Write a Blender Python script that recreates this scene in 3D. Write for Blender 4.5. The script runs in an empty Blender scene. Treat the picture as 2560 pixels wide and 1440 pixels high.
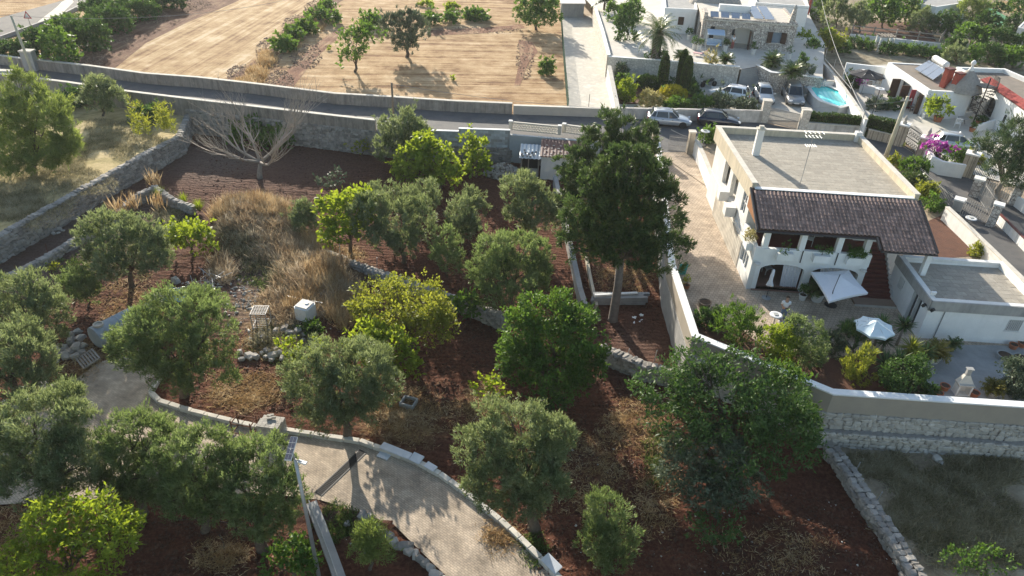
import bpy,bmesh,math,random
import numpy as np
from mathutils import Matrix,Vector

# ------------------------------------------------------------------ camera, sky, sun, exposure
SC = bpy.context.scene
COL = SC.collection
FPX,PITCH,ROLL,CZ = 1808.0,math.radians(33.5),math.radians(2.5),27.2
_fw = np.array([0,math.cos(PITCH),-math.sin(PITCH)])
_u0 = np.array([0,math.sin(PITCH),math.cos(PITCH)])
_r0 = np.array([1.0,0,0])
RT = _r0 * math.cos(ROLL) + _u0 * math.sin(ROLL)
UP = -_r0 * math.sin(ROLL) + _u0 * math.cos(ROLL)
CAM = np.array([0,0,CZ])
cd = bpy.data.cameras.new('camera'); cam = bpy.data.objects.new('camera',cd); COL.objects.link(cam)
cd.sensor_width = 36; cd.lens = FPX / 2560 * 36; cd.clip_end = 2000
cam.matrix_world = Matrix(((RT[0],UP[0],-_fw[0],0),(RT[1],UP[1],-_fw[1],0),(RT[2],UP[2],-_fw[2],CZ),(0,0,0,1)))
SC.camera = cam
SUN_EL = math.radians(20); SUN_DIR = (-0.326,0.946)          # horizontal direction towards the sun
w = bpy.data.worlds.new('World'); SC.world = w; w.use_nodes = True
nt = w.node_tree; sky = nt.nodes.new('ShaderNodeTexSky'); sky.sky_type = 'NISHITA'; sky.sun_disc = False
sky.sun_elevation = SUN_EL; sky.sun_rotation = math.atan2(SUN_DIR[0],SUN_DIR[1])
sky.air_density = 1.2; sky.dust_density = 1.5; sky.ozone_density = 1.0
bg = nt.nodes['Background']; bg.inputs[1].default_value = 0.115
nt.links.new(sky.outputs[0],bg.inputs[0])
sl = bpy.data.lights.new('sun','SUN'); sl.energy = 5.0; sl.angle = math.radians(0.5); sl.color = (1.0,0.92,0.79)
so = bpy.data.objects.new('sun',sl); COL.objects.link(so)
_sd = Vector((SUN_DIR[0] * math.cos(SUN_EL),SUN_DIR[1] * math.cos(SUN_EL),math.sin(SUN_EL)))
so.rotation_euler = _sd.to_track_quat('Z','Y').to_euler(); so.location = (-30,90,60)
vs = SC.view_settings; vs.view_transform = 'Standard'; vs.look = 'None'; vs.exposure = 1.0; vs.gamma = 1; vs.use_curve_mapping = False
SC.render.engine = 'CYCLES'
SC.cycles.use_denoising = True; SC.cycles.max_bounces = 6; SC.cycles.transparent_max_bounces = 8
SC.cycles.sample_clamp_indirect = 6

# ------------------------------------------------------------------ pixel <-> place
def ray(px,py): return _fw + RT * (px - 1280) / FPX - UP * (py - 720) / FPX
def G(px,py,z=0.0):
    d = ray(px,py); return CAM + d * ((z - CZ) / d[2])
def GY(px,py,y):
    d = ray(px,py); return CAM + d * (y / d[1])
def scale_at(p): return FPX / float((np.asarray(p,float) - CAM) @ _fw)
def SP(p):
    v = np.asarray(p,float) - CAM; Z = v @ _fw
    return 1280 + FPX * (v @ RT) / Z,720 - FPX * (v @ UP) / Z
def H_at(base,py):
    lo,hi = 0.0,40.0
    for _ in range(40):
        m = (lo + hi) / 2
        if SP((base[0],base[1],base[2] + m))[1] > py: lo = m
        else: hi = m
    return lo
RNG = np.random.default_rng(7)
random.seed(7)

# ------------------------------------------------------------------ materials
MATS = {}
def _new(name):
    m = bpy.data.materials.new(name); m.use_nodes = True; MATS[name] = m
    return m,m.node_tree,m.node_tree.nodes['Principled BSDF']
def N(nt,t,**kw):
    n = nt.nodes.new('ShaderNode' + t)
    for k,v in kw.items():
        if isinstance(k,str) and k in n.inputs: n.inputs[k].default_value = v
        else: setattr(n,k,v)
    return n
def rgba(c): return (c[0],c[1],c[2],1)
def ramp(nt,stops):
    r = nt.nodes.new('ShaderNodeValToRGB'); e = r.color_ramp.elements
    while len(e) < len(stops): e.new(0.5)
    for x,(p,c) in zip(e,stops): x.position = p; x.color = rgba(c)
    return r
def mat(name,c1,c2=None,scale=3.0,rough=0.85,bump=0.0,bscale=25.0,metal=0.0,spec=0.25,rnd=0.0,island=0.0,detail=6,dist=0.02,c3=None,streak=0.0):
    """plain procedural surface: world-space noise between two or three colours, optional fine relief, per-piece variation"""
    if name in MATS: return MATS[name]
    m,nt,b = _new(name); L = nt.links.new
    c2 = c2 or c1
    geo = N(nt,'NewGeometry')
    nz = N(nt,'TexNoise',Scale=scale,Detail=float(detail),Roughness=0.65); L(geo.outputs['Position'],nz.inputs['Vector'])
    st = [(0.3,c1),(0.7,c2)] if c3 is None else [(0.3,c1),(0.5,c2),(0.7,c3)]
    r = ramp(nt,st); L(nz.outputs[0],r.inputs[0]); out = r.outputs[0]
    if rnd or island:
        hsv = N(nt,'HueSaturation')
        mr = N(nt,'MapRange'); mr.inputs[3].default_value = 1 - (rnd or island); mr.inputs[4].default_value = 1 + (rnd or island)
        if rnd:
            oi = N(nt,'ObjectInfo'); L(oi.outputs['Random'],mr.inputs[0])
        else: L(geo.outputs['Random Per Island'],mr.inputs[0])
        L(mr.outputs[0],hsv.inputs['Value']); L(out,hsv.inputs['Color']); out = hsv.outputs[0]
    if streak: # rain streaks and stains that run down walls
        mp = N(nt,'Mapping'); mp.inputs['Scale'].default_value = (2.6,2.6,0.35); L(geo.outputs['Position'],mp.inputs['Vector'])
        n4 = N(nt,'TexNoise',Scale=1.0,Detail=8.0,Roughness=0.75); L(mp.outputs[0],n4.inputs['Vector'])
        m4 = N(nt,'MapRange'); m4.inputs[1].default_value = 0.42; m4.inputs[2].default_value = 0.68; m4.inputs[3].default_value = 1.0; m4.inputs[4].default_value = 1 - streak; L(n4.outputs[0],m4.inputs[0])
        h4 = N(nt,'HueSaturation'); L(m4.outputs[0],h4.inputs['Value']); L(out,h4.inputs['Color']); out = h4.outputs[0]
    L(out,b.inputs['Base Color'])
    b.inputs['Roughness'].default_value = rough; b.inputs['Metallic'].default_value = metal
    b.inputs['Specular IOR Level'].default_value = spec
    if bump:
        n2 = N(nt,'TexNoise',Scale=bscale,Detail=5.0,Roughness=0.7); L(geo.outputs['Position'],n2.inputs['Vector'])
        bp = N(nt,'Bump',Strength=min(bump,1.0),Distance=dist); L(n2.outputs[0],bp.inputs['Height']); L(bp.outputs[0],b.inputs['Normal'])
    return m
def leafmat(name,cols,trans=0.35,tcol=None,rough=0.55,spec=0.3,clump=0.8):
    """leaves: colour differs from leaf to leaf and softly from clump to clump; light passes through them"""
    if name in MATS: return MATS[name]
    m,nt,b = _new(name); L = nt.links.new
    geo = N(nt,'NewGeometry')
    r = ramp(nt,[(i / (len(cols) - 1),c) for i,c in enumerate(cols)])
    nz = N(nt,'TexNoise',Scale=clump,Detail=2.0); L(geo.outputs['Position'],nz.inputs['Vector'])
    a = N(nt,'Math',operation='MULTIPLY_ADD'); a.inputs[1].default_value = 1.7; L(nz.outputs[0],a.inputs[0])
    s = N(nt,'Math',operation='MULTIPLY_ADD'); s.inputs[1].default_value = 0.8; s.inputs[2].default_value = -0.75
    L(geo.outputs['Random Per Island'],s.inputs[0]); L(s.outputs[0],a.inputs[2]); L(a.outputs[0],r.inputs[0])
    L(r.outputs[0],b.inputs['Base Color']); b.inputs['Roughness'].default_value = rough; b.inputs['Specular IOR Level'].default_value = spec
    t = N(nt,'BsdfTranslucent')
    if tcol:
        mx = N(nt,'Mix',data_type='RGBA'); mx.inputs[0].default_value = 0.65; L(r.outputs[0],mx.inputs[6]); mx.inputs[7].default_value = rgba(tcol); L(mx.outputs[2],t.inputs[0])
    else: L(r.outputs[0],t.inputs[0])
    ms = N(nt,'MixShader'); ms.inputs[0].default_value = trans
    L(b.outputs[0],ms.inputs[1]); L(t.outputs[0],ms.inputs[2]); L(ms.outputs[0],nt.nodes['Material Output'].inputs[0])
    return m
def brickmat(name,c1,c2,cm,w,h,rot=0.0,mortar=0.02,bump=0.4,rough=0.85,offset=0.5,noise=0.35):
    if name in MATS: return MATS[name]
    m,nt,b = _new(name); L = nt.links.new
    geo = N(nt,'NewGeometry'); mp = N(nt,'Mapping'); mp.inputs['Rotation'].default_value = (0,0,rot); L(geo.outputs['Position'],mp.inputs['Vector'])
    br = N(nt,'TexBrick',offset=offset); br.inputs['Scale'].default_value = 1.0
    br.inputs['Brick Width'].default_value = w; br.inputs['Row Height'].default_value = h; br.inputs['Mortar Size'].default_value = mortar
    br.inputs['Color1'].default_value = rgba(c1); br.inputs['Color2'].default_value = rgba(c2); br.inputs['Mortar'].default_value = rgba(cm)
    L(mp.outputs[0],br.inputs['Vector'])
    nz = N(nt,'TexNoise',Scale=0.9,Detail=8.0,Roughness=0.7); L(geo.outputs['Position'],nz.inputs['Vector'])
    mr = N(nt,'MapRange'); mr.inputs[1].default_value = 0.3; mr.inputs[2].default_value = 0.7; mr.inputs[3].default_value = 1 - noise; mr.inputs[4].default_value = 1 + noise; L(nz.outputs[0],mr.inputs[0])
    hs = N(nt,'HueSaturation'); L(mr.outputs[0],hs.inputs['Value']); L(br.outputs[0],hs.inputs['Color']); L(hs.outputs[0],b.inputs['Base Color'])
    bp = N(nt,'Bump',Strength=bump,Distance=0.01,invert=True); L(br.outputs['Fac'],bp.inputs['Height']); L(bp.outputs[0],b.inputs['Normal'])
    b.inputs['Roughness'].default_value = rough; b.inputs['Specular IOR Level'].default_value = 0.2
    return m

WHITE = mat('white_plaster',(0.80,0.79,0.76),(0.70,0.69,0.66),scale=0.9,bump=0.15,bscale=18,streak=0.12)
WHITE2 = mat('whitewash',(0.86,0.86,0.84),(0.78,0.78,0.76),scale=1.3,bump=0.15,bscale=12,streak=0.06)
CREAM = mat('cream_plaster',(0.66,0.58,0.44),(0.56,0.49,0.37),scale=0.8,bump=0.15,streak=0.3)
PARAPET = mat('weathered_plaster',(0.40,0.34,0.28),(0.30,0.265,0.23),scale=0.7,bump=0.3,bscale=14,c3=(0.46,0.40,0.33),streak=0.5)
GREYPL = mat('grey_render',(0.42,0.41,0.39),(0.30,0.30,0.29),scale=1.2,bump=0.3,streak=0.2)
CAPST = mat('cap_stone',(0.62,0.58,0.50),(0.46,0.43,0.38),scale=1.6,bump=0.3,rnd=0.1)
STONE = mat('limestone',(0.36,0.33,0.29),(0.24,0.225,0.205),scale=5,bump=0.5,bscale=30,rnd=0.28)
STONEI = mat('limestone_rubble',(0.36,0.33,0.29),(0.24,0.225,0.205),scale=5,bump=0.5,bscale=30,island=0.28)
PALEST = mat('pale_limestone',(0.47,0.44,0.39),(0.35,0.33,0.295),scale=4,bump=0.4,rnd=0.15)
PALESTI = mat('pale_limestone_pieces',(0.50,0.465,0.41),(0.35,0.325,0.285),scale=4,bump=0.4,island=0.22)
TUFF = mat('tuff_block',(0.50,0.44,0.35),(0.38,0.34,0.28),scale=5,bump=0.5,rnd=0.15)
MORTAR = mat('mortar_gap',(0.16,0.14,0.12),(0.10,0.09,0.08),scale=6,bump=0.6)
LMORTAR = mat('pale_mortar',(0.40,0.37,0.33),(0.30,0.28,0.25),scale=6,bump=0.5)
ASPH = mat('asphalt',(0.085,0.085,0.09),(0.13,0.125,0.12),scale=0.5,bump=0.25,bscale=60,c3=(0.10,0.10,0.10))
CHALK = mat('white_gravel',(0.62,0.57,0.48),(0.46,0.43,0.37),scale=0.9,bump=0.5,bscale=20,c3=(0.68,0.63,0.54))
TERR = mat('pale_terrace',(0.62,0.58,0.51),(0.50,0.47,0.42),scale=0.8,bump=0.2)
STRAW = mat('straw_field',(0.44,0.28,0.12),(0.62,0.44,0.22),scale=0.35,bump=0.7,bscale=9,dist=0.06,c3=(0.52,0.34,0.15))
STRAW2 = mat('stubble_field',(0.42,0.26,0.12),(0.60,0.43,0.22),scale=0.25,bump=0.8,bscale=6,dist=0.08,c3=(0.48,0.31,0.15))
PLOUGH = mat('ploughed_earth',(0.17,0.085,0.055),(0.27,0.16,0.10),scale=1.6,bump=1.0,bscale=5,dist=0.15,c3=(0.12,0.06,0.04))
EARTH = mat('bed_earth',(0.15,0.07,0.045),(0.10,0.05,0.035),scale=2,bump=0.8,bscale=10,dist=0.05)
TAN = mat('dry_track',(0.40,0.31,0.21),(0.28,0.22,0.16),scale=0.9,bump=0.7,bscale=9,dist=0.05)
METALD = mat('dark_iron',(0.03,0.03,0.032),(0.05,0.045,0.04),scale=8,rough=0.5,spec=0.4)
METALG = mat('galvanised_steel',(0.42,0.43,0.44),(0.33,0.34,0.35),scale=6,rough=0.45,metal=0.6)
METALW = mat('white_painted_metal',(0.75,0.75,0.73),(0.66,0.66,0.64),scale=6,rough=0.4)
GATEG = mat('grey_gate_paint',(0.36,0.35,0.33),(0.28,0.27,0.26),scale=6,rough=0.5)
CONC = mat('concrete',(0.36,0.36,0.35),(0.27,0.27,0.265),scale=1.8,bump=0.3,bscale=25)
CONCP = mat('concrete_pole',(0.50,0.47,0.36),(0.42,0.40,0.32),scale=2,bump=0.2)
WOOD = mat('weathered_wood',(0.28,0.21,0.15),(0.18,0.14,0.105),scale=7,bump=0.5,rnd=0.15)
WOODG = mat('grey_timber',(0.33,0.29,0.25),(0.22,0.20,0.175),scale=7,bump=0.5,rnd=0.15)
WOODB = mat('brown_shutter',(0.055,0.03,0.022),(0.08,0.045,0.03),scale=6,rough=0.5)
BARK = mat('bark',(0.15,0.115,0.085),(0.085,0.066,0.05),scale=6,bump=0.9,bscale=12,dist=0.05)
BARKG = mat('pale_bark',(0.33,0.29,0.24),(0.22,0.19,0.16),scale=5,bump=0.7,bscale=12,dist=0.04)
TERRA = mat('terracotta',(0.42,0.16,0.085),(0.34,0.13,0.07),scale=6,bump=0.2,rough=0.75)
POTW = mat('white_pot',(0.72,0.70,0.66),(0.60,0.58,0.54),scale=5,bump=0.15)
SOILP = mat('potting_soil',(0.06,0.04,0.03),(0.09,0.06,0.04),scale=12,bump=0.8)
TILE = mat('brown_roof_tile',(0.31,0.205,0.17),(0.19,0.145,0.128),scale=2.2,bump=0.3,bscale=30,rnd=0.28,rough=0.75)
TILEI = mat('brown_roof_tiles',(0.31,0.205,0.17),(0.19,0.145,0.128),scale=2.2,bump=0.3,bscale=30,island=0.28,rough=0.75)
REDTILE = mat('red_roof_tile',(0.36,0.075,0.065),(0.28,0.06,0.055),scale=5,bump=0.3,island=0.15)
REDBR = mat('red_brown_tile',(0.17,0.055,0.045),(0.12,0.04,0.035),scale=3,rough=0.5)
REDCH = mat('red_chimney',(0.40,0.09,0.065),(0.30,0.07,0.05),scale=5,bump=0.5)
SLAB = mat('roof_slab',(0.44,0.395,0.325),(0.33,0.30,0.25),scale=2.5,bump=0.5,rnd=0.1,c3=(0.385,0.345,0.285))
SLABI = mat('roof_slabs',(0.44,0.395,0.325),(0.33,0.30,0.25),scale=2.5,bump=0.5,island=0.1,c3=(0.385,0.345,0.285))
SLABJ = mat('slab_joint',(0.46,0.42,0.35),(0.38,0.35,0.30),scale=5,bump=0.4)
FABRIC = mat('white_canvas',(0.78,0.78,0.80),(0.72,0.72,0.75),scale=2,rough=0.9)
FABD = mat('black_canvas',(0.03,0.03,0.035),(0.045,0.045,0.05),scale=2,rough=0.9)
PLAST = mat('white_plastic',(0.80,0.80,0.79),(0.72,0.72,0.71),scale=3,rough=0.4)
TANKC = mat('blue_grey_tank',(0.33,0.37,0.40),(0.26,0.30,0.33),scale=1.6,bump=0.25,rough=0.6)
BLUET = mat('blue_tarpaulin',(0.06,0.22,0.55),(0.10,0.32,0.66),scale=5,rough=0.5)
RUBBER = mat('tyre_rubber',(0.02,0.02,0.02),(0.03,0.03,0.03),rough=0.8)
GLASSD = mat('dark_glass',(0.02,0.028,0.035),(0.03,0.04,0.05),rough=0.06,spec=0.6)
GLASSL = mat('window_pane',(0.16,0.21,0.26),(0.20,0.25,0.30),rough=0.1,spec=0.6)
PV = mat('solar_cells',(0.02,0.035,0.11),(0.03,0.05,0.14),scale=4,rough=0.15,spec=0.6)
SOLARW = mat('solar_collector',(0.30,0.33,0.37),(0.36,0.39,0.43),scale=3,rough=0.08,spec=0.9,metal=0.55)
CHROME = mat('polished_steel',(0.55,0.55,0.56),rough=0.15,metal=1.0)
LAMPR = mat('red_lamp',(0.45,0.02,0.02),rough=0.2); LAMPW = mat('clear_lamp',(0.7,0.72,0.74),rough=0.1)
ORANGE = mat('orange_plaster',(0.50,0.26,0.09),(0.42,0.22,0.08),scale=2)
PAVER = brickmat('driveway_paver',(0.46,0.37,0.275),(0.36,0.295,0.225),(0.25,0.205,0.16),0.21,0.105,rot=0.6,mortar=0.01,noise=0.45,bump=0.25)
VPAVE = brickmat('villa_paving',(0.50,0.40,0.30),(0.42,0.34,0.26),(0.26,0.21,0.16),0.24,0.24,rot=0.045,mortar=0.015)
STONEP = brickmat('stone_facing',(0.62,0.58,0.50),(0.54,0.50,0.43),(0.42,0.38,0.32),0.34,0.16,rot=0.0,mortar=0.02)
BLOCKW = mat('pale_block',(0.52,0.54,0.54),(0.40,0.42,0.43),scale=4,bump=0.3,rnd=0.22)

OLIVE = leafmat('olive_leaf',[(0.068,0.11,0.045),(0.12,0.17,0.075),(0.20,0.25,0.125),(0.32,0.36,0.21)],trans=0.42,tcol=(0.28,0.33,0.11),rough=0.45)
OLIVEG = leafmat('fresh_olive_leaf',[(0.07,0.11,0.036),(0.12,0.17,0.058),(0.18,0.23,0.088),(0.28,0.31,0.15)],trans=0.42,tcol=(0.25,0.34,0.09),rough=0.5)
LIME = leafmat('lime_green_leaf',[(0.07,0.13,0.015),(0.13,0.21,0.02),(0.20,0.29,0.03),(0.28,0.34,0.05)],trans=0.5,tcol=(0.42,0.50,0.03))
YELLOWG = leafmat('yellow_green_leaf',[(0.10,0.14,0.02),(0.17,0.21,0.03),(0.25,0.27,0.04),(0.32,0.31,0.06)],trans=0.45,tcol=(0.42,0.44,0.04))
MID = leafmat('green_leaf',[(0.03,0.075,0.015),(0.055,0.125,0.02),(0.09,0.18,0.03),(0.14,0.23,0.05)],trans=0.38,tcol=(0.18,0.30,0.03))
DARK = leafmat('dark_green_leaf',[(0.025,0.062,0.018),(0.045,0.10,0.025),(0.075,0.14,0.035),(0.115,0.185,0.055)],trans=0.3,tcol=(0.12,0.22,0.03))
CYPR = leafmat('cypress_spray',[(0.025,0.055,0.018),(0.05,0.088,0.024),(0.09,0.13,0.034),(0.16,0.19,0.05)],trans=0.3,tcol=(0.12,0.20,0.05),clump=0.7)
PINEM = leafmat('pine_needles',[(0.075,0.12,0.04),(0.13,0.19,0.055),(0.20,0.26,0.07),(0.29,0.33,0.10)],trans=0.42,tcol=(0.32,0.40,0.07))
CEDAR = leafmat('cedar_needles',[(0.035,0.07,0.03),(0.06,0.105,0.045),(0.10,0.15,0.06),(0.15,0.19,0.08)],trans=0.25)
GREYG = leafmat('grey_green_leaf',[(0.05,0.075,0.04),(0.085,0.12,0.065),(0.13,0.165,0.095),(0.20,0.23,0.15)],trans=0.28)
GOLDB = leafmat('golden_leaf',[(0.20,0.19,0.06),(0.32,0.28,0.09),(0.40,0.36,0.15),(0.50,0.45,0.24)],trans=0.4)
YELL = leafmat('yellow_leaf',[(0.32,0.30,0.02),(0.45,0.40,0.03),(0.55,0.48,0.04),(0.60,0.52,0.06)],trans=0.35)
CLIP = leafmat('clipped_leaf',[(0.025,0.055,0.012),(0.04,0.085,0.016),(0.065,0.12,0.02),(0.10,0.16,0.03)],trans=0.3,clump=1.6)
BOUG = leafmat('magenta_bract',[(0.28,0.02,0.25),(0.42,0.04,0.38),(0.52,0.08,0.46),(0.60,0.25,0.52)],trans=0.4)
FROND = leafmat('palm_frond',[(0.04,0.075,0.02),(0.07,0.12,0.028),(0.12,0.165,0.045),(0.19,0.22,0.07)],trans=0.3,rough=0.35,spec=0.5)
YUCC = leafmat('yucca_blade',[(0.035,0.075,0.025),(0.06,0.115,0.035),(0.10,0.165,0.05),(0.16,0.22,0.07)],trans=0.3,rough=0.4)
HAY = leafmat('dry_grass_blade',[(0.28,0.17,0.075),(0.40,0.27,0.13),(0.52,0.38,0.21),(0.62,0.50,0.32)],trans=0.4,rough=0.8,spec=0.1)
HAYR = leafmat('russet_grass_blade',[(0.26,0.18,0.105),(0.42,0.31,0.19),(0.58,0.46,0.31),(0.70,0.60,0.45)],trans=0.4,rough=0.8,spec=0.1)
HAYG = leafmat('fading_grass_blade',[(0.15,0.145,0.075),(0.26,0.23,0.13),(0.37,0.33,0.21),(0.48,0.44,0.31)],trans=0.35,rough=0.8,spec=0.1)
WEED = leafmat('weed_leaf',[(0.05,0.09,0.02),(0.09,0.14,0.03),(0.14,0.19,0.045),(0.20,0.24,0.07)],trans=0.4)

# water and pool liner
m_,nt_,b_ = _new('pool_water'); b_.inputs['Base Color'].default_value = (0.10,0.82,0.80,1); b_.inputs['Roughness'].default_value = 0.05; b_.inputs['IOR'].default_value = 1.33
_n = N(nt_,'TexNoise',Scale=2.5,Detail=3.0); _bp = N(nt_,'Bump',Strength=0.25,Distance=0.03); nt_.links.new(_n.outputs[0],_bp.inputs['Height']); nt_.links.new(_bp.outputs[0],b_.inputs['Normal'])
WATER = m_
# garden soil: red earth, straw litter and green weeds by vertex attributes
m_,nt_,b_ = _new('red_garden_soil'); L_ = nt_.links.new
geo_ = N(nt_,'NewGeometry'); at_ = N(nt_,'Attribute',attribute_name='straw'); ag_ = N(nt_,'Attribute',attribute_name='grey')
n1 = N(nt_,'TexNoise',Scale=1.7,Detail=8.0,Roughness=0.7); n2 = N(nt_,'TexNoise',Scale=6.0,Detail=8.0,Roughness=0.75)
L_(geo_.outputs['Position'],n1.inputs['Vector']); L_(geo_.outputs['Position'],n2.inputs['Vector'])
rs = ramp(nt_,[(0.3,(0.068,0.026,0.017)),(0.5,(0.122,0.05,0.031)),(0.72,(0.205,0.10,0.06))]); L_(n2.outputs[0],rs.inputs[0])
rg = ramp(nt_,[(0.3,(0.11,0.083,0.07)),(0.7,(0.20,0.16,0.135))]); L_(n2.outputs[0],rg.inputs[0])
rh = ramp(nt_,[(0.25,(0.20,0.12,0.06)),(0.5,(0.36,0.25,0.13)),(0.75,(0.50,0.38,0.22))]); L_(n2.outputs[0],rh.inputs[0])
mg = N(nt_,'Mix',data_type='RGBA'); L_(ag_.outputs['Fac'],mg.inputs[0]); L_(rs.outputs[0],mg.inputs[6]); L_(rg.outputs[0],mg.inputs[7])
f1 = N(nt_,'Math',operation='MULTIPLY_ADD'); L_(n1.outputs[0],f1.inputs[0]); f1.inputs[1].default_value = 2.6; f1.inputs[2].default_value = -1.75
f2 = N(nt_,'Math',operation='ADD'); f2.use_clamp = True; L_(f1.outputs[0],f2.inputs[0])
f3 = N(nt_,'Math',operation='MULTIPLY'); f3.inputs[1].default_value = 1.5; L_(at_.outputs['Fac'],f3.inputs[0]); L_(f3.outputs[0],f2.inputs[1])
mh = N(nt_,'Mix',data_type='RGBA'); L_(f2.outputs[0],mh.inputs[0]); L_(mg.outputs[2],mh.inputs[6]); L_(rh.outputs[0],mh.inputs[7])
L_(mh.outputs[2],b_.inputs['Base Color']); b_.inputs['Roughness'].default_value = 0.95; b_.inputs['Specular IOR Level'].default_value = 0.1
nb = N(nt_,'TexNoise',Scale=7.0,Detail=8.0,Roughness=0.75); L_(geo_.outputs['Position'],nb.inputs['Vector'])
wv = N(nt_,'TexWave',bands_direction='Y'); wv.inputs['Scale'].default_value = 0.85; wv.inputs['Distortion'].default_value = 3.5; wv.inputs['Detail'].default_value = 3.0; wv.inputs['Detail Scale'].default_value = 1.5; L_(geo_.outputs['Position'],wv.inputs['Vector'])
wa = N(nt_,'Math',operation='MULTIPLY_ADD'); wa.inputs[1].default_value = 0.26; L_(wv.outputs['Fac'],wa.inputs[0]); L_(nb.outputs[0],wa.inputs[2])
bp = N(nt_,'Bump',Strength=1.0,Distance=0.24); L_(wa.outputs[0],bp.inputs['Height']); L_(bp.outputs[0],b_.inputs['Normal'])
SOIL = m_

# ------------------------------------------------------------------ objects and meshes
MW = {}
I4 = Matrix.Identity(4)
TRIS = [0]
def tag(o,label=None,cat=None,group=None,kind=None):
    if label: o['label'] = label
    if cat: o['category'] = cat
    if group: o['group'] = group
    if kind: o['kind'] = kind
    return o
def thing(name,label,cat,loc=(0,0,0),rz=0.0,group=None):
    o = bpy.data.objects.new(name,None); COL.objects.link(o); o.empty_display_size = 0.3
    o.location = tuple(float(v) for v in loc); o.rotation_euler = (0,0,rz)
    MW[o.name] = Matrix.Translation(Vector(o.location)) @ Matrix.Rotation(rz,4,'Z')
    return tag(o,label,cat,group,'thing')
def attach(o,parent,local=False):
    if parent is None: MW[o.name] = I4; return
    o.parent = parent
    if local: MW[o.name] = MW[parent.name]
    else:
        o.matrix_parent_inverse = MW[parent.name].inverted(); MW[o.name] = I4
def mesh_np(name,V,F,mats,smooth=False,mi=None):
    """F: list of index lists, or an (n,k) array"""
    me = bpy.data.meshes.new(name)
    if isinstance(F,np.ndarray):
        n,k = F.shape
        me.vertices.add(len(V)); me.vertices.foreach_set('co',np.asarray(V,np.float32).ravel())
        me.loops.add(n * k); me.loops.foreach_set('vertex_index',F.astype(np.int32).ravel())
        me.polygons.add(n); me.polygons.foreach_set('loop_start',np.arange(0,n * k,k,dtype=np.int32)); me.polygons.foreach_set('loop_total',np.full(n,k,np.int32))
        me.update(calc_edges=True)
        TRIS[0] += n * (k - 2)
    else:
        me.from_pydata([tuple(map(float,v)) for v in V],[],F); me.update()
        TRIS[0] += sum(len(f) - 2 for f in F)
    for m in (mats if isinstance(mats,(list,tuple)) else [mats]): me.materials.append(m)
    if mi is not None and len(mi): me.polygons.foreach_set('material_index',np.asarray(mi,np.int32))
    if smooth: me.polygons.foreach_set('use_smooth',np.ones(len(me.polygons),bool))
    return me
def put(name,me,parent=None,local=False,**tags):
    o = bpy.data.objects.new(name,me); COL.objects.link(o); attach(o,parent,local); tag(o,**tags); return o
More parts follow.
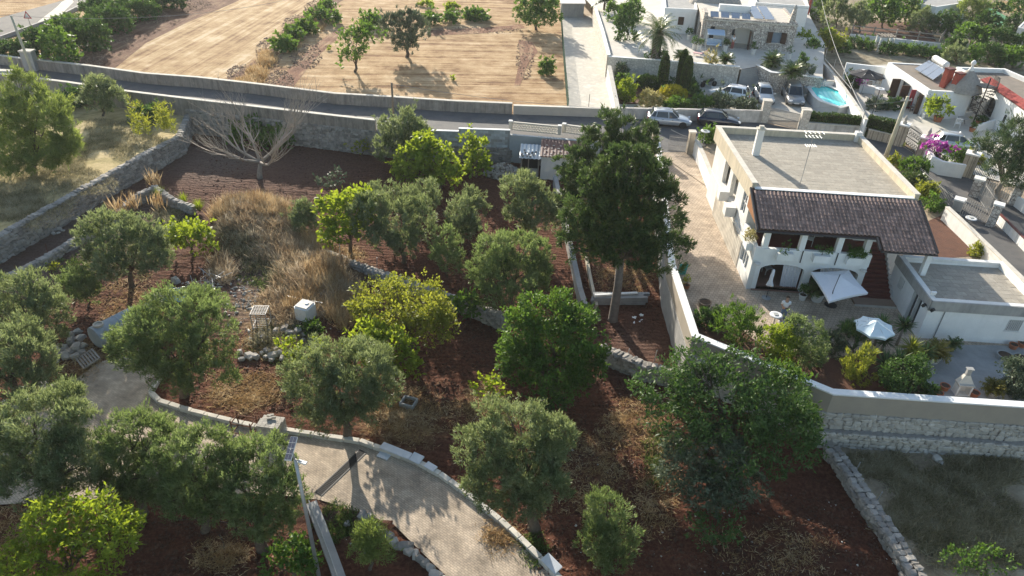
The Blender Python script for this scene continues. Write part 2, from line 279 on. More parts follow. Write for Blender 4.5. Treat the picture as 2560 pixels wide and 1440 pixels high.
class MB:
    def __init__(s): s.V = []; s.F = []; s.M = []
    def add(s,V,F,m=0):
        b = len(s.V); s.V.extend([tuple(v) for v in V]); s.F.extend([[i + b for i in f] for f in F]); s.M.extend([m] * len(F)); return s
    def box(s,x0,x1,y0,y1,z0,z1,m=0,T=None):
        V = [(x,y,z) for z in (z0,z1) for x,y in ((x0,y0),(x1,y0),(x1,y1),(x0,y1))]
        if T: V = [T(*v) for v in V]
        return s.add(V,[[3,2,1,0],[4,5,6,7],[0,1,5,4],[1,2,6,5],[2,3,7,6],[3,0,4,7]],m)
    def obox(s,c,size,rz=0.0,m=0,tilt=0.0):
        ca,sa = math.cos(rz),math.sin(rz); hx,hy,hz = size[0] / 2,size[1] / 2,size[2] / 2
        ct,st = math.cos(tilt),math.sin(tilt)
        def T(x,y,z):
            y,z = y * ct - z * st,y * st + z * ct
            return (c[0] + x * ca - y * sa,c[1] + x * sa + y * ca,c[2] + z)
        return s.box(-hx,hx,-hy,hy,-hz,hz,m,T)
    def beam(s,a,b,w,h,m=0):
        a = np.array(a,float); b = np.array(b,float); d = b - a; l = np.linalg.norm(d); d /= l
        u = np.cross(d,(0,0,1)); n = np.linalg.norm(u); u = u / n if n > 1e-6 else np.array((1.,0,0)); v = np.cross(u,d)
        V = [p + u * sx * w / 2 + v * sy * h / 2 for p in (a,b) for sx,sy in ((-1,-1),(1,-1),(1,1),(-1,1))]
        return s.add(V,[[3,2,1,0],[4,5,6,7],[0,1,5,4],[1,2,6,5],[2,3,7,6],[3,0,4,7]],m)
    def prism(s,poly,z0,z1,m=0,zt=None):
        n = len(poly); P = [(p[0],p[1]) for p in poly]
        ar = sum(P[i][0] * P[(i + 1) % n][1] - P[(i + 1) % n][0] * P[i][1] for i in range(n))
        if ar < 0: P = P[::-1]
        V = [(x,y,z0) for x,y in P] + [(x,y,z1) for x,y in P]
        return s.add(V,[list(range(n))[::-1],list(range(n,2 * n))] + [[i,(i + 1) % n,n + (i + 1) % n,n + i] for i in range(n)],m)
    def hull(s,bottom,top,m=0):
        n = len(bottom)
        return s.add(list(bottom) + list(top),[list(range(n))[::-1],list(range(n,2 * n))] + [[i,(i + 1) % n,n + (i + 1) % n,n + i] for i in range(n)],m)
    def tube(s,pts,rad,n=8,m=0,cap=True):
        pts = [np.array(p,float) for p in pts]; rad = rad if isinstance(rad,(list,tuple,np.ndarray)) else [rad] * len(pts)
        b = len(s.V); ref = None
        for i,p in enumerate(pts):
            d = pts[min(i + 1,len(pts) - 1)] - pts[max(i - 1,0)]; d = d / (np.linalg.norm(d) + 1e-9)
            if ref is None: ref = np.array((1.,0,0)) if abs(d[0]) < 0.8 else np.array((0,1.,0))
            u = np.cross(d,ref); u /= np.linalg.norm(u) + 1e-9; v = np.cross(d,u); ref = np.cross(u,d)
            for k in range(n):
                a = 2 * math.pi * k / n; s.V.append(tuple(p + rad[i] * (math.cos(a) * u + math.sin(a) * v)))
        for i in range(len(pts) - 1):
            for k in range(n):
                k2 = (k + 1) % n; s.F.append([b + i * n + k,b + i * n + k2,b + (i + 1) * n + k2,b + (i + 1) * n + k]); s.M.append(m)
        if cap:
            s.F.append([b + k for k in range(n)][::-1]); s.M.append(m); e = b + (len(pts) - 1) * n; s.F.append([e + k for k in range(n)]); s.M.append(m)
        return s
    def lathe(s,prof,c=(0,0,0),n=16,m=0,T=None):
        b = len(s.V)
        for r,z in prof:
            for k in range(n):
                a = 2 * math.pi * k / n; v = (r * math.cos(a),r * math.sin(a),z)
                if T: v = T(*v)
                s.V.append((c[0] + v[0],c[1] + v[1],c[2] + v[2]))
        for i in range(len(prof) - 1):
            for k in range(n):
                k2 = (k + 1) % n; s.F.append([b + i * n + k,b + i * n + k2,b + (i + 1) * n + k2,b + (i + 1) * n + k]); s.M.append(m)
        s.F.append([b + k for k in range(n)][::-1]); s.M.append(m); e = b + (len(prof) - 1) * n; s.F.append([e + k for k in range(n)]); s.M.append(m)
        return s
    def build(s,name,mats,parent=None,local=False,smooth=False,**tags):
        me = mesh_np(name,s.V,s.F,mats,smooth,s.M); return put(name,me,parent,local,**tags)
def sheet(name,poly,z,m,parent=None,**tags):
    """flat polygon given by ground points"""
    bm = bmesh.new(); vs_ = [bm.verts.new((float(p[0]),float(p[1]),float(p[2]) if z is None else z)) for p in poly]
    f = bm.faces.new(vs_); f.normal_update()
    if f.normal.z < 0: f.normal_flip()
    bmesh.ops.triangulate(bm,faces=bm.faces[:]); me = bpy.data.meshes.new(name); bm.to_mesh(me); bm.free(); me.materials.append(m)
    tags.setdefault('kind','structure') if parent is None else None
    return put(name,me,parent,**tags)
def GP(pts,z): return [G(x,y,z) for x,y in pts]

# stones: chamfered, slightly irregular blocks shared between pieces
def stone_mesh(name,seed,m,j=0.13,ch=0.22):
    r = random.Random(seed); bm = bmesh.new(); bmesh.ops.create_cube(bm,size=1.0)
    bmesh.ops.bevel(bm,geom=bm.edges[:],offset=ch,segments=1,affect='EDGES')
    for v in bm.verts: v.co += Vector((r.uniform(-j,j),r.uniform(-j,j),r.uniform(-j,j)))
    me = bpy.data.meshes.new(name); bm.to_mesh(me); bm.free(); me.materials.append(m); TRIS[0] += 44; return me
STV = [stone_mesh('stone',i,STONE) for i in range(6)]
STP = [stone_mesh('stone',i + 20,PALEST) for i in range(6)]
STBX = [stone_mesh('block',i + 40,PALEST,0.015,0.03) for i in range(3)]
STTF = [stone_mesh('block',i + 50,TUFF,0.02,0.04) for i in range(3)]
STBW = [stone_mesh('block',i + 60,BLOCKW,0.01,0.02) for i in range(2)]
def me_arrays(me):
    V = np.empty(len(me.vertices) * 3,np.float32); me.vertices.foreach_get('co',V); return V.reshape(-1,3),[list(p.vertices) for p in me.polygons]
def pieces(parent,name,items,variants,rest_mat,limit=300,rest_name=None,minpx=0.0):
    """items: (Matrix, variant). The largest in view become objects of their own, the rest one part"""
    def px(mtx):
        p = mtx.to_translation(); s = mtx.to_scale(); return scale_at((p.x,p.y,p.z)) * sorted(s)[1]
    items = sorted(items,key=lambda t: -px(t[0]))
    own = [t for t in items[:limit] if px(t[0]) >= minpx]; rest = items[len(own):]
    inv = MW[parent.name].inverted()
    for mtx,v in own:
        o = bpy.data.objects.new(name,variants[v % len(variants)]); COL.objects.link(o); o.parent = parent; o.matrix_parent_inverse = inv; o.matrix_basis = mtx
    if rest:
        arr = [me_arrays(v) for v in variants]; V = []; F = []; b = 0
        for mtx,v in rest:
            a,f = arr[v % len(variants)]; M_ = np.array(mtx); V.append(a @ M_[:3,:3].T + M_[:3,3]); F.extend([[i + b for i in g] for g in f]); b += len(a)
        me = mesh_np(rest_name or name,np.vstack(V),F,rest_mat); put(rest_name or (name + 's'),me,parent,kind='stuff')
def TRS(c,rz,s,tx=0.0,ty=0.0):
    return Matrix.Translation(Vector([float(v) for v in c])) @ Matrix.Rotation(rz,4,'Z') @ Matrix.Rotation(tx,4,'X') @ Matrix.Rotation(ty,4,'Y') @ Matrix.Diagonal((s[0],s[1],s[2],1))

# ------------------------------------------------------------------ foliage
def unit(a): return a / (np.linalg.norm(a,axis=-1,keepdims=True) + 1e-9)
def leaf_quads(rng,P,D,L,W,fold=0.0):
    n = len(P); D = unit(D); S = unit(np.cross(D,rng.normal(size=(n,3))))
    L = np.broadcast_to(np.asarray(L,float).reshape(-1,1),(n,1)); W = np.broadcast_to(np.asarray(W,float).reshape(-1,1),(n,1))
    mid = P + D * L * 0.5; NN = np.cross(D,S)
    V = np.stack([P,mid + S * W * 0.5 + NN * W * fold,P + D * L,mid - S * W * 0.5 + NN * W * fold],1).reshape(-1,3)
    return V,np.arange(n * 4).reshape(n,4)
def leaf_tris(rng,P,D,L,W):
    n = len(P); D = unit(D); S = unit(np.cross(D,rng.normal(size=(n,3)))); L = np.broadcast_to(np.asarray(L,float).reshape(-1,1),(n,1)); W = np.broadcast_to(np.asarray(W,float).reshape(-1,1),(n,1))
    return np.stack([P - S * W * .5,P + S * W * .5,P + D * L],1).reshape(-1,3),np.arange(n * 3).reshape(n,3)
FINE = {'olive','cypress','pine','conifer_shrub','clip','shrub'}
# leaf length, width, leaves per twig, twig spread, outward, upward, jitter, cover, sub-lobe size
STYLE = {
    'olive': (0.22,0.07,18,0.17,0.85,0.8,0.5,2.1,0.38),
    'fig': (0.30,0.20,8,0.22,0.7,0.15,0.8,1.5,0.42),
    'peach': (0.30,0.11,11,0.24,0.8,-0.1,0.7,1.45,0.42),
    'citrus': (0.23,0.12,12,0.20,0.9,0.25,0.7,1.9,0.38),
    'mulb': (0.20,0.12,14,0.26,1.0,0.3,0.6,1.5,0.36),
    'cypress': (0.25,0.08,26,0.19,1.1,0.5,0.4,3.0,0.42),
    'pine': (0.30,0.055,22,0.22,0.9,0.7,0.55,1.5,0.42),
    'shrub': (0.20,0.11,11,0.15,0.9,0.35,0.7,1.7,0.42),
    'sparse': (0.24,0.13,7,0.18,0.7,0.4,0.8,0.40,0.45),
    'clip': (0.14,0.08,8,0.07,1.0,0.5,0.6,1.7,0.0),
    'conifer_shrub': (0.30,0.06,14,0.14,1.0,0.9,0.4,1.3,0.35),
    'flower': (0.16,0.14,8,0.12,0.8,0.4,0.8,1.1,0.4),
}
def lobes_world(base,lobes,tilt=0.6):
    """lobes are ellipses seen in the photograph; each gets a place in depth and a real radius"""
    base = np.asarray(base,float); cy = sum(l[1] for l in lobes) / len(lobes); out = []
    for l in lobes:
        px,py,rx,ry = l[:4]; sc = scale_at(base)
        dy = -tilt * (py - cy) / sc + (l[4] if len(l) > 4 else 0.0)
        p = GY(px,py,base[1] + dy); sc = scale_at(p)
        d = ray(px,py); al = math.atan2(-d[2],math.hypot(d[0],d[1]))
        r = rx / sc; rv = ry / sc
        rz = math.sqrt(max(rv * rv - (r * math.sin(al)) ** 2,(0.62 * rv) ** 2)) / math.cos(al)
        out.append((p,np.array((r,r * 0.95,rz))))
    return out
def crown_mesh(name,LW,style,m,seed,k=1.0,cover=1.0,zmin=-9):
    L,W,per,spr,ow,upw,jit,cov,sub = STYLE[style]; L *= k; W *= k; spr *= k ** 0.5
    rng = np.random.default_rng(seed); C = []; R = []; DEEP = []
    for c,r in LW:
        if sub <= 0: C.append(c); R.append(r); continue
        ns = 15
        for i in range(ns):
            a = 2.4 * i + rng.uniform(0,0.8); zz = 1 - 1.75 * (i + 0.5) / ns; rr = math.sqrt(max(0,1 - zz * zz))
            u = np.array((rr * math.cos(a),rr * math.sin(a),zz)); s = sub * rng.uniform(0.6,1.35)
            cy = style == 'cypress'; C.append(c + u * r * (1 - s * 0.5) * (rng.uniform(0.9,1.5) if cy else rng.uniform(0.8,1.16))); R.append(r * s * np.array((1.1,1.1,.6) if cy else (1,1,rng.uniform(.8,1.25))))
        C.append(c); R.append(r * 0.62)
    C = np.array(C); R = np.array(R)
    A = (R[:,0] * R[:,1] + R[:,0] * R[:,2] + R[:,1] * R[:,2]) * 4 * math.pi / 3
    n = max(int(A.sum() * cov * cover / (0.5 * L * W) / per * (0.42 if sub > 0 else 1.0)),12)
    idx = rng.choice(len(C),n,p=A / A.sum()); U = unit(rng.normal(size=(n,3)))
    U[:,2] = np.where((U[:,2] < -0.2) & (rng.random(n) < 0.45),-U[:,2],U[:,2])
    rad = 1 - 0.4 * rng.random(n) ** 2
    P = C[idx] + U * R[idx] * rad[:,None]
    # drop twigs buried deep in another clump
    keep = np.ones(n,bool)
    for c,r in LW:
        q = (((P - c) / r) ** 2).sum(1); keep &= ~((q < 0.42) & (rng.random(n) < 0.8))
    # airy gaps: an uneven outline
    g = np.sin(P[:,0] * 2.3 + seed) + np.sin(P[:,1] * 2.7 + seed * 1.7) + np.sin(P[:,2] * 3.1 + seed * 0.6)
    if sub > 0: keep &= ~((g > 1.0) & (rng.random(n) < 0.85))
    keep &= P[:,2] > zmin
    shoot = (rng.random(n) < 0.16) & (U[:,2] > -0.1)
    if sub > 0: P = P + np.where(shoot,rng.exponential(0.22,n),0)[:,None] * unit(U + np.array((0,0,0.7))) * k
    P = P[keep]; U = U[keep]; n = len(P)
    PP = np.repeat(P,per,0) + rng.normal(size=(n * per,3)) * spr * 0.5
    UU = np.repeat(U,per,0)
    D = UU * ow + np.array((0,0,upw)) + rng.normal(size=UU.shape) * jit
    sz = rng.uniform(0.5,1.45,n * per)
    V,F = leaf_tris(rng,PP,D,L * sz,W * sz) if style in FINE else leaf_quads(rng,PP,D,L * sz,W * sz,0.15)
    return mesh_np(name,V,F,m)
def trunk_mb(base,LW,r0,seed,fork=0.4,lean=None,ntop=None):
    rng = random.Random(seed); mb = MB(); base = np.asarray(base,float)
    cen = sum((c for c,r in LW),np.zeros(3)) / len(LW)
    zc = max(min(c[2] - r[2] * 0.5 for c,r in LW),base[2] + 0.4)
    fk = base + (cen - base) * 0.25; fk[2] = base[2] + max((zc - base[2]) * fork * 1.6,0.35)
    mid = (base + fk) / 2 + np.array((rng.uniform(-.12,.12),rng.uniform(-.12,.12),0))
    mb.tube([base - (0,0,0.15),base + (0,0,0.1),mid,fk],[r0 * 1.5,r0 * 1.15,r0,r0 * 0.85],9)
    for c,r in LW:
        tip = c + np.array((rng.uniform(-.2,.2),rng.uniform(-.2,.2),r[2] * 0.25)); m1 = fk + (tip - fk) * 0.5 + np.array((rng.uniform(-.2,.2),rng.uniform(-.2,.2),0.15))
        mb.tube([fk - (0,0,0.1),m1,tip],[r0 * 0.55,r0 * 0.34,r0 * 0.1],6)
        for q in range(3):
            e = tip + np.array((rng.uniform(-1,1) * r[0],rng.uniform(-1,1) * r[1],rng.uniform(-.2,.8) * r[2])) * 0.7
            mb.tube([m1 + (tip - m1) * 0.4,e],[r0 * 0.18,r0 * 0.05],4)
    return mb
SEED = [100]
def tree(name,style,m,label,base,lobes,z=0.0,r0=0.16,cat='tree',group=None,cover=1.0,bark=None,tilt=0.6,fork=0.4,k=None,trunk=True):
    b = G(base[0],base[1],z); SEED[0] += 1
    LW = lobes_world(b,lobes,tilt); LW = [(np.array((c[0],c[1],max(c[2],z + 0.25 * r[2]))),r) for c,r in LW]
    if cat != 'tree':
        mr = max(float(r[0]) for c,r in LW); LW.append((b + (0,0,mr * .45),np.array((mr * 1.05,mr * 1.0,mr * .6))))
    t = thing(name,label,cat,b,0,group)
    dist = float((b - CAM) @ _fw); kk = k or max(0.62,min(1.5,dist / 55.0)) ** 0.9
    put('crown' if cat == 'tree' else 'foliage',crown_mesh('crown',LW,style,m,SEED[0],kk,cover,z + 0.05),t)
    if trunk: trunk_mb(b,LW,r0,SEED[0],fork).build('trunk' if cat == 'tree' else 'stem',bark or BARK,t,smooth=True)
    return t
def shrub(label,style,m,px,py,rx,ry,z=0.0,name='shrub',cat='shrub',group=None,cover=1.0,k=None,base=None):
    return tree(name,style,m,label,base or (px,py + ry * 0.85),[(px - rx * .25,py + ry * .12,rx * .72,ry * .8),(px + rx * .3,py + ry * .18,rx * .65,ry * .75),(px + rx * .02,py - ry * .25,rx * .7,ry * .72)],z,0.05,cat,group,cover,fork=0.25,k=k)
def blade_fan(rng,c,n,L,W,el0,el1,bend,V,F,seg=3):
    """rosette of arching blades"""
    for i in range(n):
        a = rng.uniform(0,2 * math.pi); el = rng.uniform(el0,el1); l = L * rng.uniform(0.75,1.15)
        h = np.array((math.cos(a),math.sin(a),0)); sd = np.array((-math.sin(a),math.cos(a),0)); p = np.array(c,float); e = el; b = len(V)
        for s in range(seg + 1):
            t = s / seg; wd = W * (1 - t) ** 0.7 if s else W * 0.6
            V.append(p - sd * wd / 2); V.append(p + sd * wd / 2)
            p = p + (h * math.cos(e) + np.array((0,0,1)) * math.sin(e)) * l / seg; e -= bend / seg * rng.uniform(0.7,1.3)
        for s in range(seg): F.append([b + 2 * s,b + 2 * s + 1,b + 2 * s + 3,b + 2 * s + 2])
def frond_crown(rng,c,n,L,el0,el1,bend,leaf,V,F,pairs=16,lw=0.05):
    """feather fronds: a rib with paired leaflets"""
    for i in range(n):
        a = 2.39996 * i + rng.uniform(-0.2,0.2); el = el0 + (el1 - el0) * (i / n) + rng.uniform(-.1,.1); l = L * rng.uniform(0.85,1.1)
        h = np.array((math.cos(a),math.sin(a),0)); sd = np.array((-math.sin(a),math.cos(a),0)); p = np.array(c,float); e = el
        for s in range(pairs):
            t = (s + 0.5) / pairs; d = h * math.cos(e) + np.array((0,0,1)) * math.sin(e); q = p + d * l / pairs
            ll = leaf * (math.sin(math.pi * min(t * 0.9 + 0.1,1)) ** 0.6); up = np.cross(d,sd) * -1
            for sg in (-1,1):
                tip = p + sd * sg * ll * 0.8 + d * ll * 0.55 + up * ll * 0.18 + rng.normal(size=3) * 0.03; b = len(V); o = d * lw
                V.extend([p - o,p + o,tip + o * 0.3,tip - o * 0.3]); F.append([b,b + 1,b + 2,b + 3])
            b = len(V); r_ = sd * 0.02 * (1.3 - t); V.extend([p - r_,p + r_,q + r_,q - r_]); F.append([b,b + 1,b + 2,b + 3])
            p = q; e -= bend / pairs * (0.5 + t)
def cycad(label,px,py,z,L=0.9,m=None,n=34,trunk_h=0.35,group='sago palms',name='sago_palm',base=None):
    b = np.array(base) if base is not None else G(px,py,z); SEED[0] += 1; rng = np.random.default_rng(SEED[0]); t = thing(name,label,'palm',b,0,group); V = []; F = []
    frond_crown(rng,b + (0,0,trunk_h),n,L,1.35,0.05,1.1,L * 0.28,V,F,14,0.04 * max(L,.7))
    put('crown',mesh_np('crown',np.array(V),np.array(F),m or FROND),t)
    MB().tube([b - (0,0,.05),b + (0,0,trunk_h * .6),b + (0,0,trunk_h)],[0.14,0.16,0.08],8).build('trunk',BARK,t,smooth=True); return t
def yucca(label,px,py,z,h,L=0.75,n=70,heads=1,m=None,group='yuccas in the bed'):
    b = G(px,py,z); SEED[0] += 1; rng = np.random.default_rng(SEED[0]); t = thing('yucca',label,'plant',b,0,group); V = []; F = []; mb = MB()
    for q in range(heads):
        o = np.array((rng.uniform(-.5,.5),rng.uniform(-.4,.4),0)) * (heads > 1); hh = h * (1 if q == 0 else rng.uniform(0.6,0.95)); c = b + o + (0,0,hh)
        blade_fan(rng,c,int(n * 1.4),L * 1.12,0.10,-0.35,1.4,0.5,V,F)
        mb.tube([b,b + o * .6 + (0,0,hh * .5),c],[0.09,0.075,0.06],7)
    put('foliage',mesh_np('foliage',np.array(V),np.array(F),m or YUCC),t); mb.build('stem',BARKG,t,smooth=True); return t
def hedge(label,pts,wd,h,z,m=CLIP,core=None,k=1.0,group=None,name='hedge',style='clip',z2=None,cover=1.0):
    """clipped hedge along ground points"""
    SEED[0] += 1; rng = np.random.default_rng(SEED[0]); pts = [np.array((p[0],p[1])) for p in pts]
    t = thing(name,label,'hedge',(*((pts[0] + pts[-1]) / 2),z),0,group); P = []; D = []; mb = MB()
    L,W = (0.14 * k,0.085 * k) if style == 'clip' else (0.26 * k,0.12 * k)
    for a,b in zip(pts,pts[1:]):
        d = b - a; l = np.linalg.norm(d); d /= l; nrm = np.array((-d[1],d[0])); i_ = 0.07
        q = [a + d * i_ + nrm * (wd / 2 - i_),b - d * i_ + nrm * (wd / 2 - i_),b - d * i_ - nrm * (wd / 2 - i_),a + d * i_ - nrm * (wd / 2 - i_)]
        mb.prism(q,z,z + h - i_)
        nn = int((l * wd + 2 * l * h + 2 * wd * h) / (0.5 * L * W) * 1.5 * cover)
        for _ in range(1):
            f = rng.random(nn); tot = l * wd + 2 * l * h + 2 * wd * h
            u = rng.random(nn) * l; v = (rng.random(nn) - .5) * wd; zz = rng.random(nn) * h; o3 = np.zeros((nn,3))
            top = f < l * wd / tot; side = (~top) & (f < (l * wd + 2 * l * h) / tot); end = ~(top | side); sg = np.sign(rng.random(nn) - .5)
            zz = np.where(top,h,zz); v = np.where(side,sg * wd / 2,v); u = np.where(end,np.where(sg > 0,l,0),u)
            zz = zz + np.where(top,0.05 * np.sin(u * 2.1 + SEED[0]) + rng.normal(size=nn) * 0.03,0); v = v + np.where(side,rng.normal(size=nn) * 0.035,0)
            o3[:,0] = np.where(side,sg * nrm[0],np.where(end,sg * d[0],0)); o3[:,1] = np.where(side,sg * nrm[1],np.where(end,sg * d[1],0)); o3[:,2] = np.where(top,1,0.3)
            P.append(np.stack([a[0] + d[0] * u + nrm[0] * v,a[1] + d[1] * u + nrm[1] * v,z + zz],1)); D.append(o3 + rng.normal(size=(nn,3)) * 0.7)
    P = np.vstack(P); D = np.vstack(D); V,F = leaf_quads(rng,P - unit(D) * L * 0.4,D,L * rng.uniform(.7,1.3,len(P)),W)
    put('foliage',mesh_np('foliage',V,F,m),t); mb.build('branches',core or mat('hedge_twigs',(0.03,0.045,0.015),(0.045,0.04,0.02),scale=9,bump=0.8),t)
    return t
def grass(name,label,polys,n,h,m,z=0.0,zf=None,lean=0.5,wid=0.02,cat='grass',seed=1,per=9,spread=0.10):
    """tufts of dry stalks inside ground polygons (pixels); one countless mass"""
    rng = np.random.default_rng(seed); T = []
    for (cx,cy,rx,ry,wgt) in polys:
        k = int(n * wgt); c = G(cx,cy,z); ex = G(cx + rx,cy,z) - c; ey = G(cx,cy - ry,z) - c
        a = rng.uniform(0,2 * np.pi,k); r = np.sqrt(rng.random(k)) * (0.75 + 0.35 * np.sin(a * 3 + cx) * np.cos(a * 2 + cy))
        T.append(c + ex * (r * np.cos(a))[:,None] + ey * (r * np.sin(a))[:,None])
    T = np.vstack(T); nt_ = len(T)
    if zf is not None: T[:,2] = zf(T[:,0],T[:,1])
    P = np.repeat(T,per,0); P[:,:2] += rng.normal(size=(len(P),2)) * spread
    D = np.stack([rng.normal(size=len(P)) * lean,rng.normal(size=len(P)) * lean,np.ones(len(P))],1)
    hh = h * rng.uniform(0.45,1.2,len(P)) * np.repeat(rng.uniform(0.5,1.2,nt_),per)
    V,F = leaf_tris(rng,P,D,hh,wid * rng.uniform(0.7,1.6,len(P)))
    return put(name,mesh_np(name,V,F,m),None,label=label,cat=cat,kind='stuff')

# ------------------------------------------------------------------ walls
def along(pts):
    pts = [np.array(p,float) for p in pts]; out = []
    for a,b in zip(pts,pts[1:]): out.append((a,b))
    return out
def wall_strip(mb,pts,thick,z0,z1,m=0):
    """continuous plastered wall with mitred corners along plan points; z0, z1 numbers or per-point lists"""
    P = [np.array(p[:2],float) for p in pts]; n = len(P); z0 = z0 if isinstance(z0,(list,tuple)) else [z0] * n; z1 = z1 if isinstance(z1,(list,tuple)) else [z1] * n
    Ls,Rs = [],[]
    for i in range(n):
        d1 = unit(P[i] - P[i - 1]) if i else unit(P[1] - P[0]); d2 = unit(P[i + 1] - P[i]) if i < n - 1 else d1
        nr = unit(np.array((-d1[1],d1[0])) + np.array((-d2[1],d2[0]))); c = max(0.4,nr @ np.array((-d1[1],d1[0])))
        Ls.append(P[i] + nr * thick / 2 / c); Rs.append(P[i] - nr * thick / 2 / c)
    V = []; F = []
    for i in range(n): V += [(*Ls[i],z0[i]),(*Rs[i],z0[i]),(*Rs[i],z1[i]),(*Ls[i],z1[i])]
    for i in range(n - 1):
        b = 4 * i
        for q in range(4): F.append([b + q,b + 4 + q,b + 4 + (q + 1) % 4,b + (q + 1) % 4])
    F += [[0,1,2,3],[4 * n - 1,4 * n - 2,4 * n - 3,4 * n - 4]]
    mb.add(V,F,m)
def stones_on(items,a,b,za,zb,off,size,depth,seed,z1a=None,jit=0.5,rough=0.04,topcap=False,full=None):
    """courses of irregular stones on the line a-b, between heights z (za->zb are bottoms, z1a top)"""
    rng = random.Random(seed); a = np.array(a[:2],float); b = np.array(b[:2],float); d = b - a; l = np.linalg.norm(d); d /= l; nrm = np.array((-d[1],d[0])); ang = math.atan2(d[1],d[0])
    zt = z1a if isinstance(z1a,(tuple,list)) else (z1a,z1a); z = 0.0; hmax = max(zt[0] - za,zt[1] - zb)
    while z < hmax - 0.04:
        ch = size * rng.uniform(0.6,0.95); ch = min(ch,hmax - z + 0.03); u = rng.uniform(-size,0)
        while u < l:
            wd = size * rng.uniform(0.7,1.7); uc = min(max(u + wd / 2,0),l); t = uc / l; zb0 = za + (zb - za) * t; ztop = zt[0] + (zt[1] - zt[0]) * t
            if zb0 + z < ztop - 0.03:
                p = a + d * uc + nrm * (off + rng.uniform(-rough,rough)); items.append((TRS((p[0],p[1],zb0 + z + ch / 2),ang + rng.uniform(-.12,.12),(wd * 1.04,depth * rng.uniform(.85,1.15),ch * 1.06),rng.uniform(-.1,.1),rng.uniform(-.13,.13)),rng.randrange(6)))
            u += wd
        z += ch
def drystone(name,label,pts,z0,z1,thick,size,seed,mats=None,limit=300,core=None,faces=(1,-1),group=None,cap=True):
    """dry-stone wall; every stone is a piece"""
    n = len(pts); z0 = z0 if isinstance(z0,(list,tuple)) else [z0] * n; z1 = z1 if isinstance(z1,(list,tuple)) else [z1] * n
    t = thing(name,label,'wall',(*((np.array(pts[0][:2]) + np.array(pts[-1][:2])) / 2),z0[0]),0,group); mb = MB()
    wall_strip(mb,pts,max(thick - 0.16,0.1),[z - 0.2 for z in z0],[z - 0.06 for z in z1]); mb.build('core',core or MORTAR,t); items = []
    for i in range(n - 1):
        a,b = pts[i],pts[i + 1]
        for f in faces: stones_on(items,a,b,z0[i] - 0.05,z0[i + 1] - 0.05,f * (thick / 2 - 0.1),size,0.26,seed + i * 7 + f,(z1[i],z1[i + 1]))
        if cap: # top course
            aa = np.array(a[:2],float); bb = np.array(b[:2],float); l = np.linalg.norm(bb - aa); d = (bb - aa) / l; u = 0; rng = random.Random(seed + 99 + i)
            nrm = np.array((-d[1],d[0])); rows = max(1,int(thick / (size * 1.1)))
            for r_ in range(rows):
                u = 0
                while u < l:
                    wd = size * rng.uniform(0.7,1.5); p = aa + d * min(u + wd / 2,l) + nrm * ((r_ + .5) / rows - .5) * thick; zz = z1[i] + (z1[i + 1] - z1[i]) * min(u / l,1)
                    items.append((TRS((p[0],p[1],zz + rng.uniform(-.03,.05)),math.atan2(d[1],d[0]) + rng.uniform(-.2,.2),(wd,thick / rows * 1.05,size * rng.uniform(.45,.8)),rng.uniform(-.1,.1),rng.uniform(-.1,.1)),rng.randrange(6))); u += wd
    vs_,rm = mats or (STV,STONEI)
    pieces(t,'stone',items,vs_,rm,limit,'stones',9.0)
    return t
def wall_open(mb,A,B,z0,z1,th,ops,m=0,arc=8):
    """straight wall from plan point A to B (th to its left) with openings (u0,u1,v0,v1,arch_rise)"""
    A = np.array(A[:2],float); B = np.array(B[:2],float); d = B - A; l = np.linalg.norm(d); d /= l; nr = np.array((-d[1],d[0]))
    def T(u,v,z):
        p = A + d * u + nr * v; return (p[0],p[1],z)
    us = sorted({0.0,l,*[o[0] for o in ops],*[o[1] for o in ops]}); zs = sorted({z0,z1,*[o[2] for o in ops],*[o[3] for o in ops]})
    for u0,u1 in zip(us,us[1:]):
        run = None
        for v0,v1 in zip(zs,zs[1:]):
            cu,cv = (u0 + u1) / 2,(v0 + v1) / 2; hole = any(o[0] < cu < o[1] and o[2] < cv < o[3] for o in ops)
            if not hole: run = [v0,v1] if run is None else [run[0],v1]
            if (hole or v1 == zs[-1]) and run: mb.box(u0,u1,0,th,run[0],run[1],m,T); run = None
    for o in ops:
        if len(o) > 4 and o[4]:
            r = o[4]; hw = (o[1] - o[0]) / 2; uc = (o[0] + o[1]) / 2
            for k in range(arc):
                a0,a1 = math.pi * k / arc,math.pi * (k + 1) / arc
                ua,ub = uc + hw * math.cos(a1),uc + hw * math.cos(a0); za,zb = o[3] - r + r * math.sin(a1),o[3] - r + r * math.sin(a0)
                mb.hull([T(ua,0.003,za),T(ub,0.003,zb),T(ub,th - 0.003,zb),T(ua,th - 0.003,za)],[T(ua,0.003,o[3] + .001),T(ub,0.003,o[3] + .001),T(ub,th - 0.003,o[3] + .001),T(ua,th - 0.003,o[3] + .001)],m)
    return T

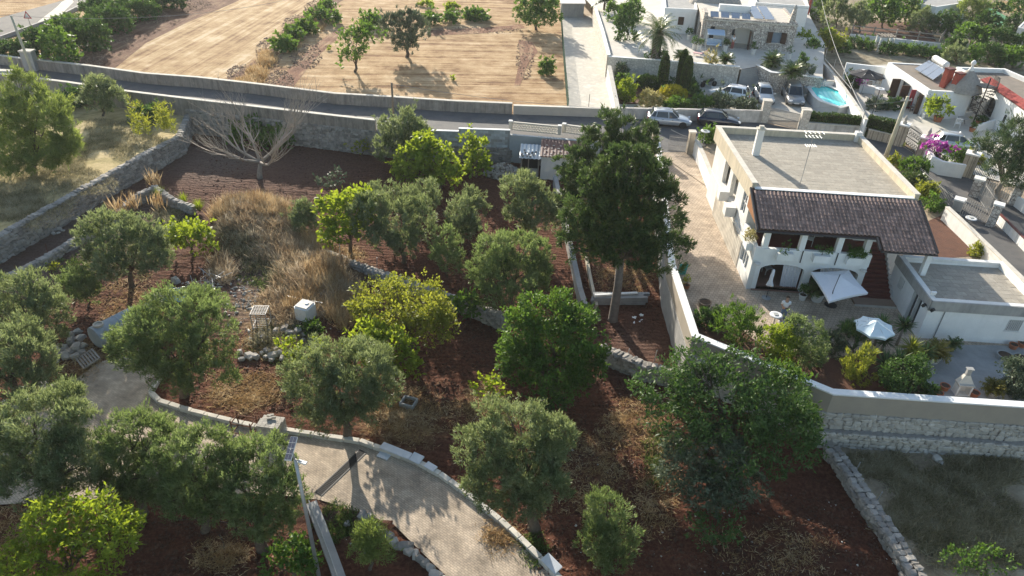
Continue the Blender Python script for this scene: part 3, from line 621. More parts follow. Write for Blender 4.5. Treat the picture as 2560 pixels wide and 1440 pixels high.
# ------------------------------------------------------------------ the ground and its levels
UZ = 2.3                                            # road and villa level; the olive garden lies at 0
MZ = 1.6                                            # meadow in the west
TZ = 4.3                                            # terrace of the stone house
def rowmat(name,stops,ang,across,along_,bump=0.5,dist=0.05,base=0.35):
    """tilled or mown ground: streaks that run along the rows"""
    m,nt,b = _new(name); L = nt.links.new; geo = N(nt,'NewGeometry')
    rot = N(nt,'Mapping',vector_type='TEXTURE'); rot.inputs['Rotation'].default_value = (0,0,ang); L(geo.outputs['Position'],rot.inputs['Vector'])
    mp = N(nt,'Mapping'); mp.inputs['Scale'].default_value = (along_,across,1); L(rot.outputs[0],mp.inputs['Vector'])
    n1 = N(nt,'TexNoise',Scale=1.0,Detail=7.0,Roughness=0.7); L(mp.outputs[0],n1.inputs['Vector'])
    n2 = N(nt,'TexNoise',Scale=base,Detail=8.0,Roughness=0.7); L(geo.outputs['Position'],n2.inputs['Vector'])
    a = N(nt,'Math',operation='ADD'); L(n1.outputs[0],a.inputs[0]); L(n2.outputs[0],a.inputs[1])
    h = N(nt,'Math',operation='MULTIPLY'); h.inputs[1].default_value = 0.5; L(a.outputs[0],h.inputs[0])
    r = ramp(nt,stops); L(h.outputs[0],r.inputs[0]); L(r.outputs[0],b.inputs['Base Color'])
    n3 = N(nt,'TexNoise',Scale=5.0,Detail=6.0,Roughness=0.75); L(geo.outputs['Position'],n3.inputs['Vector'])
    a2 = N(nt,'Math',operation='ADD'); L(n1.outputs[0],a2.inputs[0]); L(n3.outputs[0],a2.inputs[1])
    bp = N(nt,'Bump',Strength=bump,Distance=dist); L(a2.outputs[0],bp.inputs['Height']); L(bp.outputs[0],b.inputs['Normal'])
    b.inputs['Roughness'].default_value = 0.95; b.inputs['Specular IOR Level'].default_value = 0.1
    return m
def dirang(p,q): a = G(*p,UZ); b = G(*q,UZ); return math.atan2(b[1] - a[1],b[0] - a[0])
A1 = dirang((420,170),(700,10)); A2 = dirang((700,200),(830,90)); A3 = dirang((1000,220),(1300,225))
FIELD1 = rowmat('mown_straw',[(0.41,(0.22,0.13,0.07)),(0.47,(0.39,0.26,0.14)),(0.53,(0.49,0.35,0.20)),(0.60,(0.62,0.49,0.33))],A1,1.5,0.03,0.9,0.12)
FIELD2 = rowmat('stubble',[(0.41,(0.21,0.12,0.065)),(0.47,(0.37,0.24,0.125)),(0.53,(0.47,0.325,0.185)),(0.62,(0.60,0.46,0.30))],A3,1.3,0.05,1.0,0.12)
PLOW1 = rowmat('ploughed_strip',[(0.38,(0.11,0.06,0.042)),(0.5,(0.20,0.115,0.08)),(0.6,(0.30,0.20,0.13)),(0.7,(0.40,0.29,0.19))],A1,1.6,0.15,1.0,0.2)
PLOW2 = rowmat('harrowed_strip',[(0.38,(0.15,0.075,0.05)),(0.5,(0.26,0.14,0.09)),(0.58,(0.38,0.25,0.15)),(0.7,(0.50,0.37,0.23))],A2,1.4,0.12,1.0,0.15)
MEADOW = rowmat('dry_meadow',[(0.36,(0.19,0.17,0.075)),(0.46,(0.38,0.31,0.15)),(0.56,(0.54,0.43,0.24)),(0.68,(0.64,0.54,0.35))],0.6,0.8,0.5,0.9,0.08,0.5)
FADED = rowmat('faded_grassland',[(0.36,(0.13,0.105,0.075)),(0.47,(0.25,0.205,0.14)),(0.57,(0.36,0.31,0.22)),(0.68,(0.48,0.43,0.32))],0.2,0.9,0.6,1.0,0.08,0.6)

sheet('ground',[(-900,-300),(900,-300),(900,900),(-900,900)],-0.25,FADED)
# olive garden: furrowed red earth with mounds
PATCH = [(650,590,150,70,.9),(800,705,120,80,1.0),(690,760,140,90,.7),(700,850,120,60,.6),(330,760,110,90,.35),(620,985,120,60,.6),(220,900,80,60,.5),(1010,1040,140,90,.7),(1200,1010,100,60,.5),
         (1590,1060,120,90,.5),(1480,1150,120,140,.35),(1650,1250,60,130,.25),(1250,1330,60,60,.4),(1560,690,110,50,.4),(870,625,60,30,.5),(560,1380,80,60,.4),(60,1330,90,90,.5),(1950,1400,120,60,.1),(840,1330,80,60,.3),(1360,1400,80,60,.3)]
GREY = [(560,400,170,60,.9),(700,420,220,90,.45),(250,560,230,90,1.0),(60,690,120,60,1.0),(640,710,90,50,.8),(620,760,60,50,.8),(1590,860,110,60,.4),(860,1290,90,40,.6)]
MOUND = [(640,585,3.4,1.3),(800,700,2.8,0.9),(620,540,2.5,0.6),(720,640,3.0,0.5)]
x0,x1,y0,y1,st = -62.0,48.0,8.0,84.0,0.36
xs = np.arange(x0,x1,st); ys = np.arange(y0,y1,st); XX,YY = np.meshgrid(xs,ys); _r = np.random.default_rng(3)
def nz2(X,Y,s,seed):
    r = np.random.default_rng(seed); o = np.zeros_like(X)
    for k in range(5):
        a = r.uniform(0,6.28); f = s * (1 + 0.6 * k); o += np.sin((X * math.cos(a) + Y * math.sin(a)) * f + r.uniform(0,6)) / (1 + 0.5 * k)
    return o
MPT = [(G(a,b,0),r,h) for a,b,r,h in MOUND]
def garden_z(X,Y):
    z = 0.03 * nz2(X,Y,0.7,5) + 0.012 * nz2(X,Y,3.1,6)
    fur = np.clip(nz2(X,Y,0.12,8) * 0.5 + 0.5,0,1); z = z + 0.085 * np.sin((Y + 0.10 * X) * 4.6 + 0.6 * np.sin(X * 0.4)) * fur
    for c,r,h in MPT: z = z + h * np.exp(-(((X - c[0]) ** 2 + (Y - c[1]) ** 2 * 1.2) / r ** 2) ** 1.2)
    return z
ZZ = garden_z(XX,YY) + _r.normal(size=XX.shape) * 0.035
DRIVE = [(0,1062),(130,990),(250,905),(312,890),(425,905),(392,960),(378,985),(400,1007),(480,1032),(580,1057),(640,1070),(720,1080),(820,1096),(900,1107),(970,1132),(1040,1157),(1100,1190),(1150,1225),(1200,1265),(1250,1305),(1300,1350),(1350,1400),(1400,1452),
         (1150,1470),(1105,1430),(1045,1372),(985,1312),(900,1282),(800,1250),(720,1240),(500,1230),(200,1250),(0,1262),(-60,1290),(-60,1090)]
DP = np.array([p[:2] for p in GP(DRIVE,0)])
def inpoly(X,Y,P):
    ins = np.zeros(X.shape,bool); n = len(P)
    for i in range(n):
        xa,ya = P[i]; xb,yb = P[(i + 1) % n]; c = ((ya > Y) != (yb > Y)) & (X < (xb - xa) * (Y - ya) / (yb - ya + 1e-12) + xa); ins ^= c
    return ins
ZZ[inpoly(XX,YY,DP)] = -0.06
STRAWA = np.zeros_like(XX); GREYA = np.zeros_like(XX)
for arr,lst in ((STRAWA,PATCH),(GREYA,GREY)):
    for cx,cy,rx,ry,wgt in lst:
        c = G(cx,cy,0); ex = np.linalg.norm(G(cx + rx,cy,0) - c); ey = np.linalg.norm(G(cx,cy - ry,0) - c)
        np.maximum(arr,wgt * np.exp(-(((XX - c[0]) / ex) ** 2 + ((YY - c[1]) / ey) ** 2)),out=arr)
ny,nx = XX.shape; ids = np.arange(nx * ny).reshape(ny,nx)
F_ = np.stack([ids[:-1,:-1],ids[:-1,1:],ids[1:,1:],ids[1:,:-1]],-1).reshape(-1,4)
me = mesh_np('garden_soil',np.stack([XX,YY,ZZ],-1).reshape(-1,3),F_,SOIL,smooth=True)
for nm,arr in (('straw',STRAWA),('grey',GREYA)):
    at = me.attributes.new(nm,'FLOAT','POINT'); at.data.foreach_set('value',arr.astype(np.float32).ravel())
put('garden_soil',me,kind='structure')
sheet('paved_drive',[(p[0],p[1]) for p in DP],0.012,PAVER)

# upper level: everything north of the garden and the villa plot
RS = [G(-300,168,UZ),G(-60,200,UZ),G(177,231,UZ),G(310,252,UZ),G(470,272,UZ),G(790,310,UZ),G(940,327,UZ),G(1075,325,2.9),G(1275,337,2.7),G(1485,357,2.6),G(1632,376,UZ)]
VW = [G(1640,380,UZ),G(1680,660,3.3),G(1738,838,3.3),G(2083,980,3.3),G(2620,1016,3.3)]
up_poly = [(-900,RS[0][1] + 30)] + [p[:2] for p in RS] + [p[:2] for p in VW] + [(900,VW[-1][1] - 20),(900,900),(-900,900)]
sheet('upper_ground',up_poly,UZ - 0.02,TAN)
# left meadow
WL = [RS[4] + (-.1,-.2,0),G(447,341,1.7),G(350,392,1.7),G(250,447,1.7),G(120,520,1.7),G(0,588,1.7),G(-120,655,1.7)]
sheet('meadow',[p[:2] for p in WL] + [(-140,WL[-1][1] - 10),(-140,RS[0][1] + 6),RS[0][:2],RS[1][:2],RS[2][:2],RS[3][:2],RS[4][:2]],MZ,MEADOW)
# fields north of the road
Zf = UZ
def fz(): global Zf; Zf += 0.004; return Zf
sheet('field',GP([(-100,150),(100,172),(500,217),(640,234),(850,263),(1340,287),(1420,288),(1400,-30),(1400,-260),(-400,-260),(-800,60)],UZ),fz(),FIELD2)
sheet('mown_field',GP([(255,182),(300,130),(430,55),(560,0),(690,-60),(980,-140),(960,-60),(800,5),(700,80),(560,215),(490,210)],UZ),fz(),FIELD1)
sheet('plough_strip',GP([(180,172),(255,86),(325,46),(440,2),(580,-50),(720,-80),(590,5),(465,58),(365,108),(295,165),(268,184)],UZ),fz(),PLOW1)
sheet('plough_strip',GP([(545,213),(640,150),(720,75),(790,10),(960,-80),(990,-80),(850,5),(770,75),(700,130),(620,222)],UZ),fz(),PLOW1)
sheet('harrowed_strip',GP([(655,236),(720,175),(790,110),(840,75),(850,90),(790,145),(735,215),(715,246)],UZ),fz(),PLOW2)
sheet('headland_strip',GP([(1060,78),(1200,70),(1300,62),(1320,70),(1200,84),(1070,90)],UZ),fz(),PLOW2)
sheet('headland_strip',GP([(1296,100),(1330,105),(1345,130),(1320,160),(1300,215),(1285,215),(1300,150)],UZ),fz(),PLOW2)
sheet('gravel_lane',GP([(1402,42),(1478,40),(1500,110),(1522,200),(1530,285),(1420,288),(1412,160)],UZ),fz(),CHALK)
far_edge = [(-80,128),(0,105),(70,78),(150,48),(240,2),(300,-35),(420,-90)]
sheet('far_road',GP(far_edge + [(330,-90),(230,-30),(170,-2),(0,45),(-90,70)],UZ),fz(),ASPH)
sheet('sandy_verge',GP([(95,55),(140,20),(155,5),(175,-5),(185,5),(150,40),(105,62)],UZ),fz(),CHALK)
road_n = [(-200,142),(0,163),(100,176),(233,192),(367,211),(500,221),(640,237),(840,262),(973,270),(1140,281),(1340,289),(1490,294),(1620,299),(1905,308),(2010,328),(2150,337),(2230,352),(2290,388),(2330,428),(2420,446),(2470,475),(2600,560)]
road_s = [(2640,780),(2560,706),(2470,615),(2372,521),(2300,455),(2235,408),(2150,360),(1790,352),(1725,383),(1640,383)]
sheet('road',GP(road_n,UZ) + GP(road_s,UZ) + RS[::-1],fz(),ASPH)
# villa plot
sheet('villa_drive',GP([(1640,382),(1724,382),(1800,470),(2160,500),(2480,640),(2640,790)],UZ) + [G(2640,1016,3.3)] + VW[::-1][1:],fz(),VPAVE)
ZV = Zf
sheet('garden_bed',GP([(1722,797),(1800,792),(1850,822),(1905,868),(1985,880),(2060,900),(2190,880),(2300,905),(2318,995),(2090,1000),(1748,858)],UZ),fz(),EARTH)
sheet('side_court',GP([(2290,862),(2640,868),(2640,1040),(2320,1012),(2304,910)],UZ),fz(),CONC)
sheet('side_bed',GP([(2318,555),(2352,540),(2450,640),(2330,650)],UZ),fz(),EARTH)
# stone-house forecourt and the white neighbours' court
sheet('car_court',GP([(1545,268),(1530,180),(1860,205),(2060,160),(2150,265),(2150,310),(1905,300)],UZ),fz(),CHALK)
sheet('front_lawn',GP([(1548,262),(1535,205),(1650,210),(1740,222),(1745,262)],UZ),fz(),EARTH)
sheet('white_court',GP([(2120,200),(2180,160),(2330,150),(2600,230),(2600,480),(2440,440),(2330,420),(2250,345),(2160,300)],UZ),fz(),TERR)
sheet('far_garden',GP([(2060,160),(2020,90),(2040,-60),(2800,-60),(2800,260),(2560,240),(2330,160),(2150,165)],UZ),fz(),FADED)
sheet('far_dirt',GP([(2120,90),(2340,105),(2320,60),(2140,50)],UZ),fz(),EARTH)
sheet('far_straw',GP([(2460,20),(2700,70),(2700,30),(2500,2)],UZ),fz(),FIELD1)
sheet('old_pasture',[p[:2] for p in GP([(2085,1115),(2180,1260),(2310,1470),(3000,1470),(3200,1080)],0)],0.15,FADED)

# ------------------------------------------------------------------ walls round the garden
def wallthing(name,label,pts,th,z0,z1,m,cap=None,capw=0.08,caph=0.07,part='plaster'):
    t = thing(name,label,'wall',(*np.array(pts[len(pts) // 2][:2]),UZ)); mb = MB(); n = len(pts); z1l = z1 if isinstance(z1,list) else [z1] * n
    wall_strip(mb,pts,th,z0,z1); mb.build(part,m,t)
    if cap: mb = MB(); wall_strip(mb,pts,th + capw,z1l,[z + caph for z in z1l]); mb.build('coping',cap,t)
    return t
RN = GP([(-200,140),(0,161),(70,171)],UZ); wallthing('road_wall','low plaster wall left of the square pillar by the lane',RN,0.3,UZ - .1,UZ + 1.0,PARAPET,CAPST)
RN = GP([(96,174),(233,190),(367,209),(500,219),(640,235),(840,260),(973,268),(1140,279),(1280,285)],UZ)
wallthing('road_wall','long beige plaster wall between the lane and the straw fields',RN,0.3,UZ - .1,UZ + 1.05,PARAPET,CAPST)
RN = GP([(1283,285),(1340,287),(1487,292),(1541,295)],UZ)
wallthing('road_wall','paler end of the lane wall across the gravel track',RN,0.3,UZ - .1,UZ + .85,mat('pale_render',(0.52,0.46,0.39),(0.43,0.385,0.33),scale=1,bump=0.3),CAPST)
b = G(83,176,UZ); t = thing('gate_pillar','square white pillar standing in the lane wall on the left','pillar',b); MB().obox((b[0],b[1],UZ + .95),(1.2,0.8,2.1)).build('shaft',GREYPL,t); MB().obox((b[0],b[1],UZ + 2.06),(1.34,.94,.14)).build('cap',CAPST,t)
b = G(18,205,UZ); t = thing('gate_pillar','short white wall stub at the left edge south of the lane','pillar',b); MB().obox((b[0],b[1],UZ + .5),(1.7,0.5,1.2)).build('shaft',WHITE,t); MB().obox((b[0] ,b[1],UZ + 1.16),(1.85,.6,.12)).build('cap',CAPST,t)
# parapet on the garden side of the lane, stone below
def off(pts,d):
    out = []; P = [np.array(p[:2],float) for p in pts]
    for i in range(len(P)):
        a = P[max(i - 1,0)]; c = P[min(i + 1,len(P) - 1)]; dd = unit(c - a); out.append(P[i] + np.array((-dd[1],dd[0])) * d)
    return out
seg = RS[1:7]; zt = [UZ + 1.0] * 6
wallthing('lane_parapet','weathered plaster parapet between the lane and the olive garden',seg,0.3,[MZ - .1] * 4 + [UZ,UZ],zt,PARAPET,CAPST)
drystone('retaining_wall','rough rubble retaining wall under the lane parapet behind the bare tree',[RS[4][:2],RS[5][:2],RS[6][:2]],0.0,UZ,0.5,0.30,11,limit=150,core=LMORTAR,faces=(-1,),cap=False)
drystone('retaining_wall','rubble footing under the pale block wall beside the tool shed',[RS[6][:2],RS[7][:2],RS[8][:2]],0.0,1.5,0.5,0.30,12,limit=120,core=LMORTAR,faces=(-1,),cap=False)
# pale block wall with a step
t = thing('block_wall','pale blue-grey block wall between the lane and the green fruit trees','wall',(*RS[7][:2],1.5)); its = []; mid_ = RS[7] + (RS[8] - RS[7]) * 0.36
mb = MB(); wall_strip(mb,[RS[6][:2] + np.array((.15,0)),RS[7][:2],mid_[:2]],0.2,1.45,2.85); wall_strip(mb,[mid_[:2],RS[8][:2]],0.2,1.45,3.12); mb.build('render',GREYPL,t)
mb = MB(); wall_strip(mb,[RS[6][:2] + np.array((.15,0)),RS[7][:2],mid_[:2] - np.array((.02,0))],0.3,2.85,2.92); wall_strip(mb,[mid_[:2] - np.array((.02,0)),RS[8][:2]],0.3,3.12,3.19); mb.build('coping',WHITE2,t)
rg = random.Random(4); d_ = unit(RS[8][:2] - RS[7][:2]); nr_ = np.array((-d_[1],d_[0]))
for row in range(6):
    u = 0.25 * (row % 2); l_ = np.linalg.norm(RS[8][:2] - RS[7][:2])
    while u < l_ - .5:
        top_ = 2.85 if u < l_ * .34 else 3.1
        if 1.5 + row * .26 + .25 < top_ and rg.random() < 0.8: p = RS[7][:2] + d_ * (u + .25) - nr_ * 0.10; its.append((TRS((p[0],p[1],1.62 + row * .26),math.atan2(d_[1],d_[0]),(.49,.06,.25)),row))
        u += .5
pieces(t,'block',its,STBW,BLOCKW)
# left dry-stone wall that holds up the meadow, low walls in the garden
drystone('drystone_wall','tall grey dry-stone wall holding up the dry meadow',[p[:2] for p in WL],0.0,1.72,0.55,0.33,21,limit=300)
RING = [G(*p,0) for p in ((-60,735),(60,688),(130,652),(215,600),(300,545),(345,512),(392,492))]
drystone('drystone_wall','low tumbled dry-stone wall along the track with thin iron stakes',[p[:2] for p in RING],0.0,[.45,.45,.5,.55,.6,.75,.9],0.45,0.30,22,limit=200)
RING2 = [G(*p,0) for p in ((392,492),(435,520),(485,535))]
drystone('drystone_wall','short dark dry-stone wall below the lime green grass tufts',[p[:2] for p in RING2],0.0,[.9,.8,.6],0.45,0.28,23,limit=80)
MIDW = [G(*p,0) for p in ((808,648),(880,678),(950,702),(1010,720),(1080,745),(1150,775),(1215,803),(1262,822))]
drystone('drystone_wall','low winding dry-stone wall through the middle of the olive garden',[p[:2] for p in MIDW],0.0,[.75,.75,.7,.65,.7,.8,.95,.95],0.5,0.27,24,limit=260)
MIDW2 = [G(*p,0) for p in ((1498,898),(1560,925),(1610,945),(1690,965))]
drystone('drystone_wall','dark dry-stone wall between the round green tree and the villa wall',[p[:2] for p in MIDW2],0.0,[1.0,1.0,1.0,.95],0.55,0.27,25,limit=160)
LOWR = [G(*p,0) for p in ((2072,1140),(2110,1190),(2165,1275),(2225,1365),(2290,1470))]
drystone('drystone_wall','broad low dry-stone wall beside the faded pasture at lower right',[p[:2] for p in LOWR],0.0,.6,0.72,0.27,26,limit=300)
# villa boundary: plaster on top, white coping, stone face below on the south side
t = thing('villa_boundary_wall','beige villa boundary wall with bright white coping above the stone face','wall',(*VW[2][:2],0)); mb = MB()
wall_strip(mb,[p[:2] for p in VW],0.34,UZ - .25,3.26); mb.build('plaster',mat('beige_render',(0.40,0.35,0.28),(0.33,0.29,0.24),scale=0.8,bump=0.2),t)
mb = MB(); wall_strip(mb,[p[:2] for p in VW],0.44,3.26,3.34); mb.build('coping',WHITE2,t)
mb = MB(); wall_strip(mb,[VW[0][:2],VW[1][:2],VW[2][:2]],0.42,-.1,UZ - .25); mb.build('footing',GREYPL,t)
its = []
mb = MB(); wall_strip(mb,[VW[2][:2],VW[3][:2],VW[4][:2]],0.40,-.1,UZ - .25); wall_strip(mb,[VW[3][:2] + np.array((0,-.25)),VW[4][:2] + np.array((0,-.25))],.6,-.1,1.02); mb.build('footing_stone',LMORTAR,t)
stones_on(its,VW[2],VW[3],-.05,-.05,-.2,.34,.16,61,UZ - .25); stones_on(its,VW[3],VW[4],1.02,1.02,-.2,.33,.16,62,UZ - .25)
stones_on(its,VW[3] + np.array((0,-.27,0)),VW[4] + np.array((0,-.27,0)),-.05,-.05,-.3,.32,.18,63,1.05)
pieces(t,'stone',its,STP,PALESTI,300,'stones')
# low walls by the conifer plot
CP = [G(1388,440,.8),G(1428,620,.8),G(1450,720,.8),G(1470,785,.8)]
wallthing('concrete_wall','narrow grey concrete wall left of the big cypress',CP,0.32,-.1,.8,GREYPL,CONC,.04,.04,'render')
CP = [G(1466,640,.35),G(1478,700,.35),G(1492,762,.35)]
wallthing('garden_kerb','low ochre rendered kerb beside the cypress plot',CP,0.2,-.1,.35,CREAM,None,part='render')
# low wall beside the paved drive at the bottom
CP = [G(778,1255,.5),G(800,1310,.5),G(830,1390,.5),G(862,1480,.5)]
t = wallthing('drive_wall','low rendered wall with a pipe on top at the bottom of the drive',CP,0.45,-.1,.45,GREYPL,CONC,.04,.04,'render')
mb = MB(); mb.tube([p + np.array((-.1,0,.1)) for p in CP],.03,6); mb.build('pipe',METALG,t)

# ------------------------------------------------------------------ trees of the garden
def sit(base,lobes): low = max(l[1] + l[3] * .8 for l in lobes); return (base[0],base[1] - .45 * max(0,base[1] - low))
OG = 'olive trees in the garden'
def olive(label,base,lobes,r0=0.2,m=OLIVE,cover=1.0,**kw): return tree('olive_tree','olive',m,label,sit(base,lobes),[(x,y,a * f,b * f) for (x,y,a,b),f in zip(lobes,(1.15,1.0,1.08,.9,1.02,1.12,.86,1.05,.95))],0.0,r0 * .85,'tree',OG,cover,BARK,**kw)
olive('olive tree beside the low track wall at left, trunk in red earth',(330,738),[(285,600,66,55),(362,592,52,45),(330,650,72,48),(252,622,40,42),(385,635,40,45)],0.19)
olive('grey olive tree at the left edge above the fallen tank',(112,905),[(50,755,68,58),(120,770,48,58),(85,820,66,50),(10,790,50,60)],0.2)
olive('dense olive at the left edge just above the paved yard',(55,1030),[(20,870,75,65),(72,905,62,60),(30,950,80,58),(-20,900,60,70)],0.22)
olive('small young olive standing alone below the first olive',(222,775),[(196,712,36,34),(215,728,28,34)],0.07,OLIVEG)
olive('big round olive beside the concrete tank, overhanging the paved yard',(462,1000),[(450,785,95,55),(362,838,72,65),(522,845,62,75),(425,890,100,65),(335,885,52,52),(505,925,78,55),(410,940,60,45)],0.27,OLIVEG)
olive('olive tree behind the brick pallet, left of the lime mulberry',(868,1110),[(800,905,72,52),(895,905,78,58),(775,960,58,70),(865,985,98,68),(945,965,52,58),(815,1040,58,42),(885,1035,60,40)],0.24)
olive('olive tree right of the curved drive with a thick dark trunk',(1335,1350),[(1288,1072,86,54),(1372,1098,60,62),(1215,1130,70,62),(1310,1160,108,68),(1248,1212,78,58),(1358,1205,66,58),(1300,1250,70,42)],0.28)
olive('round feathery olive left of the big cypress, nearest the low wall',(1278,785),[(1238,648,52,52),(1312,635,66,52),(1272,700,90,58),(1338,688,42,52)],0.2,OLIVEG)
olive('olive tree below the tool shed and rubble heap',(1330,620),[(1300,472,44,34),(1332,508,62,48),(1352,550,46,44),(1300,545,44,42)],0.18)
olive('silvery olive in the middle beside the lime green fig',(1010,668),[(928,538,44,44),(1000,555,58,50),(1050,555,34,50),(1010,612,46,40),(958,598,40,40)],0.18)
olive('slim olive behind the silvery olive in the middle',(1010,585),[(955,482,30,28),(1012,495,44,34),(1066,490,30,38),(1040,520,36,34)],0.12)
olive('middle one of the three slender young olives',(1155,622),[(1153,540,32,38),(1160,570,38,36)],0.08)
olive('farthest of the three slender young olives',(1187,572),[(1182,500,24,30),(1190,525,30,32)],0.07)
olive('nearest of the three slender young olives',(1118,705),[(1115,612,32,38),(1120,648,42,40)],0.09,OLIVEG)
olive('grey olive against the lane parapet behind the fruit trees',(1000,430),[(1005,325,46,40),(985,368,44,40),(1042,345,34,44)],0.15)
olive('small olive bush left of the lime fig by the iron stakes',(762,600),[(755,535,26,26),(765,560,30,30)],0.07)
olive('pale olive at the lower left corner of the paved yard',(130,1290),[(95,1045,92,54),(190,1055,58,58),(40,1125,78,58),(125,1145,105,66),(60,1200,78,48),(180,1180,60,60),(110,1225,80,36),(210,1120,56,50)],0.26)
olive('leftmost of the three olives along the drive',(360,1300),[(335,1085,64,50),(388,1100,56,52),(295,1150,62,58),(365,1185,72,52),(300,1205,50,44),(420,1220,60,46),(350,1240,60,36)],0.22,OLIVEG)
olive('middle one of the three olives along the drive',(515,1350),[(450,1150,56,58),(528,1122,66,55),(480,1200,58,54),(562,1175,52,54),(520,1235,60,44),(455,1245,50,40),(540,1270,56,40),(590,1150,44,40)],0.22,OLIVEG)
olive('rightmost of the three olives along the drive, beside the solar lamp',(655,1405),[(662,1145,62,56),(635,1220,72,58),(712,1238,52,60),(598,1248,48,50),(680,1290,58,42),(625,1300,50,40),(590,1200,46,44)],0.26,OLIVEG)
olive('young bushy olive at the bottom right of the curved drive',(1530,1432),[(1515,1288,48,48),(1552,1335,44,58),(1500,1360,48,52),(1535,1390,50,40)],0.1,OLIVEG)
FG = 'fruit trees in the garden'
def fruit(label,base,lobes,r0=0.13,style='fig',m=LIME,cover=1.0,z=0.0,name='fruit_tree',**kw): return tree(name,style,m,label,sit(base,lobes),lobes,z,r0,'tree',FG,cover,BARK,**kw)
fruit('bright lime green fig with a leaning trunk in the middle',(876,655),[(838,528,44,40),(888,508,40,34),(850,575,50,38),(906,545,34,42),(915,495,20,26)],0.13)
fruit('leafy lime green bush beside the tall dry grass mound',(485,648),[(470,582,46,36),(502,600,36,36),(440,590,26,28)],0.08,cover=0.85)
fruit('leftmost bright green fruit tree below the lane parapet',(1050,482),[(1035,412,50,46),(1062,372,34,38),(1008,420,30,32)],0.1)
fruit('middle bright green fruit tree below the lane parapet',(1100,485),[(1100,408,42,44),(1105,440,44,36)],0.1)
fruit('rightmost bright green fruit tree below the block wall',(1190,452),[(1172,375,28,34),(1206,385,26,34),(1190,412,34,28)],0.08,cover=0.85)
fruit('wide yellow green mulberry with long arching twigs',(1030,900),[(1000,755,100,46),(1072,785,66,48),(940,785,56,40),(1010,815,90,42),(1090,820,50,40)],0.16,'mulb',YELLOWG)
fruit('lime green tree in front of the wide mulberry',(962,965),[(915,838,50,38),(975,868,58,46),(1012,905,40,40),(930,880,48,38)],0.11)
fruit('large round glossy green tree right of centre',(1388,995),[(1368,785,78,50),(1318,838,68,64),(1440,828,68,58),(1390,878,108,68),(1308,900,58,58),(1452,900,62,58),(1380,935,92,42)],0.2,'citrus',MID,fork=.3)
fruit('very large dark green tree in front of the villa wall',(1835,1215),[(1745,925,88,52),(1850,935,88,56),(1672,978,76,56),(1800,1015,128,76),(1935,1005,76,66),(1962,1088,78,84),(1855,1105,108,76),(1715,1055,86,60)],0.24,'peach',DARK,cover=.72,fork=.3)
fruit('brighter green crown standing in for sunlit right tips of the dark tree',(1985,1120),[(1975,975,46,50),(1990,1035,44,52),(1958,940,34,34)],0.1,'peach',MID,cover=.8)  # sunlit tips of the dark tree, put into a lighter leaf colour
fruit('grey green loquat bush in front of the large dark tree',(1785,1290),[(1762,1125,86,54),(1718,1180,58,56),(1825,1178,76,58),(1770,1225,70,40)],0.12,'peach',GREYG)
fruit('peach tree with bright leaf tufts at the bottom left corner',(185,1500),[(130,1295,62,38),(232,1305,74,46),(105,1392,96,46),(285,1335,58,48),(205,1400,86,40),(30,1410,60,40)],0.14,'peach',LIME,cover=.8)
fruit('tiny lime green sapling alone in the dark furrows',(1232,1022),[(1215,970,30,22),(1248,980,30,24),(1230,952,18,14)],0.04,cover=.45)
fruit('small fig bush at the bottom edge beside the lamp post',(735,1462),[(735,1382,48,34),(700,1412,42,30),(765,1410,34,36)],0.08,'fig',MID)
fruit('small dark leafy sapling right of the round glossy tree',(1385,1050),[(1385,1005,34,26),(1372,980,20,18)],0.04,'peach',DARK,cover=.7)
fruit('dim green sapling in the shade at the bottom right',(1790,1385),[(1790,1310,60,40),(1760,1340,36,34)],0.05,'sparse',DARK,cover=1.2)
fruit('dark vine bush growing on the winding dry-stone wall',(1165,805),[(1160,765,38,30),(1190,745,20,20)],0.05,'fig',MID,cover=.8)
fruit('slim fruit sapling with orange leaves by the rubble wall',(905,395),[(905,370,20,22),(918,352,14,12)],0.04,'sparse',YELLOWG,cover=1.3)
fruit('sparse grey sapling alone in the bare dark soil',(828,480),[(825,448,34,24)],0.06,'sparse',GREYG,cover=1.0)
fruit('leafy sapling at the bottom right corner of the pasture',(2465,1462),[(2390,1400,34,20),(2470,1400,50,30)],0.08,'sparse',MID,cover=1.2)
fruit('yellow green shrub among the pale boulders',(738,905),[(722,868,30,24),(755,885,26,20),(790,862,20,12)],0.04,'fig',LIME,cover=.7)
tree('pine_tree','pine',PINEM,'small yellow green pine beside the boulder row',(925,1425),[(925,1340,34,34),(905,1375,36,34),(948,1378,34,34)],0,.07)
tree('pine_tree','pine',PINEM,'large feathery pine at the left edge of the meadow',(85,415),[(60,230,52,40),(100,275,66,48),(35,300,62,58),(120,330,62,52),(60,360,76,42),(50,195,22,26),(165,345,34,30),(60,388,84,26),(120,378,66,24),(85,402,80,22),(150,372,40,22)],MZ,.2,bark=BARK)
tree('olive_tree','olive',OLIVE,'round olive bush on the meadow below the lane',(258,290),[(240,225,36,34),(280,245,30,28),(248,258,42,26)],MZ,.1,group='olives on the meadow')
shrub('dark bushes along the meadow side of the lane parapet','shrub',DARK,180,245,46,26,MZ)
shrub('low dark weeds under the parapet right of the meadow olive','shrub',DARK,370,285,46,20,MZ)
shrub('leafy vine behind the bare tree, left clump','fig',MID,615,330,44,34)
shrub('leafy vine behind the bare tree, right clump','fig',MID,690,345,40,30)
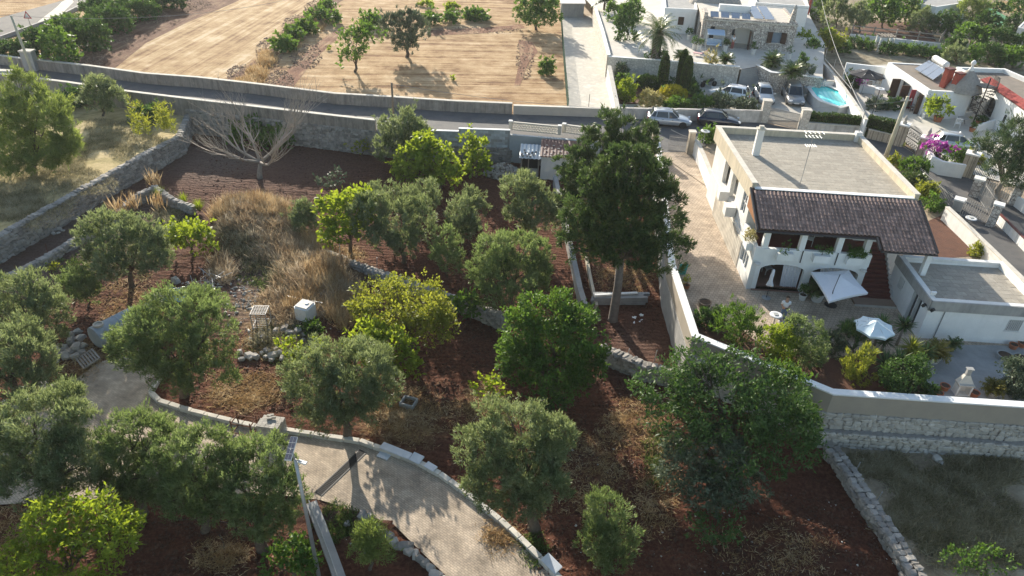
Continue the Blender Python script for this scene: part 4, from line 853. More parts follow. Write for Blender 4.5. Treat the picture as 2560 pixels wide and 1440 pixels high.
for lab,px,py,n in (('left clump of yellow canes at the wall corner',362,318,60),('right clump of tall yellow canes at the wall corner',425,310,90)):
    b = G(px,py + 25,MZ); t = thing('cane_clump',lab,'plant',b,0,'yellow canes'); rng = np.random.default_rng(n); P = []; D = []
    for i in range(n // 6):
        o = rng.normal(size=2) * 0.45; hh = rng.uniform(1.5,3.6); q = 46
        zz = rng.uniform(0.15,1,q) * hh; ln = rng.normal(size=2) * 0.16
        P.append(np.stack([b[0] + o[0] + ln[0] * zz,b[1] + o[1] + ln[1] * zz,b[2] + zz],1)); D.append(np.stack([rng.normal(size=q),rng.normal(size=q),np.full(q,.9)],1))
    V,F = leaf_quads(rng,np.vstack(P),np.vstack(D),.5,.07); put('foliage',mesh_np('foliage',V,F,YELLOWG),t)
for i,(px,py,h,lab) in enumerate(((405,492,1.2,'upright lime tuft on the end of the ring wall'),(462,502,1.0,'left lime tuft behind the short dark wall'),(500,520,1.1,'right lime tuft behind the short dark wall'))):
    b = G(px,py + 12,0); t = thing('grass_tuft',lab,'grass',b,0,'lime grass tufts'); V = []; F = []; blade_fan(np.random.default_rng(i),b + (0,0,.1),160,h,.05,.9,1.5,.5,V,F); put('blades',mesh_np('blades',np.array(V),np.array(F),LIME),t)

# the big cypress pair
CL = [(1572,392,40,24),(1535,425,42,30),(1612,420,44,28),(1650,452,38,26),(1575,455,52,34),(1502,462,44,30),(1470,500,44,30),(1545,505,56,36),(1620,500,50,34),(1672,492,32,22),(1505,545,52,34),(1440,548,38,24),(1590,550,58,38),(1662,545,44,30),(1470,590,46,30),(1545,590,58,36),(1630,600,52,34),(1694,610,34,16),(1420,600,26,14),(1500,632,46,28),(1580,640,56,32),(1650,648,46,26),(1452,632,32,20)]
tree('cypress_tree','cypress',CYPR,'huge dark cypress with a bare leaning trunk beside the villa drive',(1532,800),CL,0.0,.27,'tree','big cypresses',1.0,mat('cypress_bark',(0.24,0.20,0.17),(0.15,0.125,0.105),scale=5,bump=.9,bscale=10,dist=.05),tilt=.55,fork=.55)
tree('cypress_tree','cypress',CYPR,'second dark cypress behind, next to the villa gate',(1520,560),[(1520,300,26,22),(1505,335,38,26),(1560,330,40,26),(1600,318,34,18),(1580,358,46,28),(1500,370,48,30),(1550,385,50,32),(1606,372,32,20),(1460,405,44,28),(1520,420,56,34),(1425,440,34,24),(1470,450,46,32),(1430,500,40,36)],0.0,.3,'tree','big cypresses',1.0,BARKG,tilt=.5,fork=.45)

# the leafless tree
def bare_tree(label,base,z,H,seed):
    b = G(*base,z); t = thing('bare_tree',label,'tree',b); rng = random.Random(seed); mb = MB(); tw = MB()
    def grow(p,d,l,r,lev):
        seg = 4; pts = [p]; q = p.copy(); dd = d.copy()
        for i in range(seg): dd = unit(dd + np.array((rng.uniform(-.13,.13),rng.uniform(-.13,.13),.05))); q = q + dd * l / seg; pts.append(q)
        (mb if lev < 2 else tw).tube(pts,[r * (1 - .5 * i / seg) for i in range(seg + 1)],7 if lev < 2 else (5 if lev < 3 else 3),cap=lev < 2)
        if lev >= 5: return
        k = (6,4,4,3,3)[lev]
        for i in range(k):
            at = pts[min(seg,1 + int((i + 1) * seg / k))] if lev else pts[-1]; o = at - b; o[2] = 0; o = o / (np.linalg.norm(o) + .3)
            if lev == 0: a = 6.28 * i / k + rng.uniform(-.25,.25); nd = unit(np.array((math.cos(a),math.sin(a),rng.uniform(.12,.85))))
            else: nd = unit(dd + o * .3 + np.array((rng.uniform(-.8,.8),rng.uniform(-.8,.8),rng.uniform(-.05,.75))))
            grow(at,nd,l * rng.uniform(.62,.88) * (2.3 if lev == 0 else 1),r * (.55 if lev == 0 else .5),lev + 1)
    grow(b - (0,0,.1),np.array((0,0,1.)),1.5,.27,0)
    mb.build('trunk',BARKG,t,smooth=True); tw.build('branches',mat('pale_twigs',(0.40,0.35,0.30),(0.30,0.26,0.22),scale=4),t,smooth=True)
bare_tree('leafless pale grey tree with wide bare branches in front of the lane',(650,446),0,7,5)

# ------------------------------------------------------------------ fields and hedges in the north
tree('fig_tree','sparse',MID,'light green fig tree on the straw field, left of the olive',(888,180),[(880,110,34,34),(920,100,30,28),(905,80,26,18),(875,145,26,24)],UZ,.14,cover=2.0,group=None)
tree('olive_tree','olive',GREYG,'vase-shaped olive on the straw field with many stems',(1018,143),[(985,70,36,30),(1020,55,34,28),(1045,75,30,30),(1012,105,30,30)],UZ,.2,group='olives on the straw field')
tree('fig_tree','shrub',MID,'round green tree at the top edge by the gravel track',(1340,75),[(1325,20,40,34),(1365,25,38,34),(1345,45,42,22)],UZ,.16)
shrub('round clipped bush with a grey stone in the straw field','shrub',MID,1366,170,21,20,UZ)
shrub('small green tuft on the straw field near the lane','shrub',LIME,1133,195,6,5,UZ,cover=.8)
shrub('small green tuft left of the fig tree','shrub',LIME,820,119,11,6,UZ,cover=.8)
HG = 'vines in a row between the fields'
for lab,px,py,rx,ry in (('lowest vine clump in the row between the fields',712,112,28,20),('second vine clump in the row between the fields',738,85,26,20),('third vine clump in the row between the fields',765,66,28,20),('fourth vine clump in the row between the fields',795,35,26,20),('rightmost vine clump by the pale track',832,45,22,16),('topmost vine clump in the row between the fields',820,12,20,18)):
    shrub(lab,'fig',MID,px,py,rx,ry,UZ,'vine','vine',HG)
for lab,px,py,rx,ry in (('dark vine clump left of the vase-shaped olive',930,52,32,17),('vine clump right of the vase-shaped olive',1075,50,32,14),('second vine clump right of the vase-shaped olive',1130,45,32,13),('rightmost vine clump at the end of the back row',1190,40,34,12)):
    shrub(lab,'fig',MID,px,py,rx,ry,UZ,'vine','vine','vines in the back row')
shrub('low green weeds near the top edge of the straw field, left','shrub',LIME,1065,10,16,6,UZ); shrub('low green weeds near the top edge of the straw field, right','shrub',LIME,1130,18,18,6,UZ)
BG = 'hedge bushes beside the far road'
for i,(lab,px,py,rx,ry,m) in enumerate((('dark hedge bush at the left edge below the far road',40,128,50,26,DARK),('dark hedge bush behind the square pillar',105,105,50,36,DARK),('big dark hedge bush right of the walnut',215,88,62,44,DARK),('dark hedge bush above the first ploughed strip',275,50,60,36,DARK),('hedge bush along the far road, second from the top',340,25,60,28,DARK),('hedge bush along the far road at the top edge',410,3,60,22,DARK),('lime green bush beside the square pillar',60,130,26,14,LIME),('hedge bush between the far road and the walnut',170,65,44,26,MID),('hedge bush hugging the bend of the far road',250,20,46,24,DARK))):
    shrub(lab,'shrub',m,px,py,rx,ry,UZ,'hedge_bush','bush',BG)
tree('walnut_tree','fig',MID,'light green walnut sapling behind the lane wall',(155,168),[(130,90,26,26),(150,120,34,32),(165,145,30,22),(118,150,16,16)],UZ,.1,cover=.9)

# ------------------------------------------------------------------ dry grass
gz = lambda X,Y: garden_z(X,Y)
grass('dry_grass','tall russet and straw coloured dry grass on the mounds',[(640,575,110,55,1),(800,695,95,60,1),(720,640,80,40,.5),(740,760,90,60,.7),(600,530,80,30,.6),(690,540,80,30,.6),(800,620,40,20,.2),(850,740,60,60,.5),(560,680,40,40,.2)],800,.8,HAYR,0,gz,.9,.045,seed=2,per=11,spread=.2)
grass('straw_litter','loose dry straw lying over the garden soil',[(620,985,120,60,.9),(330,770,120,90,.6),(220,900,70,60,.5),(1010,1040,140,80,1),(1200,1010,90,60,.4),(1590,1060,120,90,.7),(1480,1180,120,140,.7),(1640,1250,70,130,.5),(1560,690,100,40,.4),(870,640,60,25,.3),(560,1390,80,50,.4),(60,1330,90,80,.5),(690,860,110,50,.7),(1250,1350,50,60,.4),(1950,1380,200,90,.4)],620,.34,HAY,0,gz,2.2,.03,seed=3,per=8,spread=.22)
grass('faded_grass','faded grass of the pasture below the villa wall',[(2330,1260,200,140,1),(2450,1350,160,100,.6),(2200,1170,110,40,.3),(2480,1180,120,60,.4)],2400,.42,HAYG,.15,None,1.2,.026,seed=4,per=9,spread=.16)
grass('meadow_grass','short dry grass on the western meadow',[(120,430,220,110,1),(300,350,130,60,.5),(60,520,110,50,.4)],2600,.3,HAYG,MZ,None,.9,.03,seed=5,per=8,spread=.18)
grass('field_verge_grass','tall straw beside the ploughed strip',[(640,185,22,22,.5),(670,150,18,22,.5),(610,212,30,12,.5),(730,110,26,20,.3),(790,60,30,24,.3)],900,.7,HAY,UZ,None,.5,.05,seed=6,per=8,spread=.3)
grass('garden_weeds','low green weeds scattered over the garden',[(690,690,120,80,.6),(720,860,110,60,.6),(450,560,60,40,.5),(200,680,90,60,.5),(1640,1150,30,100,.4),(850,1310,60,60,.4),(160,970,50,30,.4),(1330,1380,40,50,.3),(2350,1110,140,14,.8),(2300,1250,160,110,.5)],420,.26,WEED,0,gz,.9,.05,seed=7,per=10,spread=.14)
for i,(lab,px,py) in enumerate((('white plume grass on the ring wall, left clump',300,545),('white plume grass on the ring wall, tall middle clump',340,530),('white plume grass at the top of the ring wall',390,475),('white plume grass right of the first olive',400,530))):
    b = G(px,py,.1); t = thing('plume_grass',lab,'grass',b,0,'white plume grasses'); rng = np.random.default_rng(i); n = 70; P = b + np.stack([rng.normal(size=n) * .25,rng.normal(size=n) * .25,rng.uniform(0,.7,n)],1)
    V,F = leaf_quads(rng,P,np.stack([rng.normal(size=n) * .25,rng.normal(size=n) * .25,np.ones(n)],1),rng.uniform(.8,1.5,n),.06); put('blades',mesh_np('blades',V,F,GOLDB if False else HAY),t)

# clods of turned earth and stones
def clods(name,label,spots,n,s0,s1,m,z=0.0,zf=None,seed=1):
    rng = np.random.default_rng(seed); T = []; tot = sum(q[4] for q in spots)
    for cx,cy,rx,ry,wgt in spots:
        k = int(n * wgt / tot); c = G(cx,cy,z); ex = G(cx + rx,cy,z) - c; ey = G(cx,cy - ry,z) - c; a = rng.uniform(0,6.28,k); r = np.sqrt(rng.random(k)); T.append(c + ex * (r * np.cos(a))[:,None] + ey * (r * np.sin(a))[:,None])
    T = np.vstack(T); k = len(T)
    if zf is not None: T[:,2] = zf(T[:,0],T[:,1])
    O = np.array(((1,0,0),(0,1,0),(-1,0,0),(0,-1,0),(0,0,.8),(0,0,-.6))); sz = s0 + (s1 - s0) * rng.random(k) ** 3
    V = T[:,None,:] + O[None] * sz[:,None,None] * rng.uniform(.6,1.3,(k,6,3)) + rng.normal(size=(k,6,3)) * sz[:,None,None] * .2
    f = np.array(((0,1,4),(1,2,4),(2,3,4),(3,0,4),(1,0,5),(2,1,5),(3,2,5),(0,3,5))); F = (f[None] + 6 * np.arange(k)[:,None,None]).reshape(-1,3)
    return put(name,mesh_np(name,V.reshape(-1,3),F,m),None,label=label,cat='soil' if 'stone' not in name else 'stones',kind='stuff')
CLODM = mat('earth_clod',(0.075,0.034,0.022),(0.15,0.08,0.05),scale=3,island=.3); PCLOD = mat('field_clod',(0.20,0.12,0.08),(0.36,0.25,0.17),scale=2,island=.35)
clods('earth_clods','crumbly clods of red earth over the garden',[(300,790,160,110,1),(620,980,160,70,1),(1050,600,260,170,2),(720,450,260,80,1.2),(1150,900,220,120,1.6),(1480,1150,200,260,3),(1950,1350,280,130,2),(1560,720,130,110,.8),(500,1370,300,80,1.4)],30000,.03,.10,CLODM,0,garden_z,1)
clods('field_clods','broken brown clods along the ploughed strips',[(235,130,30,34,1),(300,80,36,26,1),(380,42,44,18,1),(470,12,60,16,1),(610,185,44,24,1),(675,128,36,34,1),(740,70,36,34,1),(800,20,40,20,.8),(700,205,34,30,1),(765,140,40,30,1),(1190,76,120,8,.7),(1312,140,22,50,.7)],14000,.04,.15,PCLOD,UZ,None,2)
clods('loose_stones','small pale stones strewn over the soil',[(700,800,160,120,1),(1500,1200,260,240,1),(2350,1250,200,160,.6),(300,620,220,120,.5),(900,1320,80,60,.3),(1900,1350,300,120,.6)],700,.025,.08,PALESTI,0,garden_z,3)
grass('pale_stalks','pale feathery dry stalks standing on the grass mounds',[(640,530,110,26,1),(690,560,60,30,.6),(790,625,40,22,.5),(820,720,60,40,.6),(860,790,50,50,.5),(560,560,40,30,.3),(760,770,60,30,.4)],420,1.1,HAY,0,gz,.35,.035,seed=12,per=9,spread=.12)
grass('greenish_grass','half green grass mixed into the dry mounds',[(660,640,120,60,1),(720,700,80,60,.6),(700,850,110,50,.7),(600,620,60,50,.5),(330,640,120,60,.4),(420,540,50,30,.4)],520,.45,HAYG,0,gz,.9,.04,seed=22,per=11,spread=.2)
shrub('small dark green shrub right of the boulders below the tub','shrub',MID,782,818,26,17)
shrub('low yellow green weeds between the ring wall and the first olive','sparse',YELLOWG,130,672,18,16)
clods('rubble_stones','pale rubble and broken stone strewn over the ash patch',[(640,780,90,50,1),(700,830,80,40,1),(600,730,60,40,.7),(500,720,50,26,.8),(750,860,60,26,.6)],700,.04,.18,PALESTI,0,garden_z,8)

# ------------------------------------------------------------------ the villa
HO = G(1863,723,UZ); HA = math.radians(-2.5); _hc,_hs = math.cos(HA),math.sin(HA)
def HV(x,y,z=0.0): return (HO[0] + x * _hc - y * _hs,HO[1] + x * _hs + y * _hc,UZ + z)
def HL(p):
    dx,dy = p[0] - HO[0],p[1] - HO[1]; return (dx * _hc + dy * _hs,-dx * _hs + dy * _hc,p[2] - UZ)
villa = thing('villa','two-storey white villa with flat slab roof and brown tiled veranda roof','house',HV(0,0),HA)
def vbox(mb,x0,x1,y0,y1,z0,z1,m=0): return mb.box(x0,x1,y0,y1,z0,z1,m,HV)
SWc,SEc,NEc,NWc = (-0.1,3.2),(10.2,2.95),(9.85,13.25),(-0.75,13.2)
P2 = lambda p: HV(*p)[:2]
# walls
mb = MB()
mb.prism([P2((0.95,3.25)),P2((10.2,3.0)),P2((9.85,13.2)),P2((0.95,13.15))],UZ - .1,UZ + 5.3)
wall_open(mb,P2((-.42,13.2)),P2((0.0,3.22)),UZ + 2.3,UZ + 5.3,.3,[(3.1,4.6,UZ + 2.75,UZ + 4.95,.55),(5.4,6.9,UZ + 2.75,UZ + 4.95,.55),(8.4,9.35,UZ + 3.2,UZ + 4.7)])
mb.prism([P2((-.38,13.15)),P2((-.03,3.25)),P2((0.97,3.27)),P2((.97,13.13))],UZ + 2.2,UZ + 2.6)
vbox(mb,-.35,.95,13.0,13.2,0,5.3); vbox(mb,0.26,.96,3.21,3.4,2.3,5.3)
mb.prism([P2((-.40,13.1)),P2((-.03,3.3)),P2((0.97,3.3)),P2((.97,13.1))],UZ + 5.0,UZ + 5.29)
mb.build('wall',WHITE,villa)
mb = MB(); vbox(mb,.9,.948,5.6,10.6,2.62,4.98); mb.build('loggia_wall',CREAM,villa)
mb = MB(); wall_open(mb,P2((-.45,13.18)),P2((0.0,0.0)),UZ - .1,UZ + 2.3,.32,[(10.75,12.45,UZ + .85,UZ + 1.95)]); mb.build('lower_wall',WHITE,villa)
mb = MB(); mb.prism([P2((-.40,10.2)),P2((-.075,2.6)),P2((-.13,2.6)),P2((-.46,10.2))],UZ + .02,UZ + 2.0); mb.build('stone_facing',STONEP,villa)
# openings on the west side
w1 = MB(); vbox(w1,.06,.1,3.87,4.83,3.2,4.7); w1o = w1.build('window',GLASSL,villa)
mb = MB()
for a,b_,c,d in ((3.85,3.92,3.2,4.7),(4.78,4.85,3.2,4.7),(4.32,4.38,3.2,4.7),(3.85,4.85,3.95,4.0),(3.85,4.85,3.2,3.26),(3.85,4.85,4.64,4.7)): vbox(mb,0.0,.055,a,b_,c,d)
mb.build('frame',METALW,w1o)
w2 = MB(); vbox(w2,.06,.1,.75,2.4,.87,1.93); w2o = w2.build('window',GLASSL,villa); mb = MB()
for a in (.72,1.28,1.84,2.38): vbox(mb,0.0,.055,a,a + .06,.87,1.93)
vbox(mb,-.01,.05,.72,2.44,.82,.88); mb.build('frame',METALW,w2o)
for ya in (5.3,7.7): mb = MB(); vbox(mb,-.85,-.16,ya,ya + .8,2.35,3.05); mb.build('wall_box',WHITE,villa)
# flat roof: deck, slabs, parapet, coping, chimney
deck = MB(); deck.prism([P2((-.05,3.2)),P2((10.15,3.0)),P2((9.8,13.2)),P2((-.7,13.15))],UZ + 5.3,UZ + 5.36); deck = deck.build('flat_roof',SLABJ,villa)
its = []; rg = random.Random(9); y = 3.62; row = 0
while y < 12.85:
    t_ = (y - 3.2) / 10; xl = .30 - .65 * t_; xr = 9.85 - .32 * t_; x = xl + (.31 if row % 2 else 0)
    while x < xr - .1:
        wd = min(.62,xr - x); p = HV(x + wd / 2,y,5.366 + rg.uniform(-.002,.003)); its.append((TRS(p,HA + rg.uniform(-.01,.01),(wd - .02,.415,.02),rg.uniform(-.006,.006)),rg.randrange(3))); x += .62
    y += .43; row += 1
STSL = [stone_mesh('slab',i + 70,SLAB,0.02,0.05) for i in range(3)]
pieces(deck,'slab',its,STSL,SLABI,300,'slabs')
mb = MB(); ring = [(.05,3.33),(-.6,13.03),(9.72,13.1),(10.04,3.12)]; wall_strip(mb,[P2(p) for p in ring],.28,UZ + 4.75,UZ + 5.8); vbox(mb,.19,9.9,3.12,3.38,5.3,5.52); mb.build('parapet',CREAM,villa)
mb = MB(); wall_strip(mb,[P2(p) for p in ring],.36,UZ + 5.8,UZ + 5.86); mb.build('coping',CAPST,villa)
mb = MB()
for i in range(11): vbox(mb,.06 + i * .9,.94 + i * .9,3.08,3.42,5.522,5.57)
mb.build('white_coping',WHITE2,villa)
ch = MB(); vbox(ch,1.15,1.6,8.95,9.3,5.35,7.25); ch.build('chimney',WHITE,villa); mb = MB(); vbox(mb,1.08,1.67,8.88,9.37,7.25,7.33); vbox(mb,1.22,1.53,9.0,9.25,7.33,7.5); mb.build('chimney_cap',CAPST,villa)
mb = MB(); vbox(mb,9.35,9.75,12.7,13.15,5.36,6.1); mb.build('roof_vent',WHITE,villa)
an = MB(); b0 = np.array(HV(3.25,4.5,5.36)); an.tube([b0,b0 + (0,0,3.6)],.022,6)
for z_,l_ in ((3.55,.55),(3.3,.45),(2.7,.3)):
    an.tube([b0 + (-l_,0,z_),b0 + (l_,0,z_)],.01,4)
    for q in range(5): an.tube([b0 + (-l_ + q * l_ / 2,-.22,z_),b0 + (-l_ + q * l_ / 2,.22,z_)],.007,4)
an.build('aerial',METALG,villa)
pb = np.array(HV(9.55,12.95,6.1)); MB().tube([pb - (0,0,.5),pb + (0,0,1.5)],.035,6).build('service_mast',METALG,villa)
# tiled veranda roof
SL = math.atan2(5.55 - 4.35,3.2); 
def roofz(y): return 4.35 + (y + .06) * math.tan(SL)
so_ = MB()
so_.hull([HV(-.2,-.1,roofz(-.1) - .12),HV(6.95,-.1,roofz(-.1) - .12),HV(6.95,3.2,roofz(3.2) - .12),HV(-.2,3.2,roofz(3.2) - .12)],[HV(-.2,-.1,roofz(-.1) - .03),HV(6.95,-.1,roofz(-.1) - .03),HV(6.95,3.2,roofz(3.2) - .03),HV(-.2,3.2,roofz(3.2) - .03)])
so_.hull([HV(6.95,-1.0,roofz(-1) - .12),HV(10.15,-1.0,roofz(-1) - .12),HV(10.15,2.95,roofz(2.95) - .12),HV(6.95,3.2,roofz(3.2) - .12)],[HV(6.95,-1.0,roofz(-1) - .03),HV(10.15,-1.0,roofz(-1) - .03),HV(10.15,2.95,roofz(2.95) - .03),HV(6.95,3.2,roofz(3.2) - .03)])
troof = so_.build('tiled_roof',mat('roof_boarding',(0.09,0.05,0.035),(0.06,0.035,0.028),scale=4),villa)
def tile_mesh(seed,m):
    r = random.Random(seed); xs_ = np.linspace(-.5,.5,8); prof = [.02 + .55 * max(0,math.cos((x + .16) * math.pi / .62)) ** .8 if abs(x + .16) < .31 else .02 for x in xs_]; V = []; F = []
    for yy,dz in ((-.56,.25),(.5,0)):
        for x,z in zip(xs_,prof): V.append((x * 1.03,yy,z + dz + r.uniform(-.02,.02)))
    n = len(xs_); F = [[i,i + 1,n + i + 1,n + i] for i in range(n - 1)]; b = len(V)
    for x,z in zip(xs_,prof): V.append((x * 1.03,-.56,z - .12))
    F += [[b + i,b + i + 1,i + 1,i] for i in range(n - 1)]
    me = mesh_np('tile',V,F,m); return me
TLV = [tile_mesh(i,TILE) for i in range(3)]; its = []; rg = random.Random(3); dsl = .285 * math.cos(SL); y = -.92; row = 0
while y < 3.05:
    xa = -.16 if y > -.02 else 6.88
    n_ = int((10.12 - xa) / .236)
    for i in range(n_):
        x = 10.12 - (i + .5) * .236; p = HV(x,y,roofz(y) + .005 + rg.uniform(-.004,.006)); its.append((Matrix.Translation(Vector(p)) @ Matrix.Rotation(HA + rg.uniform(-.012,.012),4,'Z') @ Matrix.Rotation(SL,4,'X') @ Matrix.Diagonal((.238,.31,.11,1)),rg.randrange(3)))
    y += dsl; row += 1
pieces(troof,'tile',its,TLV,TILEI,300,'tiles')
mb = MB(); 
for (xa,ya,xb,yb) in ((-.22,-.14,6.9,-.14),(6.9,-1.06,10.2,-1.06)): mb.tube([HV(xa,ya,roofz(ya) - .07),HV(xb,yb,roofz(yb) - .07)],.06,8)
mb.build('gutter',mat('brown_gutter',(0.05,0.045,0.045),rough=.5),villa)
for xa,ya,yb in ((-.22,-.1,3.15),(10.18,-1.0,2.95),(6.86,-1.0,-.1)): mb = MB(); mb.beam(HV(xa,ya,roofz(ya) + .01),HV(xa,yb,roofz(yb) + .01),.1,.16); mb.build('verge_board',mat('verge',(0.09,0.08,0.078),(0.07,0.062,0.06),scale=5),villa)
mb = MB(); mb.hull([HV(-.16,0.2,4.28),HV(-.11,.2,4.28),HV(-.11,3.2,4.28),HV(-.16,3.2,4.28)],[HV(-.16,.2,roofz(.2) - .13),HV(-.11,.2,roofz(.2) - .13),HV(-.11,3.2,roofz(3.2) - .13),HV(-.16,3.2,roofz(3.2) - .13)]); mb.build('gable_boarding',mat('orange_boards',(0.34,0.16,0.07),(0.26,0.12,0.055),scale=5),villa)
for x in (.55,2.75,4.95,6.62): mb = MB(); vbox(mb,x - .17,x + .17,.02,.36,3.06,roofz(.2) - .14); mb.build('column',WHITE2,villa)
mb = MB(); vbox(mb,-.1,6.9,.05,.3,4.12,roofz(.05) - .13); mb.build('beam',WHITE,villa)
for x,y in ((9.9,-.75),): mb = MB(); vbox(mb,x - .15,x + .15,y - .15,y + .15,0,roofz(-.75) - .15); mb.build('column',WHITE2,villa)
# veranda floor, balcony parapet with planters
mb = MB(); vbox(mb,.32,7.0,.02,3.24,2.22,2.42); mb.build('veranda_floor',REDBR,villa)
mb = MB(); vbox(mb,-.02,7.02,-.04,.2,2.2,3.06); vbox(mb,-.02,.2,.2,3.2,2.32,3.06); mb.build('balcony_parapet',WHITE2,villa)
PLN = []
for x in (1.75,3.95,5.95):
    mb = MB(); vbox(mb,x - .48,x + .48,-.42,-.042,2.5,2.98); mb.build('planter_box',WHITE2,villa); PLN.append(HV(x,-.23,2.95))
mb = MB(); vbox(mb,-.42,-.022,.55,1.4,2.5,2.98); mb.build('planter_box',WHITE2,villa); PLN.append(HV(-.22,.95,2.95))
for x in (2.85,4.95): MB().tube([HV(x,-.09,2.25),HV(x,-.09,3.1)],.03,6).build('drain_pipe',METALD,villa)
for x in (.3,6.75): MB().lathe([(.17,-.04),(.2,0),(.17,.06)],HV(x,-.16,2.02),14).build('wall_lamp',POTW,villa)
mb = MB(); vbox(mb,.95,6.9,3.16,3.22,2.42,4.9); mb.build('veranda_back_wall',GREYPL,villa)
for x0_,x1_ in ((1.1,2.3),(3.3,4.5),(5.2,6.2)): mb = MB(); vbox(mb,x0_,x1_,3.10,3.155,2.44,4.2); d_ = mb.build('door',GLASSD,villa); mb = MB(); vbox(mb,x0_ - .06,x0_,3.09,3.157,2.44,4.26); vbox(mb,x1_,x1_ + .06,3.09,3.157,2.44,4.26); vbox(mb,(x0_ + x1_) / 2 - .03,(x0_ + x1_) / 2 + .03,3.085,3.1,2.44,4.2); mb.build('frame',WOODB,d_)
# ground-floor porch
mb = MB(); wall_open(mb,P2((.32,0.0)),P2((7.0,0.0)),UZ - .05,UZ + 2.2,.32,[(.28,3.0,UZ + .1,UZ + 1.98,.42),(3.45,6.3,UZ + .1,UZ + 1.98,.42)],arc=10); mb.build('arcade',WHITE2,villa)
mb = MB(); vbox(mb,.32,7.0,-.12,3.24,-.05,.1); mb.build('porch_floor',mat('porch_tile',(0.28,0.16,0.12),(0.23,0.13,0.10),scale=3,rough=.5),villa)
mb = MB(); vbox(mb,6.7,7.0,.33,3.2,.1,2.2); mb.build('porch_side_wall',WHITE,villa)
for (xa,xb) in ((2.1,3.25),(4.4,6.2)):
    mb = MB(); n = 40; V = []
    for i in range(n + 1):
        x = xa + (xb - xa) * i / n; o = .055 * math.sin(i * 1.25) + .02 * math.sin(i * .4)
        V += [HV(x + .12 * (1 - i / n),.42 + o,.14),HV(x,.42 + o * .7,1.97),HV(x,.44 + o * .7,1.97),HV(x + .12 * (1 - i / n),.44 + o,.14)]
    F = []
    for i in range(n): b = 4 * i; F += [[b,b + 4,b + 5,b + 1],[b + 2,b + 6,b + 7,b + 3],[b + 1,b + 5,b + 6,b + 2],[b + 3,b + 7,b + 4,b]]
    mb.add(V,F + [[0,1,2,3],[4 * n + 3,4 * n + 2,4 * n + 1,4 * n]])
    mb.build('curtain',FABRIC,villa)
# outside stair in red-brown tile
st = MB(); vbox(st,7.05,9.0,-.45,0,0,.02); stair = st.build('stair',REDBR,villa); NS = 13
for i in range(NS):
    mb = MB(); y = -.3 + i * .27; vbox(mb,7.04,8.98,y,y + .275 if i < NS - 1 else 3.2,.02 if i < 2 else (i - 1) * .182,(i + 1) * .182); mb.build('step',REDBR,stair)
mb = MB(); vbox(mb,6.5,9.02,-1.1,-.31,-.02,.16); mb.build('landing',mat('landing_tile',(0.34,0.24,0.18),(0.28,0.20,0.15),scale=2),villa)
mb = MB(); vbox(mb,6.44,9.02,-1.18,-1.1,-.02,.15); mb.build('landing_kerb',CAPST,villa)
mb = MB()
for i in range(10): vbox(mb,8.99,9.04,-.3 + i * .3,0 + i * .3,0.02,.35 + i * .215)
mb.build('stair_side',WHITE,villa)
# annex
annex = thing('annex','low white outbuilding with flat roof and grated windows beside the villa','building',HV(9.1,-4.1),HA)
mb = MB(); wall_open(mb,P2((9.08,.95)),P2((9.08,-4.1)),UZ - .1,UZ + 2.5,.28,[(1.2,1.75,UZ + 1.15,UZ + 1.85),(3.05,4.2,UZ,UZ + 2.05)])
wall_open(mb,P2((9.36,-4.1)),P2((15.4,-4.1)),UZ - .1,UZ + 2.5,.28,[(4.35,5.15,UZ + 1.0,UZ + 1.75)]); vbox(mb,9.36,15.4,.67,.95,-.1,2.5); vbox(mb,15.12,15.4,-3.82,.67,-.1,2.5); mb.build('wall',WHITE2,annex)
mb = MB(); vbox(mb,10.4,10.5,-3.8,.6,0,2.2); mb.build('inner_wall',GREYPL,annex)
ad = MB(); vbox(ad,9.3,15.2,-3.9,.8,2.3,2.36); ad = ad.build('flat_roof',SLABJ,annex); its = []; y = -3.5; row = 0
while y < .55:
    x = 9.55 + (.3 if row % 2 else 0)
    while x < 15.0: p = HV(x,y,2.366); its.append((TRS(p,HA,(.6,.415,.02),rg.uniform(-.006,.006)),rg.randrange(3))); x += .62
    y += .43; row += 1
pieces(ad,'slab',its,STSL,SLABI,300,'slabs')
mb = MB(); wall_strip(mb,[P2(p) for p in ((9.22,.8),(9.22,-3.97),(15.26,-3.97),(15.26,.82),(9.35,.82))],.3,UZ + 2.5,UZ + 2.7); mb.build('parapet',WHITE,annex)
mb = MB(); vbox(mb,9.0,15.5,-4.2,-4.103,2.05,2.69); vbox(mb,8.99,9.077,-4.2,.95,2.12,2.69); mb.build('fascia',GREYPL,annex)
w_ = MB(); vbox(w_,13.71,14.51,-3.98,-3.95,1.0,1.75); wo = w_.build('window',GLASSD,annex); mb = MB()
for i in range(8): vbox(mb,13.73 + i * .105,13.77 + i * .105,-4.13,-4.07,.98,1.77)
vbox(mb,13.66,14.56,-4.15,-4.05,.93,.98); mb.build('grating',METALW,wo)
w_ = MB(); vbox(w_,9.2,9.23,-.8,-.25,1.15,1.85); wo = w_.build('window',GLASSD,annex); mb = MB()
for i in range(6): vbox(mb,9.03,9.075,-.78 + i * .1,-.75 + i * .1,1.13,1.87)
mb.build('grating',METALW,wo)
mb = MB(); vbox(mb,9.3,9.36,-3.25,-2.1,.02,2.04); do_ = mb.build('door',GLASSD,annex); mb = MB(); vbox(mb,9.29,9.37,-3.29,-3.25,0,2.05); vbox(mb,9.1,9.3,-2.7,-2.64,0,2.04); mb.build('frame',METALW,do_)
MB().tube([HV(10.0,-4.14,.1),HV(10.0,-4.14,2.0)],.03,6).build('downpipe',METALG,annex)
for x,y in ((9.15,-4.35),(8.85,-3.9)): mb = MB(); mb.obox(HV(x,y,2.2),(.18,.16,.2),HA + .5,0,.5); mb.build('floodlight',METALD,annex)
mb = MB(); mb.obox(HV(9.3,-3.55,2.84),(.28,.12,.22),HA,0,.3); mb.build('roof_sensor',PLAST,annex)

